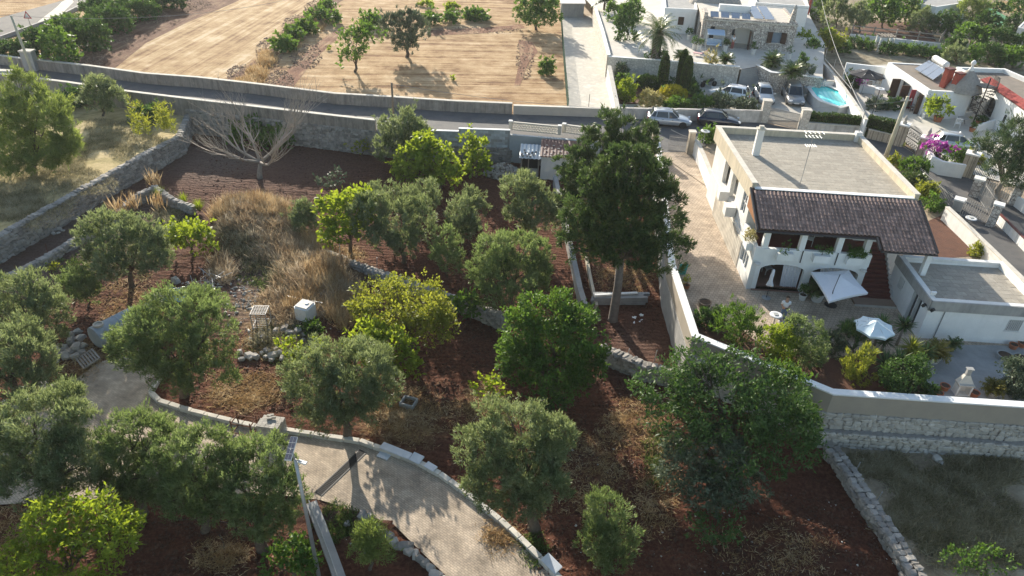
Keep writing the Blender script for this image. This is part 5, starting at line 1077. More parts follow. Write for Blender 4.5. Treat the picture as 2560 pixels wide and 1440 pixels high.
# things in front of the villa
def canopy(name,label,corners,apex,m,pole,base_r=.3,val=.16,group=None,ribs=True,mast=None):
    t = thing(name,label,'parasol',pole,0,group); mb = MB(); n = len(corners); C = [np.array(c,float) for c in corners]; A = np.array(apex,float); V = [A]; F = []; sub = 3
    ringv = []
    for i in range(n):
        a,b = C[i],C[(i + 1) % n]
        for s in range(sub): q = a + (b - a) * s / sub; q = q + (A - q) * (.06 * math.sin(math.pi * s / sub)) - np.array((0,0,.03 * math.sin(math.pi * s / sub))); ringv.append(q)
    k = len(ringv); mid = [q + (A - q) * .5 - np.array((0,0,.05)) for q in ringv]; V += mid + ringv + [q - np.array((0,0,val)) + (A - q) * .01 for q in ringv]
    for i in range(k): j = (i + 1) % k; F += [[0,1 + i,1 + j],[1 + i,1 + k + i,1 + k + j,1 + j],[1 + k + i,1 + 2 * k + i,1 + 2 * k + j,1 + k + j]]
    o = mb.add(V,F).build('canopy',m,t)
    mo = o.modifiers.new('thickness','SOLIDIFY'); mo.thickness = .012
    mb = MB(); p = np.array(pole,float); top = np.array(mast if mast is not None else (p[0],p[1],A[2]),float); mb.tube([p,top],.03,8)
    if mast is not None: mb.tube([top,A + (0,0,.1),A - (0,0,.1)],.025,6)
    mb.build('pole',METALD if mast is not None else METALG,t); rb = MB()
    for c in C: rb.tube([A - (0,0,.06),c - np.array((0,0,.03))],.012,4)
    rb.build('ribs',METALG,t); MB().lathe([(base_r,0),(base_r,.07),(base_r * .4,.1)],p,14).build('base',CONC if mast is None else METALD,t); return t
zc = UZ + 1.95; cs = [G(*p,zc) for p in ((2027,680),(2122,676),(2170,732),(2073,754))]; ap = G(2099,690,zc + .45)
canopy('parasol','big square white cantilever parasol in front of the porch',cs,ap,FABRIC,G(2076,764,UZ),.38,.14,'open parasols',mast=(*(cs[3][:2] * .85 + ap[:2] * .15),zc + .55))
zc = UZ + 1.9; c0 = G(2186,818,zc); R_ = 1.08; cs = [c0 + R_ * np.array((math.cos(a),math.sin(a),0)) for a in np.arange(8) * math.pi / 4 + .2]
canopy('parasol','round pale blue parasol among the yuccas',cs,c0 + (0,0,.42),mat('pale_blue_canvas',(0.62,0.72,0.76),(0.56,0.66,0.70),scale=2,rough=.9),(c0[0],c0[1],UZ),.3,.12,'open parasols')
b = G(1915,746,UZ); t = thing('parasol','closed cream parasol on a concrete foot by the porch','parasol',b); MB().lathe([(.28,0),(.28,.07),(.12,.1)],b,14).build('base',CONC,t); MB().tube([b,b + (.02,0,2.1)],.025,8).build('pole',METALD,t)
MB().lathe([(.02,2.15),(.07,2.05),(.10,1.7),(.12,1.35),(.17,1.15),(.21,1.0),(.10,.97)],b,10,0,lambda x,y,z: (x * (1 + .25 * math.sin(3 * math.atan2(y,x) + z * 4)),y * (1 + .25 * math.sin(3 * math.atan2(y,x) + z * 4)),z)).build('canopy',FABRIC,t,smooth=True)
def pot(name,label,p,r,h,m,plant=None,group=None,cat='pot',taper=.75):
    t = thing(name,label,cat,p,0,group); MB().lathe([(r * taper,0),(r * .95,h * .85),(r * 1.06,h * .86),(r * 1.06,h),(r * .9,h),(r * .88,h * .9)],p,16).build('pot',m,t,smooth=False)
    MB().lathe([(r * .89,h * .9),(r * .4,h * .95)],p,12).build('soil',SOILP,t); return t
def ball_plant(label,p,r,style='shrub',m=MID,h=None,group=None,name='potted_plant',cat='plant',k=.6,sub=None,cover=1.0):
    SEED[0] += 1; t = thing(name,label,cat,p,0,group); c = np.array(p,float) + (0,0,(h or r)); put('foliage',crown_mesh('foliage',[(c,np.array((r,r,h or r)))],style,m,SEED[0],k,cover,p[2]),t); MB().tube([p,c],[.03,.015],5).build('stem',BARK,t); return t
p = G(2040,752,UZ); pot('plant_pot','large white round pot under the sago palm by the porch',p,.42,.62,POTW); cycad('sago palm in the large white pot beside the porch',0,0,0,.95,FROND,36,.2,base=p + (0,0,.6))
p = G(2004,750,UZ); pot('plant_pot','small white footed pot left of the large white pot',p,.24,.42,POTW); ball_plant('leafy plant in the small white footed pot',p + (0,0,.42),.28)
for q,lab in zip(PLN,('left box planter shrub on the balcony','middle box planter shrub on the balcony','right box planter shrub on the balcony','golden shrub in the planter on the west corner of the balcony')):
    ball_plant(lab,q,.34 if 'golden' in lab else .46,'shrub',GOLDB if 'golden' in lab else MID,.36 if 'golden' in lab else .26,'balcony planter shrubs')
p = G(1760,768,UZ); pot('barrel_planter','dark wooden barrel planter beside the drive',p,.38,.42,WOOD,cat='planter',taper=.85)
p = G(1715,722,UZ); pot('plant_pot','small terracotta pot against the drive wall',p,.2,.3,TERRA); ball_plant('yellow green plant in the small terracotta pot by the drive',p + (0,0,.3),.22,'shrub',YELLOWG)
b = G(1704,690,UZ); t = thing('teal_sheet','teal corrugated sheet leaning on the drive wall','sheet',b); mb = MB()
for i in range(9): mb.obox((b[0] - .25 + i * .06,b[1],UZ + .5),(.05,.03,1.0),0,0,.25)
mb.build('panel',mat('teal_plastic',(0.06,0.34,0.30),(0.08,0.40,0.35),scale=3,rough=.4),t)
# chairs seen in porch and veranda
def simple_chair(name,label,p,rz,m,s=1.0,group=None):
    t = thing(name,label,'chair',p,rz,group); A = lambda *a: MB().box(*[v * s for v in a])
    MB().box(-.24 * s,.24 * s,-.24 * s,.22 * s,.42 * s,.46 * s).build('seat',m,t,True); mb = MB()
    for i in range(5): mb.box((-.22 + i * .1) * s,(-.18 + i * .1) * s,.2 * s,.24 * s,.5 * s,.88 * s)
    mb.box(-.24 * s,.24 * s,.195 * s,.245 * s,.86 * s,.92 * s).build('backrest',m,t,True)
    for x in (-.22,.2):
        for y in (-.22,.2): MB().box(x * s,(x + .04) * s,y * s,(y + .04) * s,0,(.42 if y < 0 else .9) * s).build('leg',m,t,True)
    for x in (-.26,.22): MB().box(x * s,(x + .05) * s,-.22 * s,.2 * s,.64 * s,.67 * s).build('armrest',m,t,True)
    return t
simple_chair('garden_chair','white slatted chair under the left porch arch',HV(1.75,2.0,.1),HA + .3,METALW,1.05,'villa chairs'); simple_chair('garden_chair','white slatted chair up on the veranda',HV(3.85,2.0,2.42),HA - .4,METALW,1.05,'villa chairs')
# disc lamps
def disc_lamp(label,px,py,z,pytop,r=.36,stand=METALG):
    b = G(px,py,z); h = H_at(b,pytop); t = thing('garden_lamp',label,'lamp',b,0,'round disc garden lamps'); MB().tube([b,b + (0,0,h)],.035,7).build('post',stand,t)
    MB().lathe([(r * .7,h - .03),(r,h),(r,h + .04),(r * .85,h + .06),(r * .5,h + .05)],b,20).build('disc',PLAST,t); MB().obox((b[0],b[1],b[2] + h + .075),(r * .7,r * .7,.02)).build('panel',mat('grey_panel',(0.35,0.36,0.34)),t)
disc_lamp('white disc lamp in front of the standing man',1930,822,UZ,788)
disc_lamp('white disc lamp on the drive wall near the villa gate',1757,362,UZ,328,.42)
disc_lamp('white disc lamp beside the villa side gate',2422,560,UZ,546,.4)
# planting in the villa bed
tree('juniper','conifer_shrub',MID,'wide feathery juniper at the left end of the villa bed',(1852,855),[(1835,805,46,36),(1875,815,38,40),(1850,785,36,24)],UZ,.06,'shrub',None)
tree('box_bush','citrus',LIME,'bright green round bush in front of the disc lamp',(1945,905),[(1930,850,32,34),(1958,860,30,34),(1945,832,28,20)],UZ,.06,'shrub',None,k=.5)
tree('pale_shrub','shrub',OLIVEG,'pale olive green shrub behind the bright round bush',(2010,905),[(1995,828,34,34),(2022,850,38,44),(1985,800,20,14),(2035,880,30,34)],UZ,.06,'shrub',None,k=.5)
tree('golden_conifer','conifer_shrub',YELLOWG,'yellow green conifer bush at the wall of the villa bed',(2145,955),[(2140,905,32,34),(2165,888,20,24),(2128,928,22,22)],UZ,.05,'shrub',None)
tree('dark_bush','citrus',DARK,'big dark round bush below the yuccas',(2265,985),[(2262,940,50,40),(2290,925,30,34),(2240,955,34,28)],UZ,.06,'shrub',None,k=.5)
tree('spotted_bush','citrus',GREYG,'grey green bush at the right edge of the villa court',(2540,985),[(2530,935,36,40),(2558,945,36,40)],UZ,.06,'shrub',None,k=.5)
shrub('dark low shrub at the left corner of the villa bed','shrub',DARK,1775,798,34,24,UZ); shrub('grey rosemary between the pale shrub and the yuccas','conifer_shrub',GREYG,2085,862,34,30,UZ)
shrub('dark fern clump under the pale blue parasol','conifer_shrub',DARK,2130,850,34,40,UZ)
cycad('small fan palm at the left end of the villa bed',1795,790,UZ,.6,FROND,26,.3); cycad('sago palm left of the pale blue parasol',2118,838,UZ,.8,FROND,30,.4)
yucca('tall yucca in front of the pale blue parasol',2185,865,UZ,1.5,.62,80); yucca('tall yucca right of the pale blue parasol',2240,865,UZ,1.4,.68,80); yucca('lower yucca below the parasol',2200,885,UZ,.9,.6,70)
yucca('broad yucca clump at the lower left of the group',2215,935,UZ,1.0,.75,70,2); yucca('bright yellow green yucca in the group',2262,925,UZ,1.3,.75,80,2,YELLOWG); yucca('rightmost yucca of the group',2300,915,UZ,.9,.65,70)
p = G(2330,905,UZ); pot('plant_pot','white pot under the sago palm at the annex wall',p,.36,.45,POTW); cycad('olive sago palm in the white pot at the annex wall',0,0,0,.95,leafmat('olive_frond',[(0.09,0.09,0.015),(0.14,0.13,0.02),(0.20,0.17,0.03),(0.26,0.22,0.05)],trans=.3),36,.2,base=p + (0,0,.42))
cycad('small sago palm right of the potted one at the annex wall',2376,878,UZ,.6,FROND,22,.45)
p = G(2474,990,UZ); pot('plant_pot','pale stone pot by the boundary wall',p,.38,.42,CONC); cycad('round sago palm in the pale stone pot',0,0,0,.7,MATS['olive_frond'],34,.1,base=p + (0,0,.42))
for lab,px,py in (('left round concrete planter in the side court',2508,898),('right round concrete planter in the side court',2548,905)): p = G(px,py,UZ); pot('ring_planter',lab,p,.42,.34,CONC,group='concrete ring planters',cat='planter',taper=1.0)
for lab,px,py in (('terracotta pot left of the white barbecue',2358,975),('dark pot at the wall left of the white barbecue',2342,992),('terracotta pot right of the white barbecue',2432,992),('terracotta pots stacked by the annex, left one',2530,872),('terracotta pots stacked by the annex, right one',2552,868)): p = G(px,py,UZ); pot('plant_pot',lab,p,.24,.34,TERRA,group='terracotta pots in the side court')
b = G(2400,985,UZ); t = thing('barbecue','white masonry barbecue with chimney in the side court','barbecue',b,HA); A_ = lambda *a: MB().box(*a)
MB().box(-.5,.5,-.3,.3,0,.12).build('plinth',WHITE,t,True)
for x in (-.48,.36): MB().box(x,x + .12,-.28,.3,.12,.85).build('leg',WHITE,t,True)
MB().box(-.52,.52,-.32,.32,.85,.95).build('slab',CAPST,t,True); MB().box(-.36,.36,.22,.3,.12,.85).build('back',WHITE,t,True)
mb = MB(); mb.hull([(-.5,-.1,.95),(.5,-.1,.95),(.5,.32,.95),(-.5,.32,.95)],[(-.18,.08,1.5),(.18,.08,1.5),(.18,.3,1.5),(-.18,.3,1.5)]); mb.build('hood',CAPST,t,True); MB().box(-.15,.15,.09,.29,1.5,1.95).build('chimney',GREYPL,t,True); MB().box(-.22,.22,.03,.35,1.97,2.03).build('chimney_cap',GREYPL,t,True)
t.scale = (.78,.78,.8)
b = G(1985,790,UZ); t = thing('garden_hose','thin yellow garden hose lying in loops near the man','hose',b); rr = [b + np.array((-1.4,.6,.02))] + [b + np.array((.35 * math.cos(a) * (1 - a / 40) + .25,.28 * math.sin(a) + .1,.02 + a * .002)) for a in np.arange(0,13,.4)] + [b + np.array((.6,.9,.02))]
MB().tube(rr,.014,5).build('tube',mat('yellow_hose',(0.45,0.36,0.08),(0.38,0.30,0.07)),t)

# ------------------------------------------------------------------ villa gate and its surroundings
def bars(mb,a,b,z0,z1,n,w=.02,rails=(),arch=0.0,m=0):
    a = np.array(a,float); b = np.array(b,float)
    for i in range(n + 1):
        t = i / n; p = a + (b - a) * t; zt_ = z1 + arch * math.sin(math.pi * t); mb.beam((p[0],p[1],z0),(p[0],p[1],zt_),w,w,m)
    for rz_ in rails: mb.beam((a[0],a[1],rz_),(b[0],b[1],rz_),w * 1.4,w * 1.6,m)
def pillar(label,p,w_,h,m,capm=CAPST,rz=0.0,d_=None,name='gate_pillar',group=None,finial=None):
    t = thing(name,label,'pillar',p,rz,group); MB().box(-w_ / 2,w_ / 2,-(d_ or w_) / 2,(d_ or w_) / 2,-.1,h).build('shaft',m,t,True); MB().box(-w_ / 2 - .06,w_ / 2 + .06,-(d_ or w_) / 2 - .06,(d_ or w_) / 2 + .06,h,h + .12).build('cap',capm,t,True)
    if finial: MB().lathe([(.16,0),(.2,.12),(.1,.25),(.17,.42),(.12,.6),(.04,.8)],(0,0,h + .12),12).build('finial',finial,t,True,True)
    return t
TUFFB = brickmat('tuff_courses',(0.50,0.43,0.33),(0.42,0.36,0.28),(0.24,0.20,0.16),0.4,0.25,mortar=.02)
p = G(1632,380,UZ); pillar('left stone pillar of the villa gate, half behind the cypress',p,.5,2.0,TUFFB,group='villa gate pillars')
p2 = G(1722,384,UZ); pillar('right stone pillar of the villa gate',p2,.5,2.0,TUFFB,group='villa gate pillars')
t = thing('iron_gate','open grey bar gate leaf at the villa entrance','gate',G(1690,378,UZ)); mb = MB(); ga = G(1669,376,UZ); gb = G(1712,381,UZ); bars(mb,ga,gb,UZ + .05,UZ + 1.5,14,.025,(UZ + .1,UZ + .55,UZ + 1.3),.0)
for i in range(12): t0,t1 = i / 12,(i + 1) / 12; q = lambda s: ga + (gb - ga) * s + np.array((0,0,1.5 + .45 * (1 - s) ** 1.5)); mb.beam(q(t0),q(t1),.03,.04)
mb.build('bars',GATEG,t)
WV = [G(1735,388,UZ),G(1752,425,UZ),G(1774,482,UZ)]; wallthing('forecourt_wall','bright white wall between the villa gate and the house',WV,.25,UZ - .1,UZ + 1.35,WHITE2,CAPST)
shrub('green shrub behind the bright white forecourt wall','shrub',MID,1772,342,24,20,UZ); 
# lane balustrades and the wall under them
t = thing('retaining_wall','pale rendered wall carrying the balustrades above the tool shed','wall',(*RS[9][:2],0)); mb = MB(); wall_strip(mb,[RS[8][:2],RS[9][:2],RS[10][:2]],.3,-.1,2.75); mb.build('render',mat('blue_grey_render',(0.46,0.48,0.48),(0.36,0.38,0.38),scale=.8,bump=.3),t)
def balustrade(label,pa,pb,z):
    a = G(*pa,z)[:2]; b = G(*pb,z)[:2]; t = thing('balustrade',label,'balustrade',(*a,z),0,'lane balustrades'); d = unit(b - a); l = np.linalg.norm(b - a); ang = math.atan2(d[1],d[0]); H = .78
    for q in (a,b): MB().obox((q[0],q[1],z + H / 2),(.28,.26,H + .04),ang).build('post',CAPST,t); MB().obox((q[0],q[1],z + H + .06),(.36,.34,.08),ang).build('post_cap',WHITE,t)
    for zz,nm in ((z + .05,'bottom_rail'),(z + H - .04,'top_rail')): mb = MB(); mb.beam((*a,zz),(*b,zz),.2,.09); mb.build(nm,CAPST,t)
    mb = MB(); nx_ = int(l / .26)
    for r_ in range(3):
        for i in range(nx_):
            u = (i + .5 + (.5 if r_ % 2 else 0)) * l / nx_
            if u > l - .15: continue
            c = np.array((*(a + d * u),z + .2 + r_ * .2)); n = 8; ringp = []
            V = []; F = []
            for k in range(n):
                an = 2 * math.pi * k / n
                for rr,off_ in ((.125,-.06),(.125,.06),(.075,.06),(.075,-.06)):
                    V.append(c + np.array((d[0] * math.cos(an) * rr - d[1] * off_,d[1] * math.cos(an) * rr + d[0] * off_,math.sin(an) * rr * .85)))
            for k in range(n):
                k2 = (k + 1) % n
                for q in range(4): F.append([4 * k + q,4 * k + (q + 1) % 4,4 * k2 + (q + 1) % 4,4 * k2 + q])
            mb.add(V,F)
    mb.build('pierced_rings',CAPST,t,kind='stuff')
balustrade('left length of pierced balustrade above the tool shed',(1276,324),(1398,336),2.75); balustrade('right length of pierced balustrade running behind the cypress',(1409,331),(1490,342),2.75)
# tool shed and lean-to
SB = G(1350,447,0); SA = math.radians(-3)
shed = thing('tool_shed','small white tool shed with brown ribbed roof below the lane','shed',SB,SA)
MB().box(0,3.6,0,2.4,-.1,2.25).build('wall',WHITE,shed,True)
mb = MB(); n = 26
V = []; F = []
for i in range(n + 1):
    x = -.12 + 3.9 * i / n; o = .035 * (i % 2); V += [(x,-.15,2.2 + o),(x,2.5,2.72 + o),(x,2.5,2.66 + o),(x,-.15,2.14 + o)]
for i in range(n): b = 4 * i; F += [[b,b + 4,b + 5,b + 1],[b + 2,b + 6,b + 7,b + 3],[b + 3,b + 7,b + 4,b],[b + 1,b + 5,b + 6,b + 2]]
MB().add(V,F).build('roof',mat('brown_sheet',(0.17,0.085,0.07),(0.12,0.065,0.055),scale=3,rough=.6),shed,True)
mb = MB()
for r_ in range(4):
    for i in range(4): mb.box(.1 + i * .62 + .2 * (r_ % 2),.3 + i * .62 + .2 * (r_ % 2),.25 + r_ * .42,.29 + r_ * .42,2.32 + r_ * .083,2.345 + r_ * .083)
mb.build('roof_clips',METALW,shed,True,kind='stuff')
MB().tube([(1.35,-.04,.5),(1.35,-.04,1.35),(1.45,-.04,1.5),(1.55,-.04,1.35),(1.55,-.04,.5)],.02,6).build('wall_bracket',METALG,shed,True)
lb = G(1302,440,0); lean = thing('lean_to','ramshackle lean-to with pale corrugated roof beside the tool shed','shed',lb,SA)
for x,y in ((0,0),(.62,0),(1.5,0),(0,1.5),(1.5,1.5)): MB().box(x - .05,x + .05,y - .05,y + .05,-.1,1.85 if y < 1 else 2.2).build('post',WOODG,lean,True)
MB().box(.66,1.46,-.03,.03,0,.8).build('panel',CONC,lean,True); MB().box(0,1.5,1.5,1.56,0,2.1).build('back',METALD,lean,True); MB().box(-.03,.03,.05,1.45,0,1.9).build('side',METALD,lean,True)
V = []; F = []; n = 22
for i in range(n + 1):
    x = -.2 + 1.95 * i / n; o = .03 * math.sin(i * 1.57); V += [(x,-.35,1.86 + o),(x,1.8,2.32 + o),(x,1.8,2.3 + o),(x,-.35,1.84 + o)]
for i in range(n): b = 4 * i; F += [[b,b + 4,b + 5,b + 1],[b + 2,b + 6,b + 7,b + 3],[b + 3,b + 7,b + 4,b],[b + 1,b + 5,b + 6,b + 2]]
MB().add(V,F).build('roof',mat('pale_corrugated',(0.55,0.60,0.62),(0.46,0.51,0.53),scale=3,rough=.5,metal=.3),lean,True)
rg = random.Random(8); la = Matrix.Translation(Vector([float(v) for v in lb])) @ Matrix.Rotation(SA,4,'Z')
for i,(x,y) in enumerate(((-.02,.1),(.3,.35),(.1,-.15),(.45,-.1),(.6,.2),(.75,-.15),(.9,.4),(1.05,.1),(.2,.7),(1.2,.55))):
    w_ = la @ Vector((x,y,1.86 + (y + .35) * .214 + .10)); o = put('roof_stone',STV[i % 6],None,label='small dark stone weighing down the pale corrugated roof, ' + ('leftmost','fourth from left','second from left','fifth from left','sixth from left','seventh from left','eighth from left','ninth from left','third from left','rightmost')[i],cat='stone',group='stones on the lean-to roof',kind='thing'); o.matrix_basis = TRS(w_,rg.uniform(0,3),(.2,.16,.13))
# rubble heap
b = G(1258,440,0); t = thing('rubble_heap','heap of broken pale blocks beside the lean-to','rubble',b); rg = random.Random(12); its = []
for i in range(230):
    a = rg.uniform(0,6.28); r_ = math.sqrt(rg.random()); x,y = r_ * math.cos(a) * 1.75,r_ * math.sin(a) * 1.2 + .3; z = max(0.05,1.15 * (1 - r_ ** 1.3)) * rg.uniform(.75,1.05)
    its.append((TRS((b[0] + x,b[1] + y,z),rg.uniform(0,6.28),(rg.uniform(.12,.42),rg.uniform(.12,.26),rg.uniform(.1,.2)),rg.uniform(-.6,.6),rg.uniform(-.6,.6)),rg.randrange(3)))
pieces(t,'block',its,STBX,PALESTI)
MB().lathe([(1.7,-.1),(1.4,.3),(.9,.65),(.3,.95)],(b[0],b[1] + .3,0),14,0,lambda x,y,z: (x,y * .68,z)).build('core',MORTAR,t)

# ------------------------------------------------------------------ things lying about the garden
b = G(258,872,0); t = thing('water_tank','blue grey cylindrical tank lying on its side by the paved yard','tank',b); e0 = G(245,868,0) + (0,0,.68); dv = unit(np.array((.62,1.0,0.0))); e1 = e0 + dv * 2.7
def cyl(mb,pts,n=20): mb.tube([p for p,r in pts],[r for p,r in pts],n)
mb = MB(); cyl(mb,[(e0 - dv * .12,.35),(e0 - dv * .05,.58),(e0,.68),(e0 + dv * .5,.68),(e0 + dv * .52,.70),(e0 + dv * .58,.70),(e0 + dv * .6,.68),(e0 + dv * 1.4,.68),(e0 + dv * 1.42,.70),(e0 + dv * 1.48,.70),(e0 + dv * 1.5,.68),(e0 + dv * 2.2,.68),(e1,.66),(e1 + dv * .1,.35)]); mb.build('body',TANKC,t,smooth=False)
hc = e0 + dv * .42 + (0,0,.64); MB().lathe([(.28,0),(.28,.14),(.22,.14),(.20,.06)],hc,18).build('manhole',mat('pale_rim',(0.55,0.50,0.42),(0.45,0.41,0.35)),t)
b = G(222,903,0); t = thing('pallet','weathered wooden pallet tilted against the rock pile','pallet',b,-.75)
for i in range(7): MB().box(-.6,.6,-.5 + i * .15,-.4 + i * .15,.42 + i * .04 - .34,.44 + i * .04 - .34).build('slat',WOODG,t,True)
for x in (-.58,-.05,.48): mb = MB(); mb.beam((x + .05,-.5,.02),(x + .05,.5,.29),.1,.08); mb.build('bearer',WOODG,t,True)
rb = random.Random(31)
def boulders(name,label,spots,group,big=.42,var=None,z=0.0):
    ORD = ['first','second','third','fourth','fifth','sixth','seventh','eighth','ninth','tenth','eleventh','twelfth','thirteenth','fourteenth','fifteenth','sixteenth','seventeenth']
    for i,(px,py,s) in enumerate(sorted(spots)):
        p = G(px,py,z); o = put(name,(var or STV)[i % 6],None,label=label + ', ' + ORD[i] + ' from the left',cat='stone',group=group,kind='thing'); o.matrix_basis = TRS((p[0],p[1],z + big * s * .28),rb.uniform(0,6),(big * s * rb.uniform(.9,1.5),big * s * rb.uniform(.8,1.1),big * s * rb.uniform(.6,.9)),rb.uniform(-.25,.25),rb.uniform(-.25,.25))
boulders('boulder','grey boulder in the heap left of the fallen tank',[(160,875,1.2),(180,860,1.3),(200,850,1.1),(175,885,1.2),(195,875,1.4),(150,890,1.0),(210,868,1.0),(190,895,1.1),(165,895,1.2),(205,885,.9),(180,840,.9),(195,832,.8),(140,905,.9)],'boulders left of the tank',.42)
boulders('boulder','dark edge stone between the left olives and the paved yard',[(0,1045,1.2),(25,1030,1.3),(45,1020,1.0),(70,1012,1.2),(95,1000,1.1),(115,985,1.2),(135,970,1.0),(20,1010,1.0),(60,990,.9),(110,965,1.0)],'edge stones at the yard',.38)
boulders('boulder','pale boulder in the row that borders the curved drive',[(905,1292,1.2),(918,1302,1.1),(932,1310,.9),(945,1318,.8),(962,1335,1.0),(975,1345,1.2),(985,1358,1.1),(993,1370,.9),(1015,1368,1.2),(1022,1382,1.3),(1040,1388,1.0),(1052,1402,1.1),(1063,1412,1.2),(1078,1425,1.2),(1090,1440,1.1),(1110,1452,1.1),(868,1312,.8)],'boulders along the drive',.33,STV)
boulders('boulder','grey boulder in the broken row left of the pale slabs',[(600,885,1.1),(622,893,1.3),(640,895,1.1),(655,885,.8),(605,900,.9)],'boulder row below the mound',.34)
boulders('boulder','grey boulder strewn among the dry grass below the white tub',[(690,830,1.0),(712,825,1.3),(726,836,1.1),(745,832,1.2),(760,840,1.0),(656,845,.8),(735,850,1.0),(757,856,.9),(776,850,.7)],'boulders below the tub',.36)
boulders('stone_block','cut pale block in the tumbled pair of slabs',[(668,880,1.0),(683,892,1.2),(700,886,1.1),(690,875,.9),(665,895,.8),(705,898,.8),(680,902,.8)],'cut blocks by the boulders',.36,STV)
boulders('stone','grey stone in the heap behind the blue tarpaulin',[(412,745,1.0),(395,752,1.2),(380,760,1.0),(400,762,.9),(370,770,.9),(425,720,.8),(440,705,.9)],'stones behind the tarpaulin',.5)
boulders('stone','white pebble heap fallen at the foot of the meadow wall',[(128,580,.7),(140,577,.6),(150,575,.7),(135,586,.6),(146,584,.5),(158,578,.5)],'white stones at the meadow wall',.42,STP)
boulders('stone','pale stone lying in the faded pasture',[(2312,1132,.8),(2340,1150,1.0),(2350,1160,.7),(2545,1130,1.0),(2550,1148,.8),(2500,1145,.5)],'stones in the pasture',.36,STP,.15)
# white tub
b = G(765,788,.35); t = thing('plastic_tub','white square plastic tank sitting in the dry grass','tank',b,-.35); zb = b[2] - .3
bm = bmesh.new(); bmesh.ops.create_cube(bm,size=1.0); bmesh.ops.scale(bm,vec=(1.0,1.0,1.05),verts=bm.verts); bmesh.ops.bevel(bm,geom=bm.edges[:],offset=.09,segments=3,affect='EDGES'); me = bpy.data.meshes.new('body'); bm.to_mesh(me); bm.free(); me.materials.append(PLAST); o = put('body',me,t,True); o.location = (0,0,.32)
MB().box(-.42,.42,-.42,.42,.845,.87).build('lid_panel',mat('faded_plastic',(0.62,0.58,0.50),(0.74,0.72,0.68),scale=3),t,True)
MB().lathe([(.12,.87),(.12,.93),(.02,.93)],(.1,.12,0),14).build('filler_cap',PLAST,t,True)
mb = MB(); mb.beam(G(718,740,.7),G(806,757,.7),.03,.03); mb.build('grey_pole',METALG,None,label='long grey pole lying behind the white square tank',cat='pole',kind='thing')
# wire crate
b = G(655,808,.1); t = thing('wire_cage','pale metal cage frame standing beside the ash patch','cage',b,0.05); w_,d_,h_ = .9,.9,1.0
fr = MB()
for x in (-w_ / 2,w_ / 2):
    for y in (-d_ / 2,d_ / 2): fr.beam((x,y,-.05),(x,y,h_),.06,.06)
for y in (-d_ / 2,d_ / 2):
    for z in (.0,h_): fr.beam((-w_ / 2,y,z),(w_ / 2,y,z),.04,.04)
for x in (-w_ / 2,w_ / 2):
    for z in (.0,h_): fr.beam((x,-d_ / 2,z),(x,d_ / 2,z),.04,.04)
fr.build('frame',GATEG,t,True); wr = MB()
for i in range(1,6): wr.beam((-w_ / 2 + w_ * i / 6,-d_ / 2,0),(-w_ / 2 + w_ * i / 6,-d_ / 2,h_),.02,.02); wr.beam((-w_ / 2,-d_ / 2,h_ * i / 6),(w_ / 2,-d_ / 2,h_ * i / 6),.02,.02); wr.beam((-w_ / 2 + w_ * i / 6,-d_ / 2,h_),(-w_ / 2 + w_ * i / 6,d_ / 2,h_),.025,.025); wr.beam((-w_ / 2,-d_ / 2 + d_ * i / 6,h_ + .01),(w_ / 2,-d_ / 2 + d_ * i / 6,h_ + .01),.025,.025)
wr.build('wires',GATEG,t,True)
b = G(435,742,.1); t = thing('blue_tarpaulin','crumpled blue tarpaulin and hose behind the big round olive','tarpaulin',b); rr = random.Random(5); mb = MB(); n = 12; V = []; F = []
for i in range(n):
    for j in range(n): x,y = (i / (n - 1) - .5) * 1.6,(j / (n - 1) - .5) * 1.1; V.append((b[0] + x,b[1] + y,.08 + .35 * math.exp(-(x * x + y * y) * 2.5) + rr.uniform(-.07,.09)))
for i in range(n - 1):
    for j in range(n - 1): F.append([i * n + j,(i + 1) * n + j,(i + 1) * n + j + 1,i * n + j + 1])
mb.add(V,F).build('sheet',BLUET,t); MB().tube([b + np.array((.5 * math.cos(a),.35 * math.sin(a),.45 + .02 * math.sin(3 * a))) for a in np.arange(0,12.6,.35)],.045,6).build('hose',BLUET,t)
b = G(515,715,.1); t = thing('metal_scrap','tangle of grey wire mesh beside the dry grass','scrap',b); mb = MB(); rr = random.Random(2)
for i in range(36): q = b + np.array((rr.uniform(-1,1),rr.uniform(-1.3,.9),rr.uniform(.05,.5))); mb.beam(q,q + np.array((rr.uniform(-.9,.9),rr.uniform(-.9,.9),rr.uniform(-.2,.3))),.025,.025)
mb.build('wires',METALG,t)
# brick pallet, steel trestle
b = G(682,1082,0); t = thing('brick_stack','pallet stacked with pale concrete bricks at the edge of the drive','bricks',b,-.12); its = []; rr = random.Random(6); MT = Matrix.Translation(Vector([float(v) for v in b])) @ Matrix.Rotation(-.12,4,'Z')
MB().box(-.58,.58,-.48,.48,0,.1).build('pallet',WOODG,t,True)
for k in range(7):
    for i in range(5):
        for j in range(8 if k < 6 else 5): its.append((MT @ TRS((-.46 + i * .23 + rr.uniform(-.008,.008),-.42 + j * .12,.155 + k * .105),0,(.222,.112,.1)),rr.randrange(3)))
for i in range(5): its.append((MT @ TRS((rr.uniform(-.3,.1),rr.uniform(0,.4),.90 + .0 * i),rr.uniform(-.5,.5),(.222,.112,.1)),0))
pieces(t,'brick',its,STBX,PALESTI,300,'bricks')
b = G(615,1080,0); t = thing('steel_trestle','rusty steel trestle frame left of the brick stack','trestle',b,-.15); mb = MB(); RUST = mat('rusty_steel',(0.16,0.07,0.04),(0.10,0.05,0.035),scale=8,bump=.3)
for x in (-.55,.5):
    for y in (-.3,.35): mb = MB(); mb.beam((x,y,0),(x,y,.95),.05,.05); mb.build('leg',RUST,t,True)
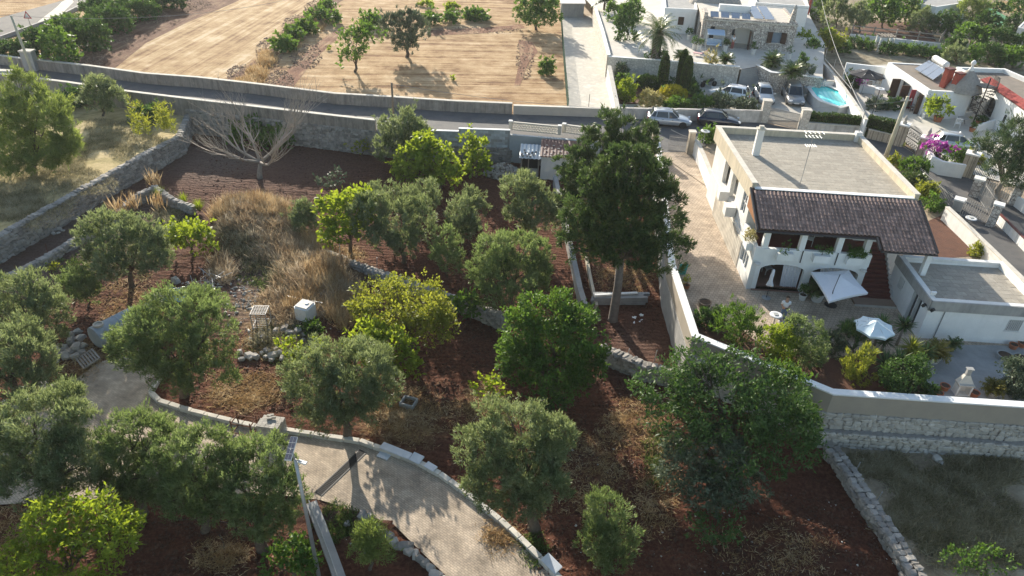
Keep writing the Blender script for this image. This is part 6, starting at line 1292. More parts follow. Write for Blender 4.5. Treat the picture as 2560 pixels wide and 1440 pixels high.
for z in (.12,.75):
    for y in (-.3,.35): mb = MB(); mb.beam((-.55,y,z),(.5,y,z),.04,.05); mb.build('rail',RUST,t,True)
    for x in (-.55,.5): mb = MB(); mb.beam((x,-.3,z),(x,.35,z),.04,.05); mb.build('cross_rail',RUST,t,True)
# kerb stones along the drive
KP = GP([(425,905),(394,958),(378,985),(400,1007),(480,1032),(580,1057),(640,1070),(720,1080),(820,1096),(900,1107),(970,1132),(1040,1157),(1100,1190),(1150,1225),(1200,1265),(1250,1305),(1300,1350),(1350,1400),(1402,1455)],0)
t = thing('drive_kerb','curved row of pale kerb stones along the paved drive','kerb',KP[9]); its = []; rr = random.Random(14)
for a,b in zip(KP,KP[1:]):
    d = b - a; l = np.linalg.norm(d); k = max(1,round(l / .8)); ang = math.atan2(d[1],d[0])
    for i in range(k): c = a + d * (i + .5) / k; its.append((TRS((c[0],c[1],.1),ang + rr.uniform(-.04,.04),(l / k - .03,.26,.24),rr.uniform(-.05,.05)),rr.randrange(3)))
pieces(t,'kerb_stone',its,[stone_mesh('kerb_stone',i + 80,CAPST,.02,.05) for i in range(3)],CAPST)
MARB = mat('white_marble',(0.62,0.64,0.66),(0.50,0.53,0.56),scale=2.5,bump=.1,rough=.4)
for i,(lab,px,py,sx,sy,rz,ty) in enumerate((('long white marble slab lying on the kerb',990,1136,1.7,.42,-.42,0),('white marble slab dropped on the pavers',960,1140,.62,.42,-.4,.0),('tilted white marble slab on the kerb',1042,1155,.62,.5,-.5,.2),('small white marble slab on the kerb',1077,1176,.6,.36,-.6,.05),('white marble slab leaning at the bottom of the drive',1378,1418,.9,.45,-.85,.25))):
    p = G(px,py,0); o = put('marble_slab',stone_mesh('marble_slab',90 + i,MARB,.008,.03),None,label=lab,cat='slab',group='marble slabs on the kerb',kind='thing'); o.matrix_basis = TRS((p[0],p[1],.05 if 'pavers' in lab else .27),rz,(sx,sy,.06),ty)
# drain grate
a = G(795,1236,0); b = G(908,1128,0); d = unit(b - a); n_ = np.array((-d[1],d[0],0)); t = thing('drain_channel','dark drainage channel with iron grating across the drive','drain',a); mb = MB(); mb.beam(a + (0,0,.02),b + (0,0,.02),.34,.02); mb.build('channel',RUBBER,t)
for s in (-1,1): mb = MB(); mb.beam(a + n_ * s * .2 + (0,0,.024),b + n_ * s * .2 + (0,0,.024),.05,.025); mb.build('frame_rail',METALD,t)
mb = MB(); l = np.linalg.norm(b - a)
for i in range(int(l / .09)): c = a + d * (i + .5) * .09; mb.beam(c - n_ * .16 + (0,0,.032),c + n_ * .16 + (0,0,.032),.03,.012)
mb.build('grating_bars',RUBBER,t,kind='stuff')
# solar street lamp
b = G(803,1470,0); h = H_at(b,1150); t = thing('solar_lamp','tall grey solar street lamp with a tilted blue panel on top','lamp',b); tp = b + (-.1,0,h)
MB().tube([b,b + (-.04,0,h * .5),tp],[.085,.075,.06],10).build('pole',METALG,t,smooth=True); MB().obox(b + np.array((0,0,.1)),(.4,.4,.2)).build('footing',CONC,t)
pc = tp + (-.12,.1,.45); pm = MB(); pr = lambda x,y,z: tuple(pc + np.array((.62 * x + .15 * y - .3 * z,-.35 * x + .75 * y + .3 * z,.35 * x + .62 * y + .85 * z)))
pm.box(-.25,.25,-.42,.42,-.02,.02,0,pr).build('panel_frame',METALW,t); pm = MB(); pm.box(-.235,.235,-.405,.405,.021,.026,0,pr).build('solar_panel',PV,t)
gl = MB()
for i in range(1,4): gl.box(-.235,.235,-.405 + i * .2 - .005,-.405 + i * .2 + .005,.027,.03,0,pr)
gl.box(-.005,.005,-.405,.405,.0271,.0301,0,pr); gl.build('panel_lines',METALW,t,kind='stuff')
MB().tube([tp - (0,0,.1),pc],.04,8).build('bracket',METALG,t); mb = MB(); mb.tube([tp - (0,0,.05),tp + (.15,-.06,.06),tp + (.26,-.1,.03)],.025,7); mb.build('lamp_arm',METALG,t); MB().obox(tp + np.array((.28,-.1,.01)),(.34,.13,.06),-.3).build('lamp_head',METALW,t)
# slabs stacked under the cypress, rubbish, stakes
b = G(1480,757,0); e = G(1620,757,0); t = thing('slab_stack','long stack of grey concrete beams under the big cypress','slabs',(b + e) / 2); rr = random.Random(3)
for k in range(3):
    for j in range(3): mb = MB(); q = np.array((rr.uniform(-.12,.12),j * .24 - .2,.12 + k * .2)); mb.beam(b + q,e + q + (rr.uniform(-.5,.1),0,0),.22,.18); mb.build('beam',CONC,t)
mb = MB(); mb.beam(b + (.1,-.1,.7),e + (-.8,.1,.7),.18,.08); mb.build('top_plank',METALW,t)
b = G(1598,775,0); o = thing('rubbish_bag','small white rubbish scattered on the ash under the cypress','rubbish',b); rr = random.Random(1); mb = MB()
for i in range(9): q = G(1595 + rr.uniform(-14,14),800 + rr.uniform(-12,10),.03); mb.obox((q[0],q[1],.05),(rr.uniform(.1,.3),rr.uniform(.08,.2),.06),rr.uniform(0,3),0,rr.uniform(-.3,.3))
mb.build('scraps',PLAST,o,kind='stuff')
for lab,px,py,h,m in (('iron stake beside the ring wall, first from the left',48,700,1.2,RUST),('iron stake beside the ring wall, second from the left',125,650,1.3,RUST),('iron stake beside the ring wall, third from the left',203,595,1.3,RUST),('iron stake beside the ring wall, fourth from the left',265,550,1.3,RUST),('iron stake beside the lime tufts',462,500,1.1,RUST),('iron stake at the top of the mound',530,530,1.1,RUST),('white stake beside the lime fig',850,645,1.2,METALW),('thin stake below the silvery olive',942,678,1.1,METALG),('leaning white stake behind the dark wall, left',1565,905,1.0,METALG),('leaning white stake behind the dark wall, right',1632,915,1.2,METALG),('pale stake on the broad low wall',2132,1190,1.0,METALG),('faint stake in the pasture',2185,1265,1.0,METALG)):
    b = G(px,py,0); MB().tube([b - (0,0,.1),b + (.08,0,h)],.028,6).build('stake',m,None,label=lab,cat='stake',group='stakes in the garden',kind='thing')
b = G(1022,1010,0); t = thing('inspection_box','open concrete inspection box in the hay behind the drive','box',b,-.3)
for x0_,x1_,y0_,y1_ in ((-.4,.4,-.35,-.28),(-.4,.4,.28,.35),(-.4,-.33,-.28,.28),(.33,.4,-.28,.28)): MB().box(x0_,x1_,y0_,y1_,-.1,.25).build('side',CONC,t,True)
b = G(560,1290,0); MB().tube([G(430,1300,.05),G(500,1298,.05),G(560,1305,.04),G(610,1318,.05),G(650,1325,.05)],.02,6).build('irrigation_pipe',METALD,None,label='black irrigation pipe on the soil below the drive olives',cat='pipe',group='irrigation pipes',kind='thing')
MB().tube([G(548,1335,.05),G(560,1360,.05),G(560,1390,.05),G(545,1430,.05)],.02,6).build('irrigation_pipe',METALD,None,label='curved black irrigation pipe at the bottom left',cat='pipe',group='irrigation pipes',kind='thing')
b = G(1478,795,0); t = thing('brick_pile','small pile of tuff bricks at the end of the concrete wall','bricks',b); its = [(TRS((b[0] + (i % 4) * .27 - .4,b[1] + (i // 4 % 3) * .16 - .2,.08 + (i // 12) * .14),.1,(.25,.14,.13)),i) for i in range(30)]; pieces(t,'brick',its,STTF,TUFF)

# ------------------------------------------------------------------ stone house, its terrace and court
def vstone(name,c1,c2,cm,scale,bump=.5):
    if name in MATS: return MATS[name]
    m,nt,b = _new(name); L = nt.links.new; geo = N(nt,'NewGeometry')
    v = N(nt,'TexVoronoi'); v.inputs['Scale'].default_value = scale; L(geo.outputs['Position'],v.inputs['Vector'])
    e = N(nt,'TexVoronoi',feature='DISTANCE_TO_EDGE'); e.inputs['Scale'].default_value = scale; L(geo.outputs['Position'],e.inputs['Vector'])
    r = ramp(nt,[(0.0,c1),(1.0,c2)]); sp = N(nt,'SeparateColor'); L(v.outputs['Color'],sp.inputs[0]); L(sp.outputs[0],r.inputs[0])
    lt = N(nt,'Math',operation='LESS_THAN'); lt.inputs[1].default_value = .06; L(e.outputs['Distance'],lt.inputs[0])
    mx = N(nt,'Mix',data_type='RGBA'); L(lt.outputs[0],mx.inputs[0]); L(r.outputs[0],mx.inputs[6]); mx.inputs[7].default_value = rgba(cm); L(mx.outputs[2],b.inputs['Base Color'])
    bp = N(nt,'Bump',Strength=bump,Distance=.04); L(e.outputs['Distance'],bp.inputs['Height']); L(bp.outputs[0],b.inputs['Normal']); b.inputs['Roughness'].default_value = .9; b.inputs['Specular IOR Level'].default_value = .2
    return m
COBB = vstone('cobbled_facing',(0.34,0.30,0.27),(0.68,0.63,0.56),(0.20,0.17,0.15),4.5)
PALEW = vstone('pale_rubble_facing',(0.52,0.48,0.42),(0.66,0.62,0.55),(0.42,0.38,0.33),3.2,.3)
TEP = [(1486,22),(1521,148),(1680,160),(1848,174)]
TE2 = [(1893,166),(1927,184),(2000,192),(2056,198)]
sheet('terrace',GP([(1400,-70),(1486,22),(1521,148),(1680,160),(1848,174),(1893,166),(1927,184),(2000,192),(2056,198),(2062,110),(2025,40),(2010,-70)],TZ),TZ,TERR)
def terrace_wall(label,pts,zt,zb,th=.35,m=PALEW): return wallthing('terrace_wall',label,pts,th,zb,zt,m,WHITE2,.05,.06,'masonry')
terrace_wall('white retaining wall of the terrace behind the three cypress columns',GP(TEP[1:],TZ),TZ + .3,UZ - .1)
terrace_wall('white terrace wall beside the gravel lane',[G(1486,22,TZ),G(1505,85,TZ),G(1521,148,TZ)],TZ + .45,UZ - .1)
terrace_wall('low cobbled retaining wall right of the steps',GP(TE2,TZ),TZ + .15,UZ - .1,.35,COBB)
LWp = [G(1523,165,UZ + 1.9),G(1533,215,UZ + 1.5),G(1546,280,UZ + 1.1)]
wallthing('lane_wall','sloping white wall between the gravel lane and the shrubs',LWp,.35,UZ - .1,[UZ + 1.9,UZ + 1.5,UZ + 1.1],WHITE,CAPST)
# steps
sa,sb = G(1853,174,TZ),G(1893,168,TZ); sc_,sd_ = G(1843,218,UZ),G(1900,220,UZ)
t = thing('garden_steps','grey stone steps from the car court up to the terrace','steps',sc_)
for i in range(10):
    f0,f1 = i / 10,(i + 1) / 10; A = [sc_ + (sa - sc_) * f for f in (f0,f1)]; B = [sd_ + (sb - sd_) * f for f in (f0,f1)]; zt_ = UZ + (TZ - UZ) * f1
    mb = MB(); mb.prism([A[0][:2],B[0][:2],B[1][:2] + np.array((0,.02)),A[1][:2] + np.array((0,.02))],UZ - .1,zt_); mb.build('step',mat('grey_step',(0.40,0.39,0.37),(0.32,0.31,0.30),scale=3),t)
# house
FA,FB = G(1747,114,TZ),G(1978,131,TZ); FD = unit(FB - FA); FL = float(np.linalg.norm(FB - FA)); FN = np.array((-FD[1],FD[0],0)); fang = math.atan2(FD[1],FD[0])
def FV(u,v,z=0.0): p = FA + FD * u + FN * v; return (p[0],p[1],TZ + z)
hs = thing('stone_house','single-storey house faced with pale cobbles and solar panels on its flat roof','house',FA,fang); fr = lambda px: (px - 1747) / 231 * FL
mb = MB(); wall_open(mb,FA,FB,TZ - .1,TZ + 3.0,.4,[(fr(1756),fr(1810),TZ + .02,TZ + 2.35,.35),(fr(1823),fr(1876),TZ + .02,TZ + 2.35,.35),(fr(1922),fr(1946),TZ + .95,TZ + 2.15)])
wall_open(mb,FV(0,3.4),FV(0,.4),TZ - .1,TZ + 3.0,.4,[(.4,2.6,TZ + .02,TZ + 2.3,.5)]); mb.box(0,.4,3.4,8.5,-.1,3.0,0,FV); mb.box(FL - .4,FL,.4,8.5,-.1,3.0,0,FV); mb.box(.4,FL - .4,8.1,8.5,-.1,3.0,0,FV); mb.build('wall',COBB,hs)
mb = MB(); mb.box(.4,fr(1885),2.5,2.7,0,2.9,0,FV); mb.box(fr(1885),fr(1885) + .2,.4,2.7,0,2.9,0,FV); mb.build('porch_wall',WHITE2,hs)
for px,w_ in ((1775,.5),(1826,.55)): mb = MB(); mb.box(fr(px),fr(px) + w_,2.44,2.498,.9 if px > 1800 else .1,2.0,0,FV); mb.build('porch_window',GLASSD,hs)
mb = MB(); mb.box(fr(1868),fr(1868) + .08,-.5,.38,.02,2.1,0,FV); mb.build('porch_gate',WOODB,hs)
mb = MB(); mb.box(-.1,FL + .1,-.08,8.6,3.0,3.12,0,FV); deckh = mb.build('flat_roof',CAPST,hs); mb = MB(); wall_strip(mb,[FV(.2,4.5)[:2],FV(.2,.15)[:2],FV(FL - .2,.15)[:2],FV(FL - .2,8.3)[:2]],.3,TZ + 3.12,TZ + 3.3); mb.build('parapet',COBB,hs)
mb = MB(); mb.box(.0,.4,-.2,2.2,3.12,3.9,0,FV); mb.build('corner_upstand',COBB,hs)
w_ = MB(); w_.box(fr(1922),fr(1946),.15,.2,.95,2.15,0,FV); wo = w_.build('window',GLASSL,hs)
for px,s in ((1917,-1),(1951,1)): mb = MB(); c = FV(fr(px) ,-.12,1.55); mb.obox(c,(.62,.06,1.25),fang - s * .35); mb.build('shutter',WOODB,wo)
mb = MB(); mb.box(fr(1919),fr(1949),-.08,.0,.85,.93,0,FV); mb.build('sill',CAPST,wo)
mb = MB(); mb.hull([FV(FL - 1.0,.3,3.3),FV(FL - .3,.3,3.3),FV(FL - .3,1.1,3.3),FV(FL - 1.0,1.1,3.3)],[FV(FL - .75,.45,4.7),FV(FL - .4,.45,4.7),FV(FL - .4,.8,4.7),FV(FL - .75,.8,4.7)]); mb.build('chimney',COBB,hs); MB().lathe([(.1,0),(.24,.1),(.2,.3),(.07,.5)],FV(FL - .57,.62,4.7),10).build('chimney_pot',GREYPL,hs)
for i in range(4):
    mb = MB(); c = FV(1.3 + i * 1.22,.95,3.5); mb.obox(c,(.95,1.1,.06),fang,0,.38); o = mb.build('solar_panel',SOLARW,hs)
for r_ in range(2):
    for i in range(6): mb = MB(); c = FV(6.4 + r_ * 1.25,1.1 + i * 1.05,3.48); mb.obox(c,(1.08,.98,.05),fang,0,.16); mb.build('solar_panel',SOLARW,hs)
mb = MB(); mb.box(2.2,6.0,4.6,5.2,3.12,3.9,0,FV); mb.build('roof_ledge',WHITE2,hs)
def house_prism(name,label,roofpx,z0,z1,m=WHITE2,roof=GREYPL,cat='house',par=.3):
    P = [G(x,y,z1)[:2] for x,y in roofpx]; c = sum(P) / len(P); t = thing(name,label,cat,(*c,z0)); MB().prism(P,z0 - .1,z1).build('wall',m,t)
    MB().prism([c + (p - c) * .99 for p in P],z1,z1 + .05).build('flat_roof',roof,t)
    if par: mb = MB(); wall_strip(mb,[c + (p - c) * .97 for p in P + P[:1]],.22,z1 + .001,z1 + par); mb.build('parapet',m,t)
    return t
hb = house_prism('white_house','white cube house behind the stone house at the top edge',[(1888,12),(2022,22),(2000,-22),(1880,-30)],TZ,TZ + 2.9)
hb = house_prism('white_house','small white house behind the date palm',[(1662,26),(1742,30),(1735,-12),(1658,-14)],TZ,TZ + 2.7); p = G(1706,52,TZ + 1.6)
a_ = G(1662,26,TZ + 2.7); b_ = G(1742,30,TZ + 2.7); dd = unit(b_ - a_); c = a_ + dd * float(np.linalg.norm(b_ - a_) * .55); nn = np.array((dd[1],-dd[0],0)); MB().obox((c[0] + nn[0] * .02,c[1] + nn[1] * .02,TZ + 1.55),(.7,.08,.95),math.atan2(dd[1],dd[0])).build('window',WOODB,hb)
b = G(1780,22,TZ + 2); t = house_prism('trullo_house','grey conical stone roofs behind the solar panels',[(1742,30),(1850,30),(1845,-20),(1745,-20)],TZ,TZ + 2.4,WHITE2,GREYPL,par=0)
for i,(px,py) in enumerate(((1765,14),(1810,14))): c = G(px,py,TZ + 2.45); MB().lathe([(2.4,0),(2.0,.7),(1.3,1.5),(.5,2.1),(.1,2.4)],c,20).build('cone_roof',STONEI,t)
# small hut at the head of the gravel lane
b0,b1 = G(1402,44,UZ),G(1458,44,UZ); t = thing('hut','small pale hut with metal roof at the head of the gravel lane','hut',b0); mb = MB(); mb.prism([b0[:2],b1[:2],b1[:2] + np.array((0,3)),b0[:2] + np.array((0,3))],UZ - .1,UZ + 1.9); mb.build('wall',GREYPL,t); mb = MB(); mb.prism([b0[:2] + np.array((-.2,-.3)),b1[:2] + np.array((.2,-.3)),b1[:2] + np.array((.2,3)),b0[:2] + np.array((-.2,3))],UZ + 1.9,UZ + 2.02); mb.build('roof',METALG,t)
# mesh fence along the lane
FP = GP([(1401,40),(1406,120),(1412,200),(1419,286)],UZ); t = thing('mesh_fence','green wire mesh fence between the straw field and the gravel lane','fence',FP[1])
for i in range(13): f = i / 12 * 3; k = min(int(f),2); q = FP[k] + (FP[k + 1] - FP[k]) * (f - k); MB().tube([q,q + (0,0,1.6)],.03,6).build('post',mat('green_post',(0.05,0.10,0.06)),t)
mb = MB()
for k in range(3):
    for z in np.arange(.15,1.6,.2): mb.beam(FP[k] + (0,0,z),FP[k + 1] + (0,0,z),.016,.016)
    l = np.linalg.norm(FP[k + 1] - FP[k])
    for i in range(int(l / .3)): q = FP[k] + (FP[k + 1] - FP[k]) * i * .3 / l; mb.beam(q + (0,0,.1),q + (0,0,1.55),.014,.014)
mb.build('mesh',MATS['green_post'],t,kind='stuff')
for lab,px,py in (('thin iron post at the foot of the gravel lane',1471,272),('second thin iron post at the foot of the gravel lane',1535,275)): q = G(px,py,UZ); MB().tube([q,q + (0,0,1.5)],.03,6).build('fence_post',METALD,None,label=lab,cat='post',group='posts at the lane foot',kind='thing')
# front wall with stepped top, pillars, gate
W0,W1 = G(1546,296,UZ),G(1900,306,UZ); t = thing('front_wall','stepped pale block wall behind the two parked cars','wall',W0); dv = (W1 - W0) / 5
BRW = brickmat('pale_block_courses',(0.56,0.53,0.48),(0.50,0.47,0.43),(0.40,0.37,0.33),.4,.2,mortar=.012)
for i in range(5): mb = MB(); wall_strip(mb,[(W0 + dv * i)[:2],(W0 + dv * (i + 1))[:2]],.3,UZ - .1,UZ + 1.1 + .03 * i); mb.build('wall_section',BRW,t)
pa,pb = G(1907,304,UZ),G(2003,328,UZ); pillar('left white pillar of the sliding gate',pa,.75,2.1,PALEW,CAPST,fang,group='court gate pillars'); pillar('right white pillar of the sliding gate',pb,.75,2.1,PALEW,CAPST,fang,group='court gate pillars')
t = thing('metal_gate','long grey sliding bar gate of the car court','gate',(pa + pb) / 2); dd = unit(pb - pa)
nb = 30; ga,gb = pa + dd * .5,pb - dd * .5
for i in range(nb + 1): q = ga + (gb - ga) * i / nb; mb = MB(); mb.beam(q + (0,0,.1),q + (0,0,1.55),.05,.05); mb.build('bar',GATEG,t)
for z in (.1,.85,1.55): mb = MB(); mb.beam(ga + (0,0,z),gb + (0,0,z),.06,.06); mb.build('rail',GATEG,t)
W2,W3 = G(2012,330,UZ),G(2158,342,UZ); wallthing('front_wall','pale wall below the long clipped hedge',[W2,W3],.3,UZ - .1,UZ + .95,BRW,CAPST)
hedge('long dark clipped hedge on the wall beside the pool',[(W2 + (W3 - W2) * .02)[:2] + np.array((0,.55)),(W2 + (W3 - W2) * .98)[:2] + np.array((0,.55))],.8,1.75,UZ,CLIP,k=1.3,group='clipped hedges')
W4,W5 = G(2165,345,UZ),G(2238,362,UZ); wallthing('front_wall','tuff wall below the short dark hedge',[W4,W5],.35,UZ - .1,UZ + .9,TUFFB,CAPST)
hedge('short dark clipped hedge beside the concrete pole',[W4[:2] + np.array((0,.6)),W5[:2] + np.array((-.3,.6))],.9,2.0,UZ,CLIP,k=1.3,group='clipped hedges')
# planting in the court
def column_cyp(label,px,py,pyt,r):
    b = G(px,py,UZ); h = H_at(b,pyt); SEED[0] += 1; t = thing('cypress_column',label,'tree',b,0,'clipped cypress columns'); rng = np.random.default_rng(SEED[0]); n = int(h * r * 900); zz = rng.random(n); prof = lambda s: np.clip(np.minimum(.62 + 1.2 * s,1) * np.sqrt(np.clip(1 - ((s - .45) / .55).clip(0) ** 2.4,0,1)),0,1)
    a = rng.uniform(0,6.28,n); rr = r * prof(zz) * rng.uniform(.93,1.03,n); P = np.stack([b[0] + rr * np.cos(a),b[1] + rr * np.sin(a),b[2] + zz * h],1); D = np.stack([np.cos(a) * .6,np.sin(a) * .6,np.full(n,1.0)],1) + rng.normal(size=(n,3)) * .3
    V,F = leaf_quads(rng,P - unit(D) * .08,D,.2,.09); put('crown',mesh_np('crown',V,F,CLIP),t); MB().lathe([(r * .9 * float(prof(np.array([s]))[0]) + .01,s * h) for s in np.linspace(0.02,.98,12)],b,10).build('branches',MATS['hedge_twigs'],t); MB().tube([b - (0,0,.1),b + (0,0,.5)],.08,6).build('trunk',BARK,t)
column_cyp('leftmost clipped cypress column in front of the terrace wall',1652,230,134,.55); column_cyp('middle clipped cypress column, farthest back',1697,228,124,.5); column_cyp('rightmost clipped cypress column in front of the terrace wall',1708,242,140,.55)
def dome(label,px,py,rx,ry,m=CLIP,z=UZ,style='clip',name='clipped_bush',group='clipped bushes',k=1.2): return tree(name,style,m,label,(px,py + ry * .8),[(px,py,rx,ry)],z,.04,'shrub',group,1.0,k=k)
dome('low dark clipped oval bush left of the cypress columns',1620,206,28,19); dome('yellow flat-topped bush in front of the cypress columns',1679,243,34,10,YELL)
shrub('grey green round shrub in the corner of the terrace wall','shrub',GREYG,1552,185,24,22,UZ); shrub('dark green shrub under the grey corner shrub','shrub',MID,1552,205,18,18,UZ); shrub('bright lime shrub in the corner by the lane','shrub',LIME,1567,228,24,30,UZ)
FH = 'shrubs along the front wall'
for lab,px,py,rx,ry,m in (('silvery oleander at the left end of the front wall',1626,252,34,24,GOLDB),('dark green front shrub left of the middle',1690,262,32,17,MID),('front shrub with lime spikes',1752,256,30,20,MID),('grey green front shrub before the white car',1805,254,30,22,GREYG),('front shrub at the gate pillar',1865,264,30,18,GREYG),('dark front shrub under the lime spikes',1722,266,26,14,DARK)): shrub(lab,'shrub',m,px,py,rx,ry,UZ,group=FH)
shrub('small dark shrub beside the motorbike','shrub',DARK,1730,212,16,14,UZ); shrub('dark shrub between the cypress columns','shrub',DARK,1678,212,16,14,UZ); shrub('dark shrub right of the cypress columns','shrub',DARK,1738,228,16,14,UZ)
# date palm and terrace plants
b = G(1637,150,TZ); h = H_at(b,84); t = thing('date_palm','tall date palm with a thick trunk on the white terrace','palm',b); rng = np.random.default_rng(77); V = []; F = []; c = b + (0,0,h); frond_crown(rng,c,54,3.1,1.4,-.35,1.5,.5,V,F,22,.045); put('crown',mesh_np('crown',np.array(V),np.array(F),FROND),t)
tk = MB(); tk.tube([b - (0,0,.1),b + (0,0,.3),b + (0,0,h * .45),b + (0,0,h * .8),c],[.62,.52,.42,.5,.62],14); tk.build('trunk',BARKG,t); sc2 = MB(); rr = random.Random(4)
for k in range(150): zz = h * (.1 + .88 * k / 150); a = k * 2.4; rad = .47 + .12 * max(0,(zz / h - .6)); sc2.obox((b[0] + rad * math.cos(a),b[1] + rad * math.sin(a),b[2] + zz),(.1,.14,.14),a,0,.4)
sc2.build('leaf_scars',BARK,t,kind='stuff')
for lab,px,py,L in (('sago palm on the terrace left of the cypress columns',1703,155,1.25),('sago palm on the terrace above the steps, left',1812,163,1.2),('large sago palm right of the steps',1928,168,1.6),('spreading sago palm below the steps wall',1978,195,1.6)): cycad(lab,px,py,TZ,L,FROND,44,.5)
tree('conifer_shrub','conifer_shrub',GOLDB,'small golden conifer between two sago palms on the terrace',(1776,163),[(1776,145,12,18),(1776,132,7,10)],TZ,.04,'shrub',None)
shrub('grey lavender beside the sago palms right of the steps','conifer_shrub',GREYG,2012,172,24,22,TZ); shrub('dark conifer behind the spreading sago palm','shrub',DARK,2000,158,16,24,TZ)
shrub('tall dark oleander on the terrace behind the palm','shrub',DARK,1568,62,32,46,TZ); shrub('green citrus on the terrace behind the palm','shrub',MID,1575,30,34,32,TZ); shrub('dark shrub on the terrace left of the stone house','shrub',MID,1532,30,16,26,TZ)
cycad('drooping palm at the top edge beside the terrace',1510,25,TZ,2.2,FROND,26,1.2,group=None)
shrub('low plant left of the date palm foot','shrub',DARK,1620,142,14,10,TZ); shrub('low plant right of the date palm foot','shrub',DARK,1658,140,13,14,TZ)
for lab,px,py in (('ball topiary in a white pot at the left porch corner',1721,100),('ball topiary in a white pot before the left porch pillar',1735,124),('ball topiary in a white pot beside the left porch pillar',1746,127),('ball topiary in a white pot at the middle porch pillar',1812,128),('ball topiary in a white pot right of the porch',1882,137),('ball topiary in a white pot at the right house corner',1971,148),('dark plant in a white pot beside the steps',1824,213)):
    z = TZ if py < 200 else UZ; p = G(px,py,z); pot('plant_pot','white pot: ' + lab.replace('ball topiary in a white pot ','under the ball topiary ').replace('dark plant in a white pot ','under the dark plant '),p,.28,.7,POTW,group='white pots of the stone house',taper=.8); ball_plant(lab,p + (0,0,.66),.34,'shrub',DARK,None,'ball topiaries',k=.8)
b = G(1783,122,TZ); t = thing('swing_seat','garden swing seat with pale blue canopy in the porch','swing',b,fang); PB = mat('pale_blue_fabric',(0.48,0.58,0.70),(0.42,0.52,0.64),scale=2)
mb = MB(); mb.hull([(-1.0,-.7,1.75),(1.0,-.7,1.75),(1.0,.7,2.05),(-1.0,.7,2.05)],[(-1.0,-.7,1.79),(1.0,-.7,1.79),(1.0,.7,2.09),(-1.0,.7,2.09)]); mb.build('canopy',PB,t,True); MB().box(-.85,.85,-.3,.3,.45,.58).build('seat',PB,t,True); MB().box(-.85,.85,.25,.38,.58,1.1).build('backrest',PB,t,True)
for x in (-1.0,1.0):
    for y in (-.6,.6): mb = MB(); mb.tube([(x,y,0),(x,y * .4,1.9)],.03,6); mb.build('leg',METALW,t,True)
simple_chair('garden_chair','white chair on the sunny terrace beside the palm',G(1601,135,TZ),2.5,PLAST,1.1)
b = G(1752,140,TZ); t = thing('sun_lounger','folded pink and maroon sun lounger on the terrace','sun lounger',b,-.4); PK = mat('pink_fabric',(0.62,0.40,0.40),(0.56,0.35,0.35)); MB().box(-.9,.1,-.3,.3,.25,.32).build('seat',PK,t,True); mb = MB(); mb.hull([(.1,-.3,.25),(.7,-.3,.75),(.7,.3,.75),(.1,.3,.25)],[(.1,-.3,.32),(.7,-.3,.82),(.7,.3,.82),(.1,.3,.32)]); mb.build('backrest',mat('maroon_fabric',(0.16,0.06,0.09)),t,True)
for x in (-.8,.0): MB().box(x,x + .05,-.28,-.23,0,.25).build('leg',METALW,t,True); MB().box(x,x + .05,.23,.28,0,.25).build('leg',METALW,t,True)
# pool
pp = [(2025,222),(2035,217),(2069,217),(2100,231),(2119,262),(2095,267),(2054,253),(2040,243)]; PZ = UZ + 1.15
P = [G(x,y,PZ)[:2] for x,y in pp]; c = sum(P) / len(P); t = thing('swimming_pool','octagonal above-ground pool with turquoise water','pool',(*c,UZ))
mb = MB(); wall_strip(mb,[c + (p - c) * 1.07 for p in P + P[:1]],.18,UZ - .05,PZ + .05); mb.build('side_wall',mat('pool_side',(0.50,0.52,0.53),(0.42,0.44,0.45),scale=2),t)
mb = MB(); wall_strip(mb,[c + (p - c) * 1.09 for p in P + P[:1]],.42,PZ + .05,PZ + .11); mb.build('rim',METALW,t); MB().prism([c + (p - c) * 1.05 for p in P],UZ,PZ - .05).build('water',WATER,t)
lb_ = G(2052,216,PZ)
for s in (-.25,.25): MB().tube([lb_ + (s,-.3,-.4),lb_ + (s,-.3,.7),lb_ + (s,0,.85),lb_ + (s,.35,.7),lb_ + (s,.45,-1.1)],.035,8).build('ladder_rail',CHROME,t)
for z in (.1,.4): MB().tube([lb_ + (-.25,-.3,z),lb_ + (.25,-.3,z)],.025,6).build('ladder_rung',CHROME,t)
mb = MB(); q = G(1998,205,UZ + 1.1); mb.prism(GP([(1997,200),(2085,203),(2105,226),(2072,212),(2034,212),(2020,224)],UZ + 1.1) and [p_[:2] for p_ in GP([(1997,200),(2085,203),(2107,226),(2071,210),(2033,211),(2019,226)],UZ + 1.1)],UZ,UZ + 1.1); mb.build('pool_deck',WHITE,t)
# white wall between pool and neighbours
wallthing('court_wall','sunlit white wall on the right of the pool',[G(2052,150,UZ + 1.9),G(2075,175,UZ + 1.9),G(2112,222,UZ + 1.9),G(2166,300,UZ + 1.9)],.25,UZ - .1,UZ + 1.9,WHITE2,CAPST)
t = thing('rope_fence','row of slanting rails on the wall above the pool','fence',G(2090,175,UZ)); 
for i in range(5): mb = MB(); mb.beam(G(2062,146,UZ + 2 + i * .22),G(2128,222,UZ + 2 + i * .22),.05,.05); mb.build('rail',GATEG,t)
for f in (0,.33,.66,1): q = G(2062 + 66 * f,146 + 76 * f,UZ + 2); MB().tube([q - (0,0,.3),q + (0,0,1.0)],.03,6).build('post',GATEG,t)
wallthing('pool_back_wall','low white wall behind the pool',[G(2000,200,UZ + 1.6),G(2085,203,UZ + 1.6)],.3,UZ - .1,UZ + 1.6,WHITE2,CAPST)

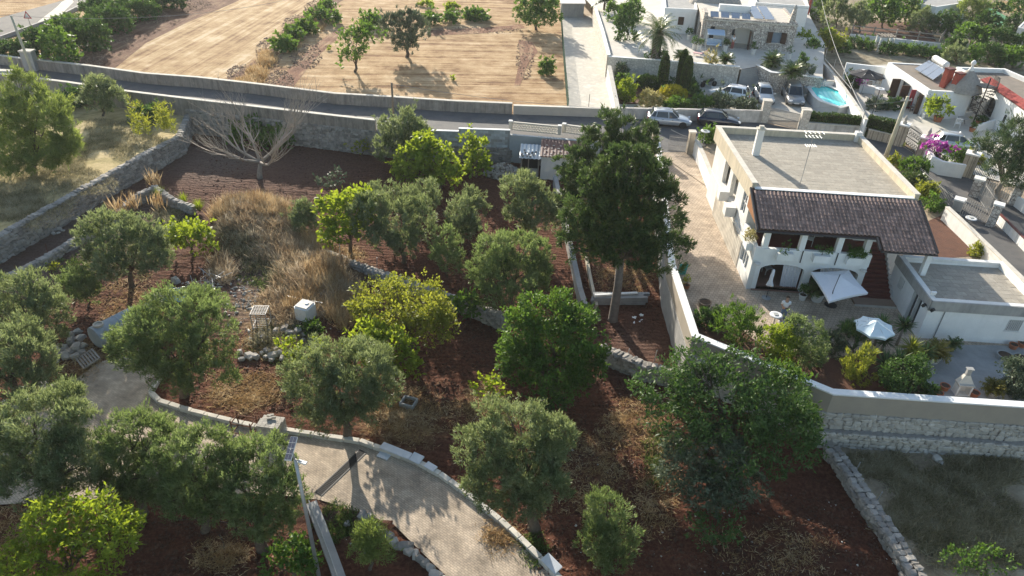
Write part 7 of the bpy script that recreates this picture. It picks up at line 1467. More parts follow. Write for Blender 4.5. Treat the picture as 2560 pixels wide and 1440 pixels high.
# ------------------------------------------------------------------ vehicles
def paint(name,c): 
    m,nt,b = _new(name); b.inputs['Base Color'].default_value = rgba(c); b.inputs['Metallic'].default_value = .35; b.inputs['Roughness'].default_value = .3; b.inputs['Coat Weight'].default_value = .8; b.inputs['Coat Roughness'].default_value = .05; return m
def car(name,label,p,rz,pm,L=4.1,W=1.78,H=1.5,wagon=0.0,cat='car'):
    t = thing(name,label,cat,p,rz,'parked cars'); hw = W / 2; hl = L / 2
    prof = [(-hl,.42,.80,.86),(-hl + .06,.30,.95,.93),(-hl + .3,.24,1.0,.99),(-hl * .55,.22,.99,1.0),(0,.22,.96,1.0),(hl * .38,.22,.95,1.0),(hl * .62,.23,.88,.98),(hl * .85,.25,.78,.95),(hl - .05,.30,.66,.86),(hl,.40,.58,.80)]
    V = []; F = []
    for x,zb,zt_,wf in prof:
        w_ = hw * wf
        V += [(x,-w_ * .8,zb),(x,-w_,zb + .14),(x,-w_,min(.62,zt_ - .1)),(x,-w_ * .93,zt_ - .03),(x,-w_ * .8,zt_),(x,0,zt_ + .03),(x,w_ * .8,zt_),(x,w_ * .93,zt_ - .03),(x,w_,min(.62,zt_ - .1)),(x,w_,zb + .14),(x,w_ * .8,zb)]
    k = 11
    for i in range(len(prof) - 1):
        for j in range(k): F.append([i * k + j,(i + 1) * k + j,(i + 1) * k + (j + 1) % k,i * k + (j + 1) % k])
    F += [list(range(k)),[(len(prof) - 1) * k + j for j in range(k)][::-1]]; MB().add(V,F).build('body',pm,t,True,True)
    xr0,xr1,xf0,xf1 = -hl + .18,-hl + .55 - wagon * .25,hl * .42,hl * .10; wb,wt = hw * .90,hw * .70; zb = .93; zr = H - .05
    V = []; st_ = [(xr0,xr1),]
    bot = [(xr0,-wb * .92,zb),(xr0 + .5,-wb,zb),(xf0 - .6,-wb,zb),(xf0,-wb * .85,zb),(xf0 + .08,0,zb),(xf0,wb * .85,zb),(xf0 - .6,wb,zb),(xr0 + .5,wb,zb),(xr0,wb * .92,zb),(xr0 - .04,0,zb)]
    top = [(xr1,-wt * .92,zr - .04),(xr1 + .5,-wt,zr),(xf1 - .3,-wt,zr),(xf1,-wt * .9,zr - .04),(xf1 + .06,0,zr - .02),(xf1,wt * .9,zr - .04),(xf1 - .3,wt,zr),(xr1 + .5,wt,zr),(xr1,wt * .92,zr - .04),(xr1 - .03,0,zr - .02)]
    MB().hull(bot,top).build('windows',GLASSD,t,True)
    rt = [(x * 1.0,y * 1.04,z - .02) for x,y,z in top]; rt2 = [(x * .93 - .02,y * .85,z + .045) for x,y,z in top]; MB().hull(rt,rt2).build('roof',pm,t,True,True)
    pl = MB()
    for s in (-1,1):
        for (a,b_) in (((xr0 + .02,s * wb * .93,zb),(xr1,s * wt * .95,zr)),((xf0,s * wb * .87,zb),(xf1,s * wt * .93,zr)),((-.12,s * wb * 1.0,zb),(-.2,s * wt * 1.01,zr)),((xr0 + .55,s * wb,zb),(xr1 + .3,s * wt,zr))): pl.beam(a,b_,.07,.06)
    pl.build('pillars',pm,t,True)
    for x in (-hl * .62,hl * .62):
        for s in (-1,1):
            R = .32; yy = s * (hw - .09); Tw = lambda a,b_,c,yy=yy,x=x,s=s: (x + a,yy + c * s,R + b_)
            wh = MB(); wh.lathe([(R * .6,-.1),(R * .95,-.1),(R,-.05),(R,.06),(R * .93,.1),(R * .66,.1)],(0,0,0),18,0,Tw); who = wh.build('wheel',RUBBER,t,True)
            rm = MB(); rm.lathe([(R * .66,.0),(R * .66,.085),(R * .2,.095)],(0,0,0),10,0,Tw); rm.build('rim',METALG,who,True)
            ar = MB(); ar.lathe([(R * 1.16,-.06),(R * 1.16,.0785),(R * .2,.0785)],(0,0,0),18,0,lambda a,b_,c,x=x,s=s: (x + a,s * (hw - .07) + c * s,R + max(b_,-.1))); ar.build('wheel_arch',RUBBER,t,True)
    for s in (-1,1):
        MB().obox((hl - .12,s * hw * .66,.68),(.2,.34,.12),-s * .35).build('headlight',LAMPW,t,True); MB().obox((-hl + .05,s * hw * .74,.80),(.12,.28,.2),s * .25).build('tail_light',LAMPR,t,True)
        MB().obox((hl * .36,s * (hw + .06),1.0),(.12,.2,.13)).build('mirror',pm,t,True)
        for x in (.25,-.65): MB().obox((x,s * (hw + .005),.80),(.16,.03,.03)).build('door_handle',CHROME,t,True)
    MB().box(-hl - .012,-hl + .02,-.26,.26,.52,.63).build('number_plate',PLAST,t,True); MB().box(hl - .03,hl + .012,-.26,.26,.42,.52).build('number_plate',PLAST,t,True); MB().box(hl - .1,hl + .004,-.45,.45,.34,.42).build('grille',RUBBER,t,True)
    return t
def heading(a,b,z=UZ): p,q = G(*a,z),G(*b,z); return math.atan2(q[1] - p[1],q[0] - p[0])
car('parked_car','silver blue crossover parked on the lane opposite the villa gate',G(1670,312,UZ),heading((1640,318),(1705,323)),paint('silver_blue_paint',(0.38,0.42,0.47)),4.15,1.8,1.52)
car('parked_car','dark navy hatchback parked on the lane in front',G(1793,313,UZ),heading((1755,318),(1830,325)),paint('navy_paint',(0.012,0.016,0.035)),4.05,1.75,1.48)
car('parked_car','white hatchback parked in the court behind the shrubs',G(1822,246,UZ),heading((1868,255),(1785,240)),paint('white_paint',(0.80,0.81,0.82)),4.3,1.8,1.48)
car('parked_car','small silver estate car parked nose to the sliding gate',G(1907,250,UZ),heading((1893,228),(1916,268)),paint('silver_paint',(0.50,0.52,0.53)),4.0,1.7,1.5,.6)
car('parked_car','grey off-roader parked beside the pool',G(1980,252,UZ),heading((1968,228),(1990,272)),paint('grey_paint',(0.30,0.30,0.30)),4.6,1.85,1.72,.8)
b = G(1770,218,UZ); t = thing('motorbike','black and chrome cruiser motorbike parked by the terrace wall','motorbike',b,heading((1750,220),(1795,215)))
for x in (-.75,.78):
    mb = MB(); R = .32; V = []; mb.lathe([(.22,-.06),(.3,-.06),(.32,0),(.3,.06),(.22,.06),(.22,-.06)],(0,0,0),16,0,lambda a,b_,c,x=x: (x + a,c,R + b_)); wo = mb.build('wheel',RUBBER,t,True); sp = MB()
    for k in range(8): a = k * math.pi / 4; sp.beam((x,0,R),(x + .23 * math.cos(a),0,R + .23 * math.sin(a)),.02,.02)
    sp.build('spokes',CHROME,wo,True)
MB().tube([(-.75,.1,.32),(-.3,.12,.45),(.3,.1,.5),(.55,.05,.75)],.035,6).build('frame',CHROME,t,True); MB().tube([(.78,.08,.32),(.55,.06,.95)],.03,6).build('fork',CHROME,t,True); MB().tube([(.78,-.08,.32),(.55,-.06,.95)],.03,6).build('fork',CHROME,t,True)
MB().tube([(.1,0,.78),(.25,0,.82),(.45,0,.8),(.52,0,.76)],[.08,.16,.14,.06],10).build('fuel_tank',METALD,t,True,True); MB().tube([(-.75,0,.72),(-.45,0,.68),(-.15,0,.66),(.1,0,.72)],[.09,.14,.16,.1],8).build('saddle',RUBBER,t,True,True); MB().obox((.1,0,.45),(.4,.28,.34)).build('engine',CHROME,t,True); MB().tube([(.35,-.4,1.08),(.5,-.15,1.0),(.52,.15,1.0),(.35,.4,1.08)],.02,6).build('handlebar',CHROME,t,True); MB().lathe([(.05,-.05),(.1,0),(.09,.05)],(.68,0,.85),12).build('headlamp',CHROME,t,True); MB().tube([(-.9,.14,.3),(.1,.16,.3)],.04,8).build('exhaust',CHROME,t,True); MB().obox((-.75,0,.6),(.5,.14,.08)).build('mudguard',METALD,t,True)

# ------------------------------------------------------------------ people
def skin_chain(name,verts,edges,radii,m,parent,sub=2,root=0):
    me = bpy.data.meshes.new(name); me.from_pydata(verts,edges,[]); me.update(); me.materials.append(m); o = put(name,me,parent,True); sk = o.modifiers.new('skin','SKIN'); sk.use_smooth_shade = True
    lay = me.skin_vertices[0].data if me.skin_vertices else None
    if lay is None:
        bpy.context.view_layer.objects.active = o; bpy.ops.mesh.customdata_skin_add(); lay = me.skin_vertices[0].data
    for i,r in enumerate(radii): lay[i].radius = r if isinstance(r,tuple) else (r,r); lay[i].use_root = (i == root)
    ss = o.modifiers.new('smooth','SUBSURF'); ss.levels = sub; ss.render_levels = sub; return o
SKIN = mat('skin',(0.45,0.27,0.19),(0.40,0.24,0.17),rough=.6); JEANS = mat('blue_jeans',(0.12,0.19,0.30),(0.09,0.15,0.25),scale=8); SHIRT = mat('white_shirt',(0.78,0.78,0.78),(0.72,0.72,0.73),scale=4); HAIR = mat('dark_hair',(0.025,0.018,0.014),(0.04,0.03,0.022),scale=20,bump=.5)
def person(label,p,rz,shirt,legs,hold=True):
    t = thing('person',label,'person',p,rz)
    V = [(0,0,.95),(0,0,1.15),(0,.01,1.38),(0,.0,1.48),(0,-.01,1.56),(0,-.015,1.66),(0,-.01,1.75)]; E = [(0,1),(1,2),(2,3),(3,4),(4,5),(5,6)]; R = [(.15,.115),(.145,.11),(.17,.11),.055,.075,.088,.06]
    for s in (-1,1):
        b = len(V); V += [(s * .09,0,.86),(s * .10,-.02,.48),(s * .11,.02,.09),(s * .115,-.12,.04)]; E += [(0,b),(b,b + 1),(b + 1,b + 2),(b + 2,b + 3)]; R += [.088,.06,.042,.035]
        b = len(V); V += [(s * .19,.01,1.40),(s * .24,.03,1.13),(s * .10,-.24,1.13),(s * .06,-.30,1.15)]; E += [(2,b),(b,b + 1),(b + 1,b + 2),(b + 2,b + 3)]; R += [.055,.042,.03,(.035,.02)]; hnd = b + 3
        for q,(dx,l) in enumerate(((-.026,.065),(-.009,.075),(.009,.072),(.026,.055))):
            b2 = len(V); V += [(s * (.055 + dx * .3) + dx,-.33,1.155),(s * .05 + dx,-.33 - l * .6,1.15),(s * .045 + dx,-.33 - l * .8,1.13)]; E += [(hnd,b2),(b2,b2 + 1),(b2 + 1,b2 + 2)]; R += [.01,.009,.008]
        b2 = len(V); V += [(s * .02,-.31,1.165),(s * .01,-.345,1.17)]; E += [(hnd,b2),(b2,b2 + 1)]; R += [.011,.009]
    skin_chain('body',V,E,R,SKIN,t)
    for s in (-1,1): MB().lathe([(.005,-.012),(.011,0),(.005,.012)],(s * .032,-.096,1.675),6).build('eye',RUBBER,t,True); MB().obox((s * .085,-.005,1.665),(.02,.045,.06)).build('ear',SKIN,t,True)
    mb = MB(); mb.hull([(-.014,-.095,1.635),(.014,-.095,1.635),(.014,-.08,1.635),(-.014,-.08,1.635)],[(-.006,-.09,1.675),(.006,-.09,1.675),(.006,-.08,1.675),(-.006,-.08,1.675)]); mb.build('nose',SKIN,t,True); MB().obox((0,-.09,1.612),(.045,.012,.01)).build('mouth',mat('lips',(0.32,0.13,0.11)),t,True)
    MB().lathe([(.088,1.66),(.098,1.70),(.09,1.76),(.06,1.80),(.015,1.815)],(0,.012,0),12,0,lambda x,y,z: (x,y * 1.05 if y > -.02 or z > 1.72 else -.05,z)).build('hair',HAIR,t,True,True)
    V = [(0,0,.93),(0,0,1.15),(0,.01,1.38),(0,.0,1.47)]; E = [(0,1),(1,2),(2,3)]; R = [(.175,.135),(.17,.13),(.195,.13),.07]
    for s in (-1,1): b = len(V); V += [(s * .2,.01,1.40),(s * .235,.025,1.2)]; E += [(2,b),(b,b + 1)]; R += [.075,.065]
    skin_chain('shirt',V,E,R,shirt,t)
    V = [(0,0,.98),(0,0,.9)]; E = [(0,1)]; R = [(.165,.125),(.16,.125)]
    for s in (-1,1): b = len(V); V += [(s * .095,0,.8),(s * .102,-.02,.48),(s * .112,.02,.12)]; E += [(1,b),(b,b + 1),(b + 1,b + 2)]; R += [.1,.078,.062]
    skin_chain('trousers',V,E,R,legs,t)
    for s in (-1,1): mb = MB(); mb.tube([(s * .113,.07,.05),(s * .115,0,.06),(s * .118,-.1,.045),(s * .12,-.18,.035)],[.04,.05,.048,.03],8); mb.build('shoe',PLAST,t,True,True)
    return t
mp = G(1953,803,UZ); person('man in white t-shirt and blue jeans holding a drone controller',mp,-.15,SHIRT,JEANS)
c_ = Matrix.Translation(Vector([float(v) for v in mp])) @ Matrix.Rotation(-.15,4,'Z'); q = c_ @ Vector((0,-.37,1.17)); t = thing('remote_controller','small dark remote controller held by the standing man','controller',(q.x,q.y,q.z),-.15); MB().box(-.085,.085,-.05,.05,-.02,.02).build('body',METALD,t,True); MB().box(-.07,.07,-.045,.045,.021,.03).build('screen',GLASSD,t,True)
person('person in a white top standing in the porch of the stone house',G(1829,124,TZ),.3,SHIRT,mat('red_trousers',(0.40,0.12,0.10),(0.34,0.10,0.08)))

# ------------------------------------------------------------------ white neighbours on the right
NZ = UZ + 2.75
n1 = [G(x,y,NZ)[:2] for x,y in ((2220,156),(2362,164),(2428,231),(2322,225))]
c1_ = sum(n1) / 4; nh = thing('white_house','low whitewashed house with a solar water heater on its roof','house',(*n1[3],UZ))
W_,E_ = n1[0],n1[3]; Lw = float(np.linalg.norm(E_ - W_)); dw = unit(E_ - W_)
mb = MB(); wall_open(mb,W_,E_,UZ - .1,NZ,.3,[(Lw * .42,Lw * .62,UZ + .02,UZ + 2.1),(Lw * .80,Lw * .93,UZ + .02,UZ + 2.05)]); wall_strip(mb,[E_ + unit(n1[2] - E_) * .3,n1[2],n1[1],n1[0] + unit(n1[1] - n1[0]) * .3],.3,UZ - .1,NZ); mb.build('wall',WHITE2,nh)
mb = MB(); mb.prism([c1_ + (p - c1_) * .97 for p in n1],NZ - .18,NZ - .08); mb.build('flat_roof',mat('brown_roof_deck',(0.26,0.22,0.18),(0.19,0.165,0.14),scale=1.5,bump=.5),nh)
mb = MB(); mb.prism([c1_ + (p - c1_) * .80 for p in n1],UZ,NZ - .2); mb.build('inner_wall',GREYPL,nh)
nrm_w = np.array((dw[1],-dw[0]))
for f,ww,dd_,nm,m in ((.40,1.3,.9,'door',WOODB),(.64,1.3,.9,'door',WOODB),(.78,.8,.5,'door',mat('red_door',(0.32,0.05,0.06))),(.95,.7,.45,'door',WOODB)):
    p = W_ + dw * Lw * f + nrm_w * dd_ * .5; MB().obox((p[0],p[1],UZ + 1.05),(.07,dd_,2.05),math.atan2(dw[1],dw[0])).build(nm,m,nh)
S_ = n1[2]; ds = unit(S_ - E_); ns = np.array((ds[1],-ds[0])); p = E_ + ds * 1.4 + ns * .2; MB().obox((p[0],p[1],UZ + 1.5),(.7,.1,.8),math.atan2(ds[1],ds[0])).build('window',GLASSD,nh)
for (bx,by,ty) in ((2360,216,173),(2386,224,184)): b = G(bx,by,NZ); h = H_at(b,ty); MB().obox((b[0],b[1],NZ + h / 2 - .1),(.75,.6,h + .2),.3).build('chimney',REDCH,nh); MB().obox((b[0],b[1],NZ + h + .05),(.85,.7,.12),.3).build('chimney_cap',REDBR,nh)
cc = G(2408,226,NZ - .1); h = H_at(cc,176); MB().lathe([(1.75,0),(1.55,h * .25),(1.15,h * .55),(.6,h * .85),(.3,h)],cc,22).build('cone_roof',STONEI,nh); MB().lathe([(.35,h * .93),(.16,h + .2),(.10,h + .5),(.2,h + .6),(.24,h + .8),(.1,h + 1.0)],cc,12).build('pinnacle',WHITE2,nh,smooth=True)
# solar water heater
t = thing('solar_water_heater','large bright solar collector with steel tank on the white house','solar heater',G(2325,190,NZ)); q = [G(2333,201,NZ + .1),G(2286,173,NZ + .1),G(2321,152,NZ + .75),G(2366,176,NZ + .75)]
for i in range(3):
    f0,f1 = i / 3 + .008,(i + 1) / 3 - .008; a = [q[1] + (q[0] - q[1]) * f for f in (f0,f1)]; b_ = [q[2] + (q[3] - q[2]) * f for f in (f0,f1)]; up_ = np.array((0,0,.08)); mb = MB(); mb.hull([a[0],a[1],b_[1],b_[0]],[a[0] + up_,a[1] + up_,b_[1] + up_,b_[0] + up_]); mb.build('collector',SOLARW,t)
ta,tb = G(2337,146,NZ + 1.05),G(2366,163,NZ + 1.05); MB().tube([ta - unit(tb - ta) * .1,ta,tb,tb + unit(tb - ta) * .1],[.2,.36,.36,.2],18).build('tank',METALW,t,smooth=False); MB().tube([ta,ta + (-.6,0,.2),ta + (-.9,-.1,-.4),q[2] + (0,0,.1)],.04,6).build('pipe',METALD,t)
for p_ in (q[2],q[3]): mb = MB(); mb.beam((p_[0],p_[1],NZ - .1),p_ + np.array((0,0,.02)),.06,.06); mb.build('leg',METALG,t)
# second white house with red roof
N2Z = UZ + 3.3
n2 = [G(x,y,N2Z)[:2] for x,y in ((2396,168),(2512,172),(2660,235),(2640,330),(2452,200))]; c2_ = sum(n2) / 5
n2h = thing('white_house','white house with red tiled edge and arched window at the right edge','house',(*n2[4],UZ)); a_,b_ = n2[3],n2[4]; L2 = float(np.linalg.norm(a_ - b_)); d2 = unit(a_ - b_)
pw = G(2490,280,UZ + 1.2)[:2]; uw = float((pw - b_) @ d2)
mb = MB(); wall_open(mb,b_,a_,UZ - .1,N2Z,.3,[(uw - .75,uw + .75,UZ + .75,UZ + 2.6,.75)]); wall_strip(mb,[n2[4] + unit(n2[0] - n2[4]) * .3,n2[0],n2[1],n2[2],n2[3] - d2 * .0 + unit(n2[2] - n2[3]) * .35],.3,UZ - .1,N2Z); mb.build('wall',WHITE2,n2h)
MB().prism([c2_ + (p - c2_) * .97 for p in n2],N2Z - .5,N2Z - .42).build('flat_roof',mat('brown_roof_deck',(0.26,0.22,0.18)),n2h)
MB().prism([c2_ + (p - c2_) * .8 for p in n2],UZ,N2Z - .5).build('inner_wall',WHITE,n2h)
nn2 = np.array((d2[1],-d2[0])); inn = -nn2
V = []; F = []; n = int(L2 / .24)
rt_ = MB()
for i in range(n):
    u = (i + .5) * L2 / n
    for r_ in range(3): p = b_ + d2 * u + inn * (.1 + r_ * .26); rt_.obox((p[0],p[1],N2Z + .12 + r_ * .11),(.2,.34,.06),math.atan2(d2[1],d2[0]),0,.35)
mb = MB(); mb.hull([(*(b_ + nn2 * .1),N2Z),(*(a_ + nn2 * .1),N2Z),(*(a_ + inn * .85),N2Z),(*(b_ + inn * .85),N2Z)],[(*(b_ + nn2 * .1),N2Z + .04),(*(a_ + nn2 * .1),N2Z + .04),(*(a_ + inn * .85),N2Z + .34),(*(b_ + inn * .85),N2Z + .34)]); rr_ = mb.build('red_roof',REDBR,n2h); rt_.build('tiles',REDTILE,rr_,kind='stuff')
pz = b_ + d2 * uw; wg = MB(); wg.obox((*(pz + inn * .2),UZ + 1.7),(1.6,.04,2.0),math.atan2(d2[1],d2[0])); wgo = wg.build('arched_window',GLASSD,n2h); mb = MB()
for i in range(9): p = pz + d2 * (-.72 + i * .18) + nn2 * .12; hh = 1.1 + math.sqrt(max(0,.75 ** 2 - (-.72 + i * .18) ** 2)); mb.beam((*p,UZ + .7),(*p,UZ + .75 + hh),.03,.03)
for z in (.75,1.2,1.7): p0,p1 = pz - d2 * .75 + nn2 * .12,pz + d2 * .75 + nn2 * .12; mb.beam((*p0,UZ + z),(*p1,UZ + z),.03,.03)
mb.build('grille',METALD,wgo)
p = pz + d2 * 3.2 + nn2 * .03; MB().obox((*p,UZ + 1.6),(.3,.1,.75),math.atan2(d2[1],d2[0])).build('slit_window',GLASSD,n2h)
p0 = G(2430,330,UZ); p1 = G(2515,318,UZ); wallthing('stair_wall','low white wing wall at the foot of the house with the arched window',[p0,p1],.25,UZ - .1,[UZ + .6,UZ + 1.3],WHITE2,None)
# spiral stair
b = G(2432,308,UZ); h = 3.6; t = thing('spiral_stair','black iron spiral staircase between the two white houses','staircase',b); MB().tube([b,b + (0,0,h + 1)],.06,8).build('column',METALD,t)
for i in range(16): a = i * .42; z = (i + 1) * h / 16; mb = MB(); mb.prism([(b[0] + .05 * math.cos(a),b[1] + .05 * math.sin(a)),(b[0] + .85 * math.cos(a - .2),b[1] + .85 * math.sin(a - .2)),(b[0] + .85 * math.cos(a + .2),b[1] + .85 * math.sin(a + .2))],b[2] + z - .04,b[2] + z); mb.build('step',METALD,t)
rl = MB(); hp = [b + np.array((.85 * math.cos(s * .42),.85 * math.sin(s * .42),(s + 1) * h / 16 + .95)) for s in np.arange(0,16,.5)]; rl.tube(hp,.03,6)
for k,q_ in enumerate(hp): rl.tube([q_ - (0,0,.95),q_],.018,4); 
rl.tube([q_ - (0,0,.5) for q_ in hp],.02,5); rl.build('railing',METALD,t); tp_ = b + (0,0,h); mb = MB(); mb.obox(tp_ + np.array((.3,.9,-.02)),(1.6,1.4,.05),.3); mb.build('top_platform',METALD,t); mb = MB(); bars(mb,tp_ + np.array((-.3,1.6,0)),tp_ + np.array((1.3,1.5,0)),tp_[2],tp_[2] + .95,12,.02,(tp_[2] + .95,)); bars(mb,tp_ + np.array((1.3,1.5,0)),tp_ + np.array((1.1,.2,0)),tp_[2],tp_[2] + .95,10,.02,(tp_[2] + .95,)); mb.build('platform_railing',METALD,t)
# court of the white house: planter, plants, furniture, parasol
wallthing('planter_wall','low white planter wall around the court plants',[G(2305,298,UZ),G(2312,318 - 24,UZ),G(2345,300,UZ),G(2425,292,UZ)],.22,UZ - .1,UZ + .55,WHITE2,None)
shrub('dark green shrub in the white planter by the house door','shrub',MID,2318,258,24,24,UZ); p = G(2342,305,UZ); pot('plant_pot','large terracotta pot under the lemon tree',p,.45,.6,TERRA); tree('lemon_tree','citrus',LIME,'round lemon tree in the large terracotta pot',(2342,296),[(2352,266,26,24),(2338,272,20,18)],UZ + .55,.05)
b = G(2378,290,UZ); t = thing('climbing_vine','dark vine climbing along the white wall','vine',b); vp = [b,b + (.1,.4,1.2),b + (.5,.5,1.9),b + (1.2,.5,2.3),b + (1.9,.5,2.0)]; MB().tube(vp,[.06,.05,.04,.03,.02],6).build('stem',BARK,t); LWv = [(np.array(q_),np.array((.38,.3,.3))) for q_ in vp[1:]] + [(b + (-.2,.4,2.0),np.array((.4,.3,.5)))]; put('foliage',crown_mesh('foliage',LWv,'shrub',DARK,909,1.0,.9),t)
b = G(2402,312,UZ); t = thing('garden_table','small round metal table on the white court','table',b); MB().lathe([(.5,.70),(.52,.72),(.5,.74)],b,20).build('tabletop',METALG,t)
for a in (0,2.1,4.2): MB().tube([b + (.1 * math.cos(a),.1 * math.sin(a),.7),b + (.4 * math.cos(a),.4 * math.sin(a),0)],.02,6).build('leg',METALD,t)
simple_chair('garden_chair','white plastic chair beside the round metal table',G(2391,320,UZ),2.6,PLAST,1.15); simple_chair('garden_chair','black metal chair near the door of the white house',G(2272,278,UZ),.6,METALD,1.1)
for lab,px,py in (('terracotta pot left of the spiral stair foot',2405,275),('terracotta pot right of the spiral stair foot',2444,312),('terracotta pot with red flowers on the white court',2428,330),('terracotta pot beside the wing wall',2455,316)): p = G(px,py,UZ); pot('plant_pot',lab,p,.3,.45,TERRA,group='terracotta pots of the white court'); ball_plant('small plant in the ' + lab,p + (0,0,.42),.24,'shrub',DARK if 'red' not in lab else REDTILE if False else MID,None,'court pot plants',k=.9)
c0 = G(2168,186,UZ + 2.2); R_ = 1.9; canopy('parasol','black parasol with pale ribs in the neighbours court',[c0 + R_ * np.array((math.cos(a),math.sin(a),0)) for a in np.arange(8) * math.pi / 4 + .1],c0 + (0,0,.55),FABD,(c0[0],c0[1],UZ),.3,.1,'open parasols')
rb2 = MB(); t = bpy.data.objects[list(MW)[-1]] if False else None
disc_lamp('white disc lamp between pool wall and neighbours court',2178,292,UZ,222,.45,METALD); disc_lamp('white disc lamp at the door of the white house',2305,290,UZ,236,.45,METALD)
b = G(2165,232,UZ); t = thing('white_planter','white box planter with magenta flowers beside the pool wall','planter',b); MB().obox((b[0],b[1],UZ + .4),(1.6,.8,.8),-.4).build('box',WHITE2,t); ball_plant('magenta bougainvillea in the white box planter',G(2150,228,UZ) + (0,0,.7),.5,'flower',BOUG,None,'bougainvilleas',k=1.0)
for lab,px,py,rx,ry,m in (('succulents in the court behind the short hedge',2190,262,26,14,GREYG),('dark potted shrub behind the short hedge',2235,262,22,16,DARK),('round clipped bush beside the black parasol',2134,205,18,18,CLIP),('green shrub at the corner above the pool',2105,118,22,16,MID)): shrub(lab,'shrub',m,px,py,rx,ry,UZ)
for i,(px,py) in enumerate(((2115,215),(2140,222),(2170,222),(2195,210))): simple_chair('garden_chair',('first','second','third','fourth')[i] + ' wooden chair from the left under the black parasol',G(px,py,UZ),i * 1.3,WOOD,1.05,'chairs under the black parasol')
wallthing('court_back_wall','white wall behind the black parasol',[G(2112,172,UZ + 1.2),G(2216,184,UZ + 1.2)],.3,UZ - .1,UZ + 1.9,WHITE2,None)
# gates and pillars along the lane on the right
def stone_pillar(label,px,py,pyt,w_=.9,m=TUFFB,fin=None): p = G(px,py,UZ); h = H_at(p,pyt); return pillar(label,p,w_,h,m,WHITE,-.6,None,'gate_pillar','tall stone gate pillars',fin)
stone_pillar('left tuff pillar of the black iron gate',2243,362,312,.95,TUFFB,PALEST); stone_pillar('right tuff pillar of the black iron gate',2300,396,345,.95,TUFFB,PALEST); stone_pillar('tall pillar with finial at the end of the white curved wall',2412,438,385,1.0,TUFFB,PALEST)
ga,gb = G(2258,366,UZ),G(2290,388,UZ); t = thing('iron_gate','ornate black iron gate of the white houses','gate',ga); mb = MB(); bars(mb,ga,gb,UZ + .1,UZ + 2.0,12,.035,(UZ + .1,UZ + 1.0,UZ + 1.9),.25); mb.build('bars',METALD,t); mb = MB()
for i in range(6):
    for z in (.55,1.45): q_ = ga + (gb - ga) * (i + .5) / 6 + (0,0,z); mb.tube([q_ + np.array((.18 * math.cos(a) * .8,-.18 * math.cos(a) * .5,.18 * math.sin(a))) for a in np.linspace(0,6.28,9)],.016,4,cap=False)
mb.build('scrolls',METALD,t,kind='stuff')
CW = [G(2308,402,UZ),G(2322,425,UZ),G(2345,437,UZ),G(2402,446,UZ)]; wallthing('curved_wall','white curved garden wall below the bougainvillea',CW,.3,UZ - .1,UZ + 1.25,WHITE2,None)
q0 = G(2352,392,UZ + 1.3); t = thing('bougainvillea','large magenta bougainvillea above the white curved wall','shrub',G(2352,428,UZ)); LWv = [(G(2335,372,UZ + 1.6),np.array((.8,.6,.7))),(G(2360,378,UZ + 1.5),np.array((1.0,.6,.6))),(G(2332,352,UZ + 1.9),np.array((.45,.4,.5)))]; put('foliage',crown_mesh('foliage',LWv,'flower',BOUG,801,1.3,1.2),t); MB().tube([G(2352,428,UZ),LWv[0][0]],.05,6).build('stem',BARK,t)
shrub('green shrub behind the curved wall, left of the finial pillar','shrub',MID,2385,392,30,24,UZ); shrub('dark shrub below the bougainvillea','shrub',DARK,2345,405,32,18,UZ); shrub('yellow green shrub right of the finial pillar','shrub',YELLOWG,2440,398,18,14,UZ)
car('parked_car','silver car half hidden behind the bougainvillea',G(2385,372,UZ),heading((2360,372),(2420,378)),MATS['silver_paint'],4.2,1.75,1.5)
# villa side: rail fence, shrubs, white side wall, gates
VF = GP([(2242,412),(2300,456),(2372,521)],UZ); t = thing('rail_fence','low fence of pointed pickets on the villa side of the lane','fence',VF[0])
for a,b_ in zip(VF,VF[1:]):
    k = int(np.linalg.norm(b_ - a) / .2)
    for i in range(k): q_ = a + (b_ - a) * i / k; mb = MB(); mb.beam(q_,q_ + (0,0,1.1),.04,.04); mb.build('picket',GATEG,t)
    for z in (.25,.95): mb = MB(); mb.beam(a + (0,0,z),b_ + (0,0,z),.05,.05); mb.build('rail',GATEG,t)
for lab,px,py,rx,ry,m in (('round oleander at the corner of the picket fence',2285,418,34,26,MID),('small shrub behind the villa roof corner',2232,405,20,16,YELLOWG),('fern palm behind the picket fence',2285,450,30,20,FROND),('shrub in the middle of the picket fence',2318,478,28,24,YELLOWG),('bright shrub at the end of the picket fence',2335,505,26,26,MID),('small round shrub by the villa side wall',2446,628,20,16,YELLOWG)): shrub(lab,'shrub',m,px,py,rx,ry,UZ)
wallthing('side_wall','sunlit white wall on the east side of the villa garden',[G(2368,518,UZ + 1.1),G(2420,566,UZ + 1.1),G(2474,618,UZ + 1.1),G(2600,740,UZ + 1.1)],.25,UZ - .1,UZ + 1.1,WHITE,CAPST)
stone_pillar('grey pillar where the picket fence ends',2390,525,500,.7,GREYPL); stone_pillar('rubble pillar of the side gate',2474,565,512,.6,COBB); stone_pillar('rubble pillar in the middle of the lane gates',2432,490,448,.7,COBB); stone_pillar('rubble pillar at the far end of the lane gates',2530,512,462,.65,COBB)
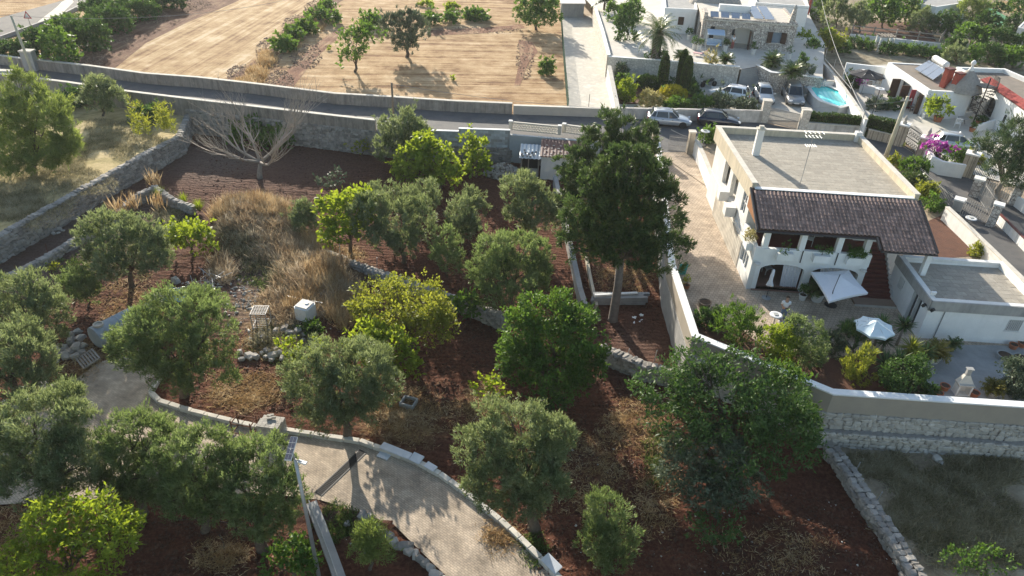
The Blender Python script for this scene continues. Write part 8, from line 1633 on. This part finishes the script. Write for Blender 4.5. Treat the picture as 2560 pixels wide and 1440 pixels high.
for lab,a,b_,h in (('pale bar gate of the villa side entrance',(2397,540),(2466,562),1.35),('long bar gate between the rubble pillars',(2440,492),(2478,548),1.5),('black bar gate under the cedar',(2425,452),(2470,480),1.9),('far bar gate beside the cedar trunk',(2448,490),(2524,508),1.4)):
    A,B = G(*a,UZ),G(*b_,UZ); t = thing('bar_gate',lab,'gate',A,0,'bar gates on the lane'); m = METALD if 'black' in lab else GATEG; k = max(8,int(np.linalg.norm(B - A) / .16))
    for i in range(k + 1): q_ = A + (B - A) * i / k; mb = MB(); mb.beam(q_ + (0,0,.08),q_ + (0,0,h + .15 * math.sin(math.pi * i / k)),.03,.03); mb.build('bar',m,t)
    for z in (.15,h - .1): mb = MB(); mb.beam(A + (0,0,z),B + (0,0,z),.04,.04); mb.build('rail',m,t)
t = thing('panel_wall','long white panel wall with red coping at the right edge','wall',G(2520,590,UZ)); A,B = G(2488,556,UZ),G(2610,680,UZ)
for i in range(14): mb = MB(); wall_strip(mb,[(A + (B - A) * (i / 14 + .002))[:2],(A + (B - A) * ((i + 1) / 14 - .002))[:2]],.12,UZ - .1,UZ + .75); mb.build('panel',WHITE,t)
mb = MB(); wall_strip(mb,[A[:2],B[:2]],.2,UZ + .75,UZ + .82); mb.build('coping',REDBR,t)
wallthing('white_lane_wall','white wall behind the cedar at the right edge',[G(2520,505,UZ),G(2620,580,UZ)],.2,UZ - .1,UZ + .9,WHITE2,None)
tree('cedar_tree','pine',CEDAR,'blue green cedar with drooping boughs at the right edge',(2490,500),[(2545,335,46,30),(2500,365,50,26),(2550,385,50,34),(2505,420,36,30),(2556,440,40,40),(2470,352,26,14),(2575,350,40,40)],UZ,.22,bark=BARKG,fork=.5)

# ------------------------------------------------------------------ far garden in the upper right
t = thing('paddock_fence','grey timber rail fence round the dark paddock','fence',G(2240,80,UZ)); fp = [G(*p,UZ) for p in ((2126,92),(2180,98),(2235,104),(2290,110),(2345,116),(2362,92),(2330,70),(2260,60))]
for a,b_ in zip(fp,fp[1:]):
    for z in (.5,1.0,1.5): mb = MB(); mb.beam(a + (0,0,z),b_ + (0,0,z),.06,.12); mb.build('rail',WOODG,t)
for q_ in fp: mb = MB(); mb.beam(q_ - (0,0,.1),q_ + (0,0,1.7),.14,.14); mb.build('post',WOODG,t)
wallthing('paddock_wall','low white wall in front of the timber paddock',[G(2122,98,UZ),G(2240,110,UZ),G(2352,122,UZ)],.3,UZ - .1,UZ + .7,WHITE,None)
VG = 'vines below the paddock'
for i,(px,py) in enumerate(((2135,108),(2165,114),(2222,124),(2258,126),(2295,130),(2332,134),(2368,138))): shrub(('first','second','third','fourth','fifth','sixth','seventh')[i] + ' leafy vine from the left below the paddock wall','shrub',MID if i % 2 else DARK,px,py,24,14,UZ,'vine','vine',VG)
FT = 'trees of the far garden'
for lab,px,py,rx,ry,st,m in (
    ('pale olive at the upper left of the far garden',2090,30,36,40,'olive',OLIVE),('grey olive in front of the paddock, left',2148,45,30,36,'olive',OLIVE),('large green walnut over the paddock',2205,30,46,40,'fig',MID),('green walnut right of the large one',2262,25,46,36,'fig',MID),('silvery olive at the right end of the paddock',2305,55,34,30,'olive',OLIVE),
    ('golden pine standing above the far garden',2430,28,44,38,'pine',PINEM),('dark laurel below the golden pine',2365,60,36,34,'shrub',DARK),('dark evergreen right of the golden pine',2470,60,36,30,'shrub',DARK),('broad green fig in the far garden',2430,92,40,36,'fig',MID),('dark round tree at the right of the far garden',2500,100,42,36,'shrub',DARK),
    ('grey olive above the solar heater',2390,140,30,22,'olive',OLIVE),('green bush behind the red chimneys',2430,140,26,22,'shrub',MID),('dark bush behind the second white house',2470,135,30,26,'shrub',DARK),('leafy bush at the right end of the far garden',2530,145,34,26,'fig',MID),('olive shrub beside the white wall left of the far garden',2065,85,20,14,'shrub',MID),
    ('golden loquat with drooping leaves above the pool',2080,102,32,30,'fig',YELLOWG),('lime green hedge bush right of the stone house',2010,105,28,24,'shrub',LIME),('dark hedge bush right of the stone house',2032,128,26,30,'shrub',DARK),('dark evergreen at the far top right',2540,60,30,26,'shrub',DARK),('small cypress shrub at the far top right',2500,18,24,20,'shrub',DARK),('green tree at the top edge beside the red pole',2052,20,24,30,'shrub',MID),('dark tree at the top edge above the paddock',2340,5,40,24,'shrub',DARK),('dark bushy tree at the very top right',2548,10,30,20,'shrub',MID),('low dark bush below the paddock corner',2385,112,24,20,'shrub',DARK),('dark bush above the second white house',2505,150,26,18,'shrub',DARK),('dark bush at the right edge beyond the houses',2560,110,30,30,'shrub',DARK)):
    tree('garden_tree',st,m,lab,(px,py + ry * 1.05),[(px - rx * .3,py + ry * .15,rx * .7,ry * .75),(px + rx * .32,py + ry * .2,rx * .65,ry * .7),(px,py - ry * .3,rx * .65,ry * .65)],UZ,.12,'tree',FT,.9,k=1.5)
b = G(2205,128,UZ); t = thing('garden_well','small pergola frame with white posts in the far garden','pergola',b)
for x in (-.9,.9):
    for y in (-.6,.6): mb = MB(); mb.beam(b + (x,y,0),b + (x,y,1.9),.16,.16); mb.build('post',WHITE,t)
for y in (-.6,.6): mb = MB(); mb.beam(b + (-1.1,y,1.95),b + (1.1,y,1.95),.14,.12); mb.build('beam',WOODG,t)
for x in (-.8,-.4,0,.4,.8): mb = MB(); mb.beam(b + (x,-.8,2.07),b + (x,.8,2.07),.08,.1); mb.build('slat',WOODG,t)
house_prism('white_shed','pale greenhouse shed at the right edge of the far garden',[(2545,70),(2640,95),(2640,60),(2570,45)],UZ,UZ + 2.4,WHITE,GREYPL,'shed',.1)
house_prism('white_house','white flat-roofed house at the top edge above the paddock',[(2290,12),(2340,22),(2420,10),(2330,-20)],UZ,UZ + 2.6)
A,B = G(2455,45,UZ),G(2510,75,UZ); t = thing('netting_fence','green netting fence in the far garden','fence',A); mb = MB(); wall_strip(mb,[A[:2],B[:2]],.05,UZ,UZ + 1.8); mb.build('netting',mat('green_net',(0.06,0.20,0.12),(0.08,0.24,0.15)),t)
for f in (0,.33,.66,1): q_ = A + (B - A) * f; MB().tube([q_,q_ + (0,0,2)],.04,6).build('post',METALG,t)

# ------------------------------------------------------------------ poles and cables
def pole(label,base,z,pyt,r0,r1,m,lean=(0,0),arms=False):
    b = G(*base,z); h = H_at(b,pyt); tp = b + (lean[0],lean[1],h); t = thing('utility_pole',label,'pole',b); MB().tube([b - (0,0,.2),(b + tp) / 2,tp],[r0,(r0 + r1) / 2,r1],12).build('shaft',m,t,smooth=True)
    if arms: mb = MB(); mb.beam(tp + (-.5,0,-.35),tp + (.5,.1,-.35),.08,.08); mb.build('crossarm',METALG,t)
    for s in (-.35,.35) if arms else (): MB().lathe([(.05,-.3),(.07,-.22),(.03,-.12)],tp + (s,0,0),8).build('insulator',CONC,t)
    return tp
t1 = pole('concrete utility pole beside the square pillar at left',(91,205),UZ,40,.16,.1,CONCP,(-.35,0)); t2 = pole('dark wooden pole beside the lane parapet',(985,312),UZ - .3,207,.12,.09,WOOD)
t3 = pole('thick leaning concrete pole beside the villa roof',(2212,398),UZ,243,.2,.13,CONCP,(.25,.2),True); t4 = pole('rust red lattice pole at the top edge',(2010,72),UZ,-40,.18,.16,REDCH)
def cable(label,a,b,sag,r=.018): a = np.array(a); b = np.array(b); MB().tube([a + (b - a) * s - np.array((0,0,sag * 4 * s * (1 - s))) for s in np.linspace(0,1,13)],r,5).build('cable',mat('grey_cable',(0.30,0.30,0.30)),None,label=label,cat='cable',group='overhead cables',kind='thing')
cable('overhead cable from the left edge to the concrete pole',t1 + (-16,4,.3),t1,.4); cable('overhead cable from the left pole over the straw field',t1,G(480,120,UZ + 1.5) + (8,12,3),1.0)
mast = np.array(HV(9.55,12.95,7.5)); cable('overhead cable from the top edge to the villa mast',G(2050,-20,UZ + 6),mast,.8,.025); cable('overhead cable crossing behind the parked cars',t2 + (0,0,-.1),t3 + (0,0,-.4),1.6,.014)
b = G(82,82,UZ); t = thing('road_sign','triangular red and white warning sign beside the far road','sign',b); MB().tube([b,b + (0,0,2.3)],.035,6).build('post',METALG,t); c = b + (0,-.05,2.0); mb = MB(); tri = lambda s,y: [(c[0] - .5 * s,c[1] + y,c[2] - .3 * s),(c[0] + .5 * s,c[1] + y,c[2] - .3 * s),(c[0],c[1] + y,c[2] + .57 * s)]
V = tri(1,0) + tri(1,-.03); mb.add(V,[[0,1,2],[5,4,3],[0,3,4,1],[1,4,5,2],[2,5,3,0]]); mb.build('border',LAMPR,t); V = tri(.66,-.034) + tri(.66,-.04); MB().add(V,[[0,1,2],[5,4,3],[0,3,4,1],[1,4,5,2],[2,5,3,0]]).build('face',PLAST,t)
gr_ = GP([(-60,118),(0,101),(70,76),(150,47),(240,1)],UZ); t = wallthing('guard_rail','low grey kerb wall along the far road',gr_,.25,UZ - .05,UZ + .45,GREYPL,None)

# ------------------------------------------------------------------ thin haze volume added as a lens veil, to lift the darks
hz = MB().box(-905,905,-305,905,-1.4,28.5); m_,nt_,b_ = _new('veil_haze'); nt_.nodes.remove(b_); pv = N(nt_,'VolumePrincipled'); pv.inputs['Color'].default_value = (0.88,0.94,1.0,1); pv.inputs['Density'].default_value = 0.00018; pv.inputs['Anisotropy'].default_value = 0.3
nt_.links.new(pv.outputs[0],nt_.nodes['Material Output'].inputs['Volume']); hz.build('haze',m_,None,kind='stuff',label='thin pale haze added over the whole place as a lens veil',cat='haze')
print('TRIS',TRIS[0],'OBJ',len(bpy.data.objects))
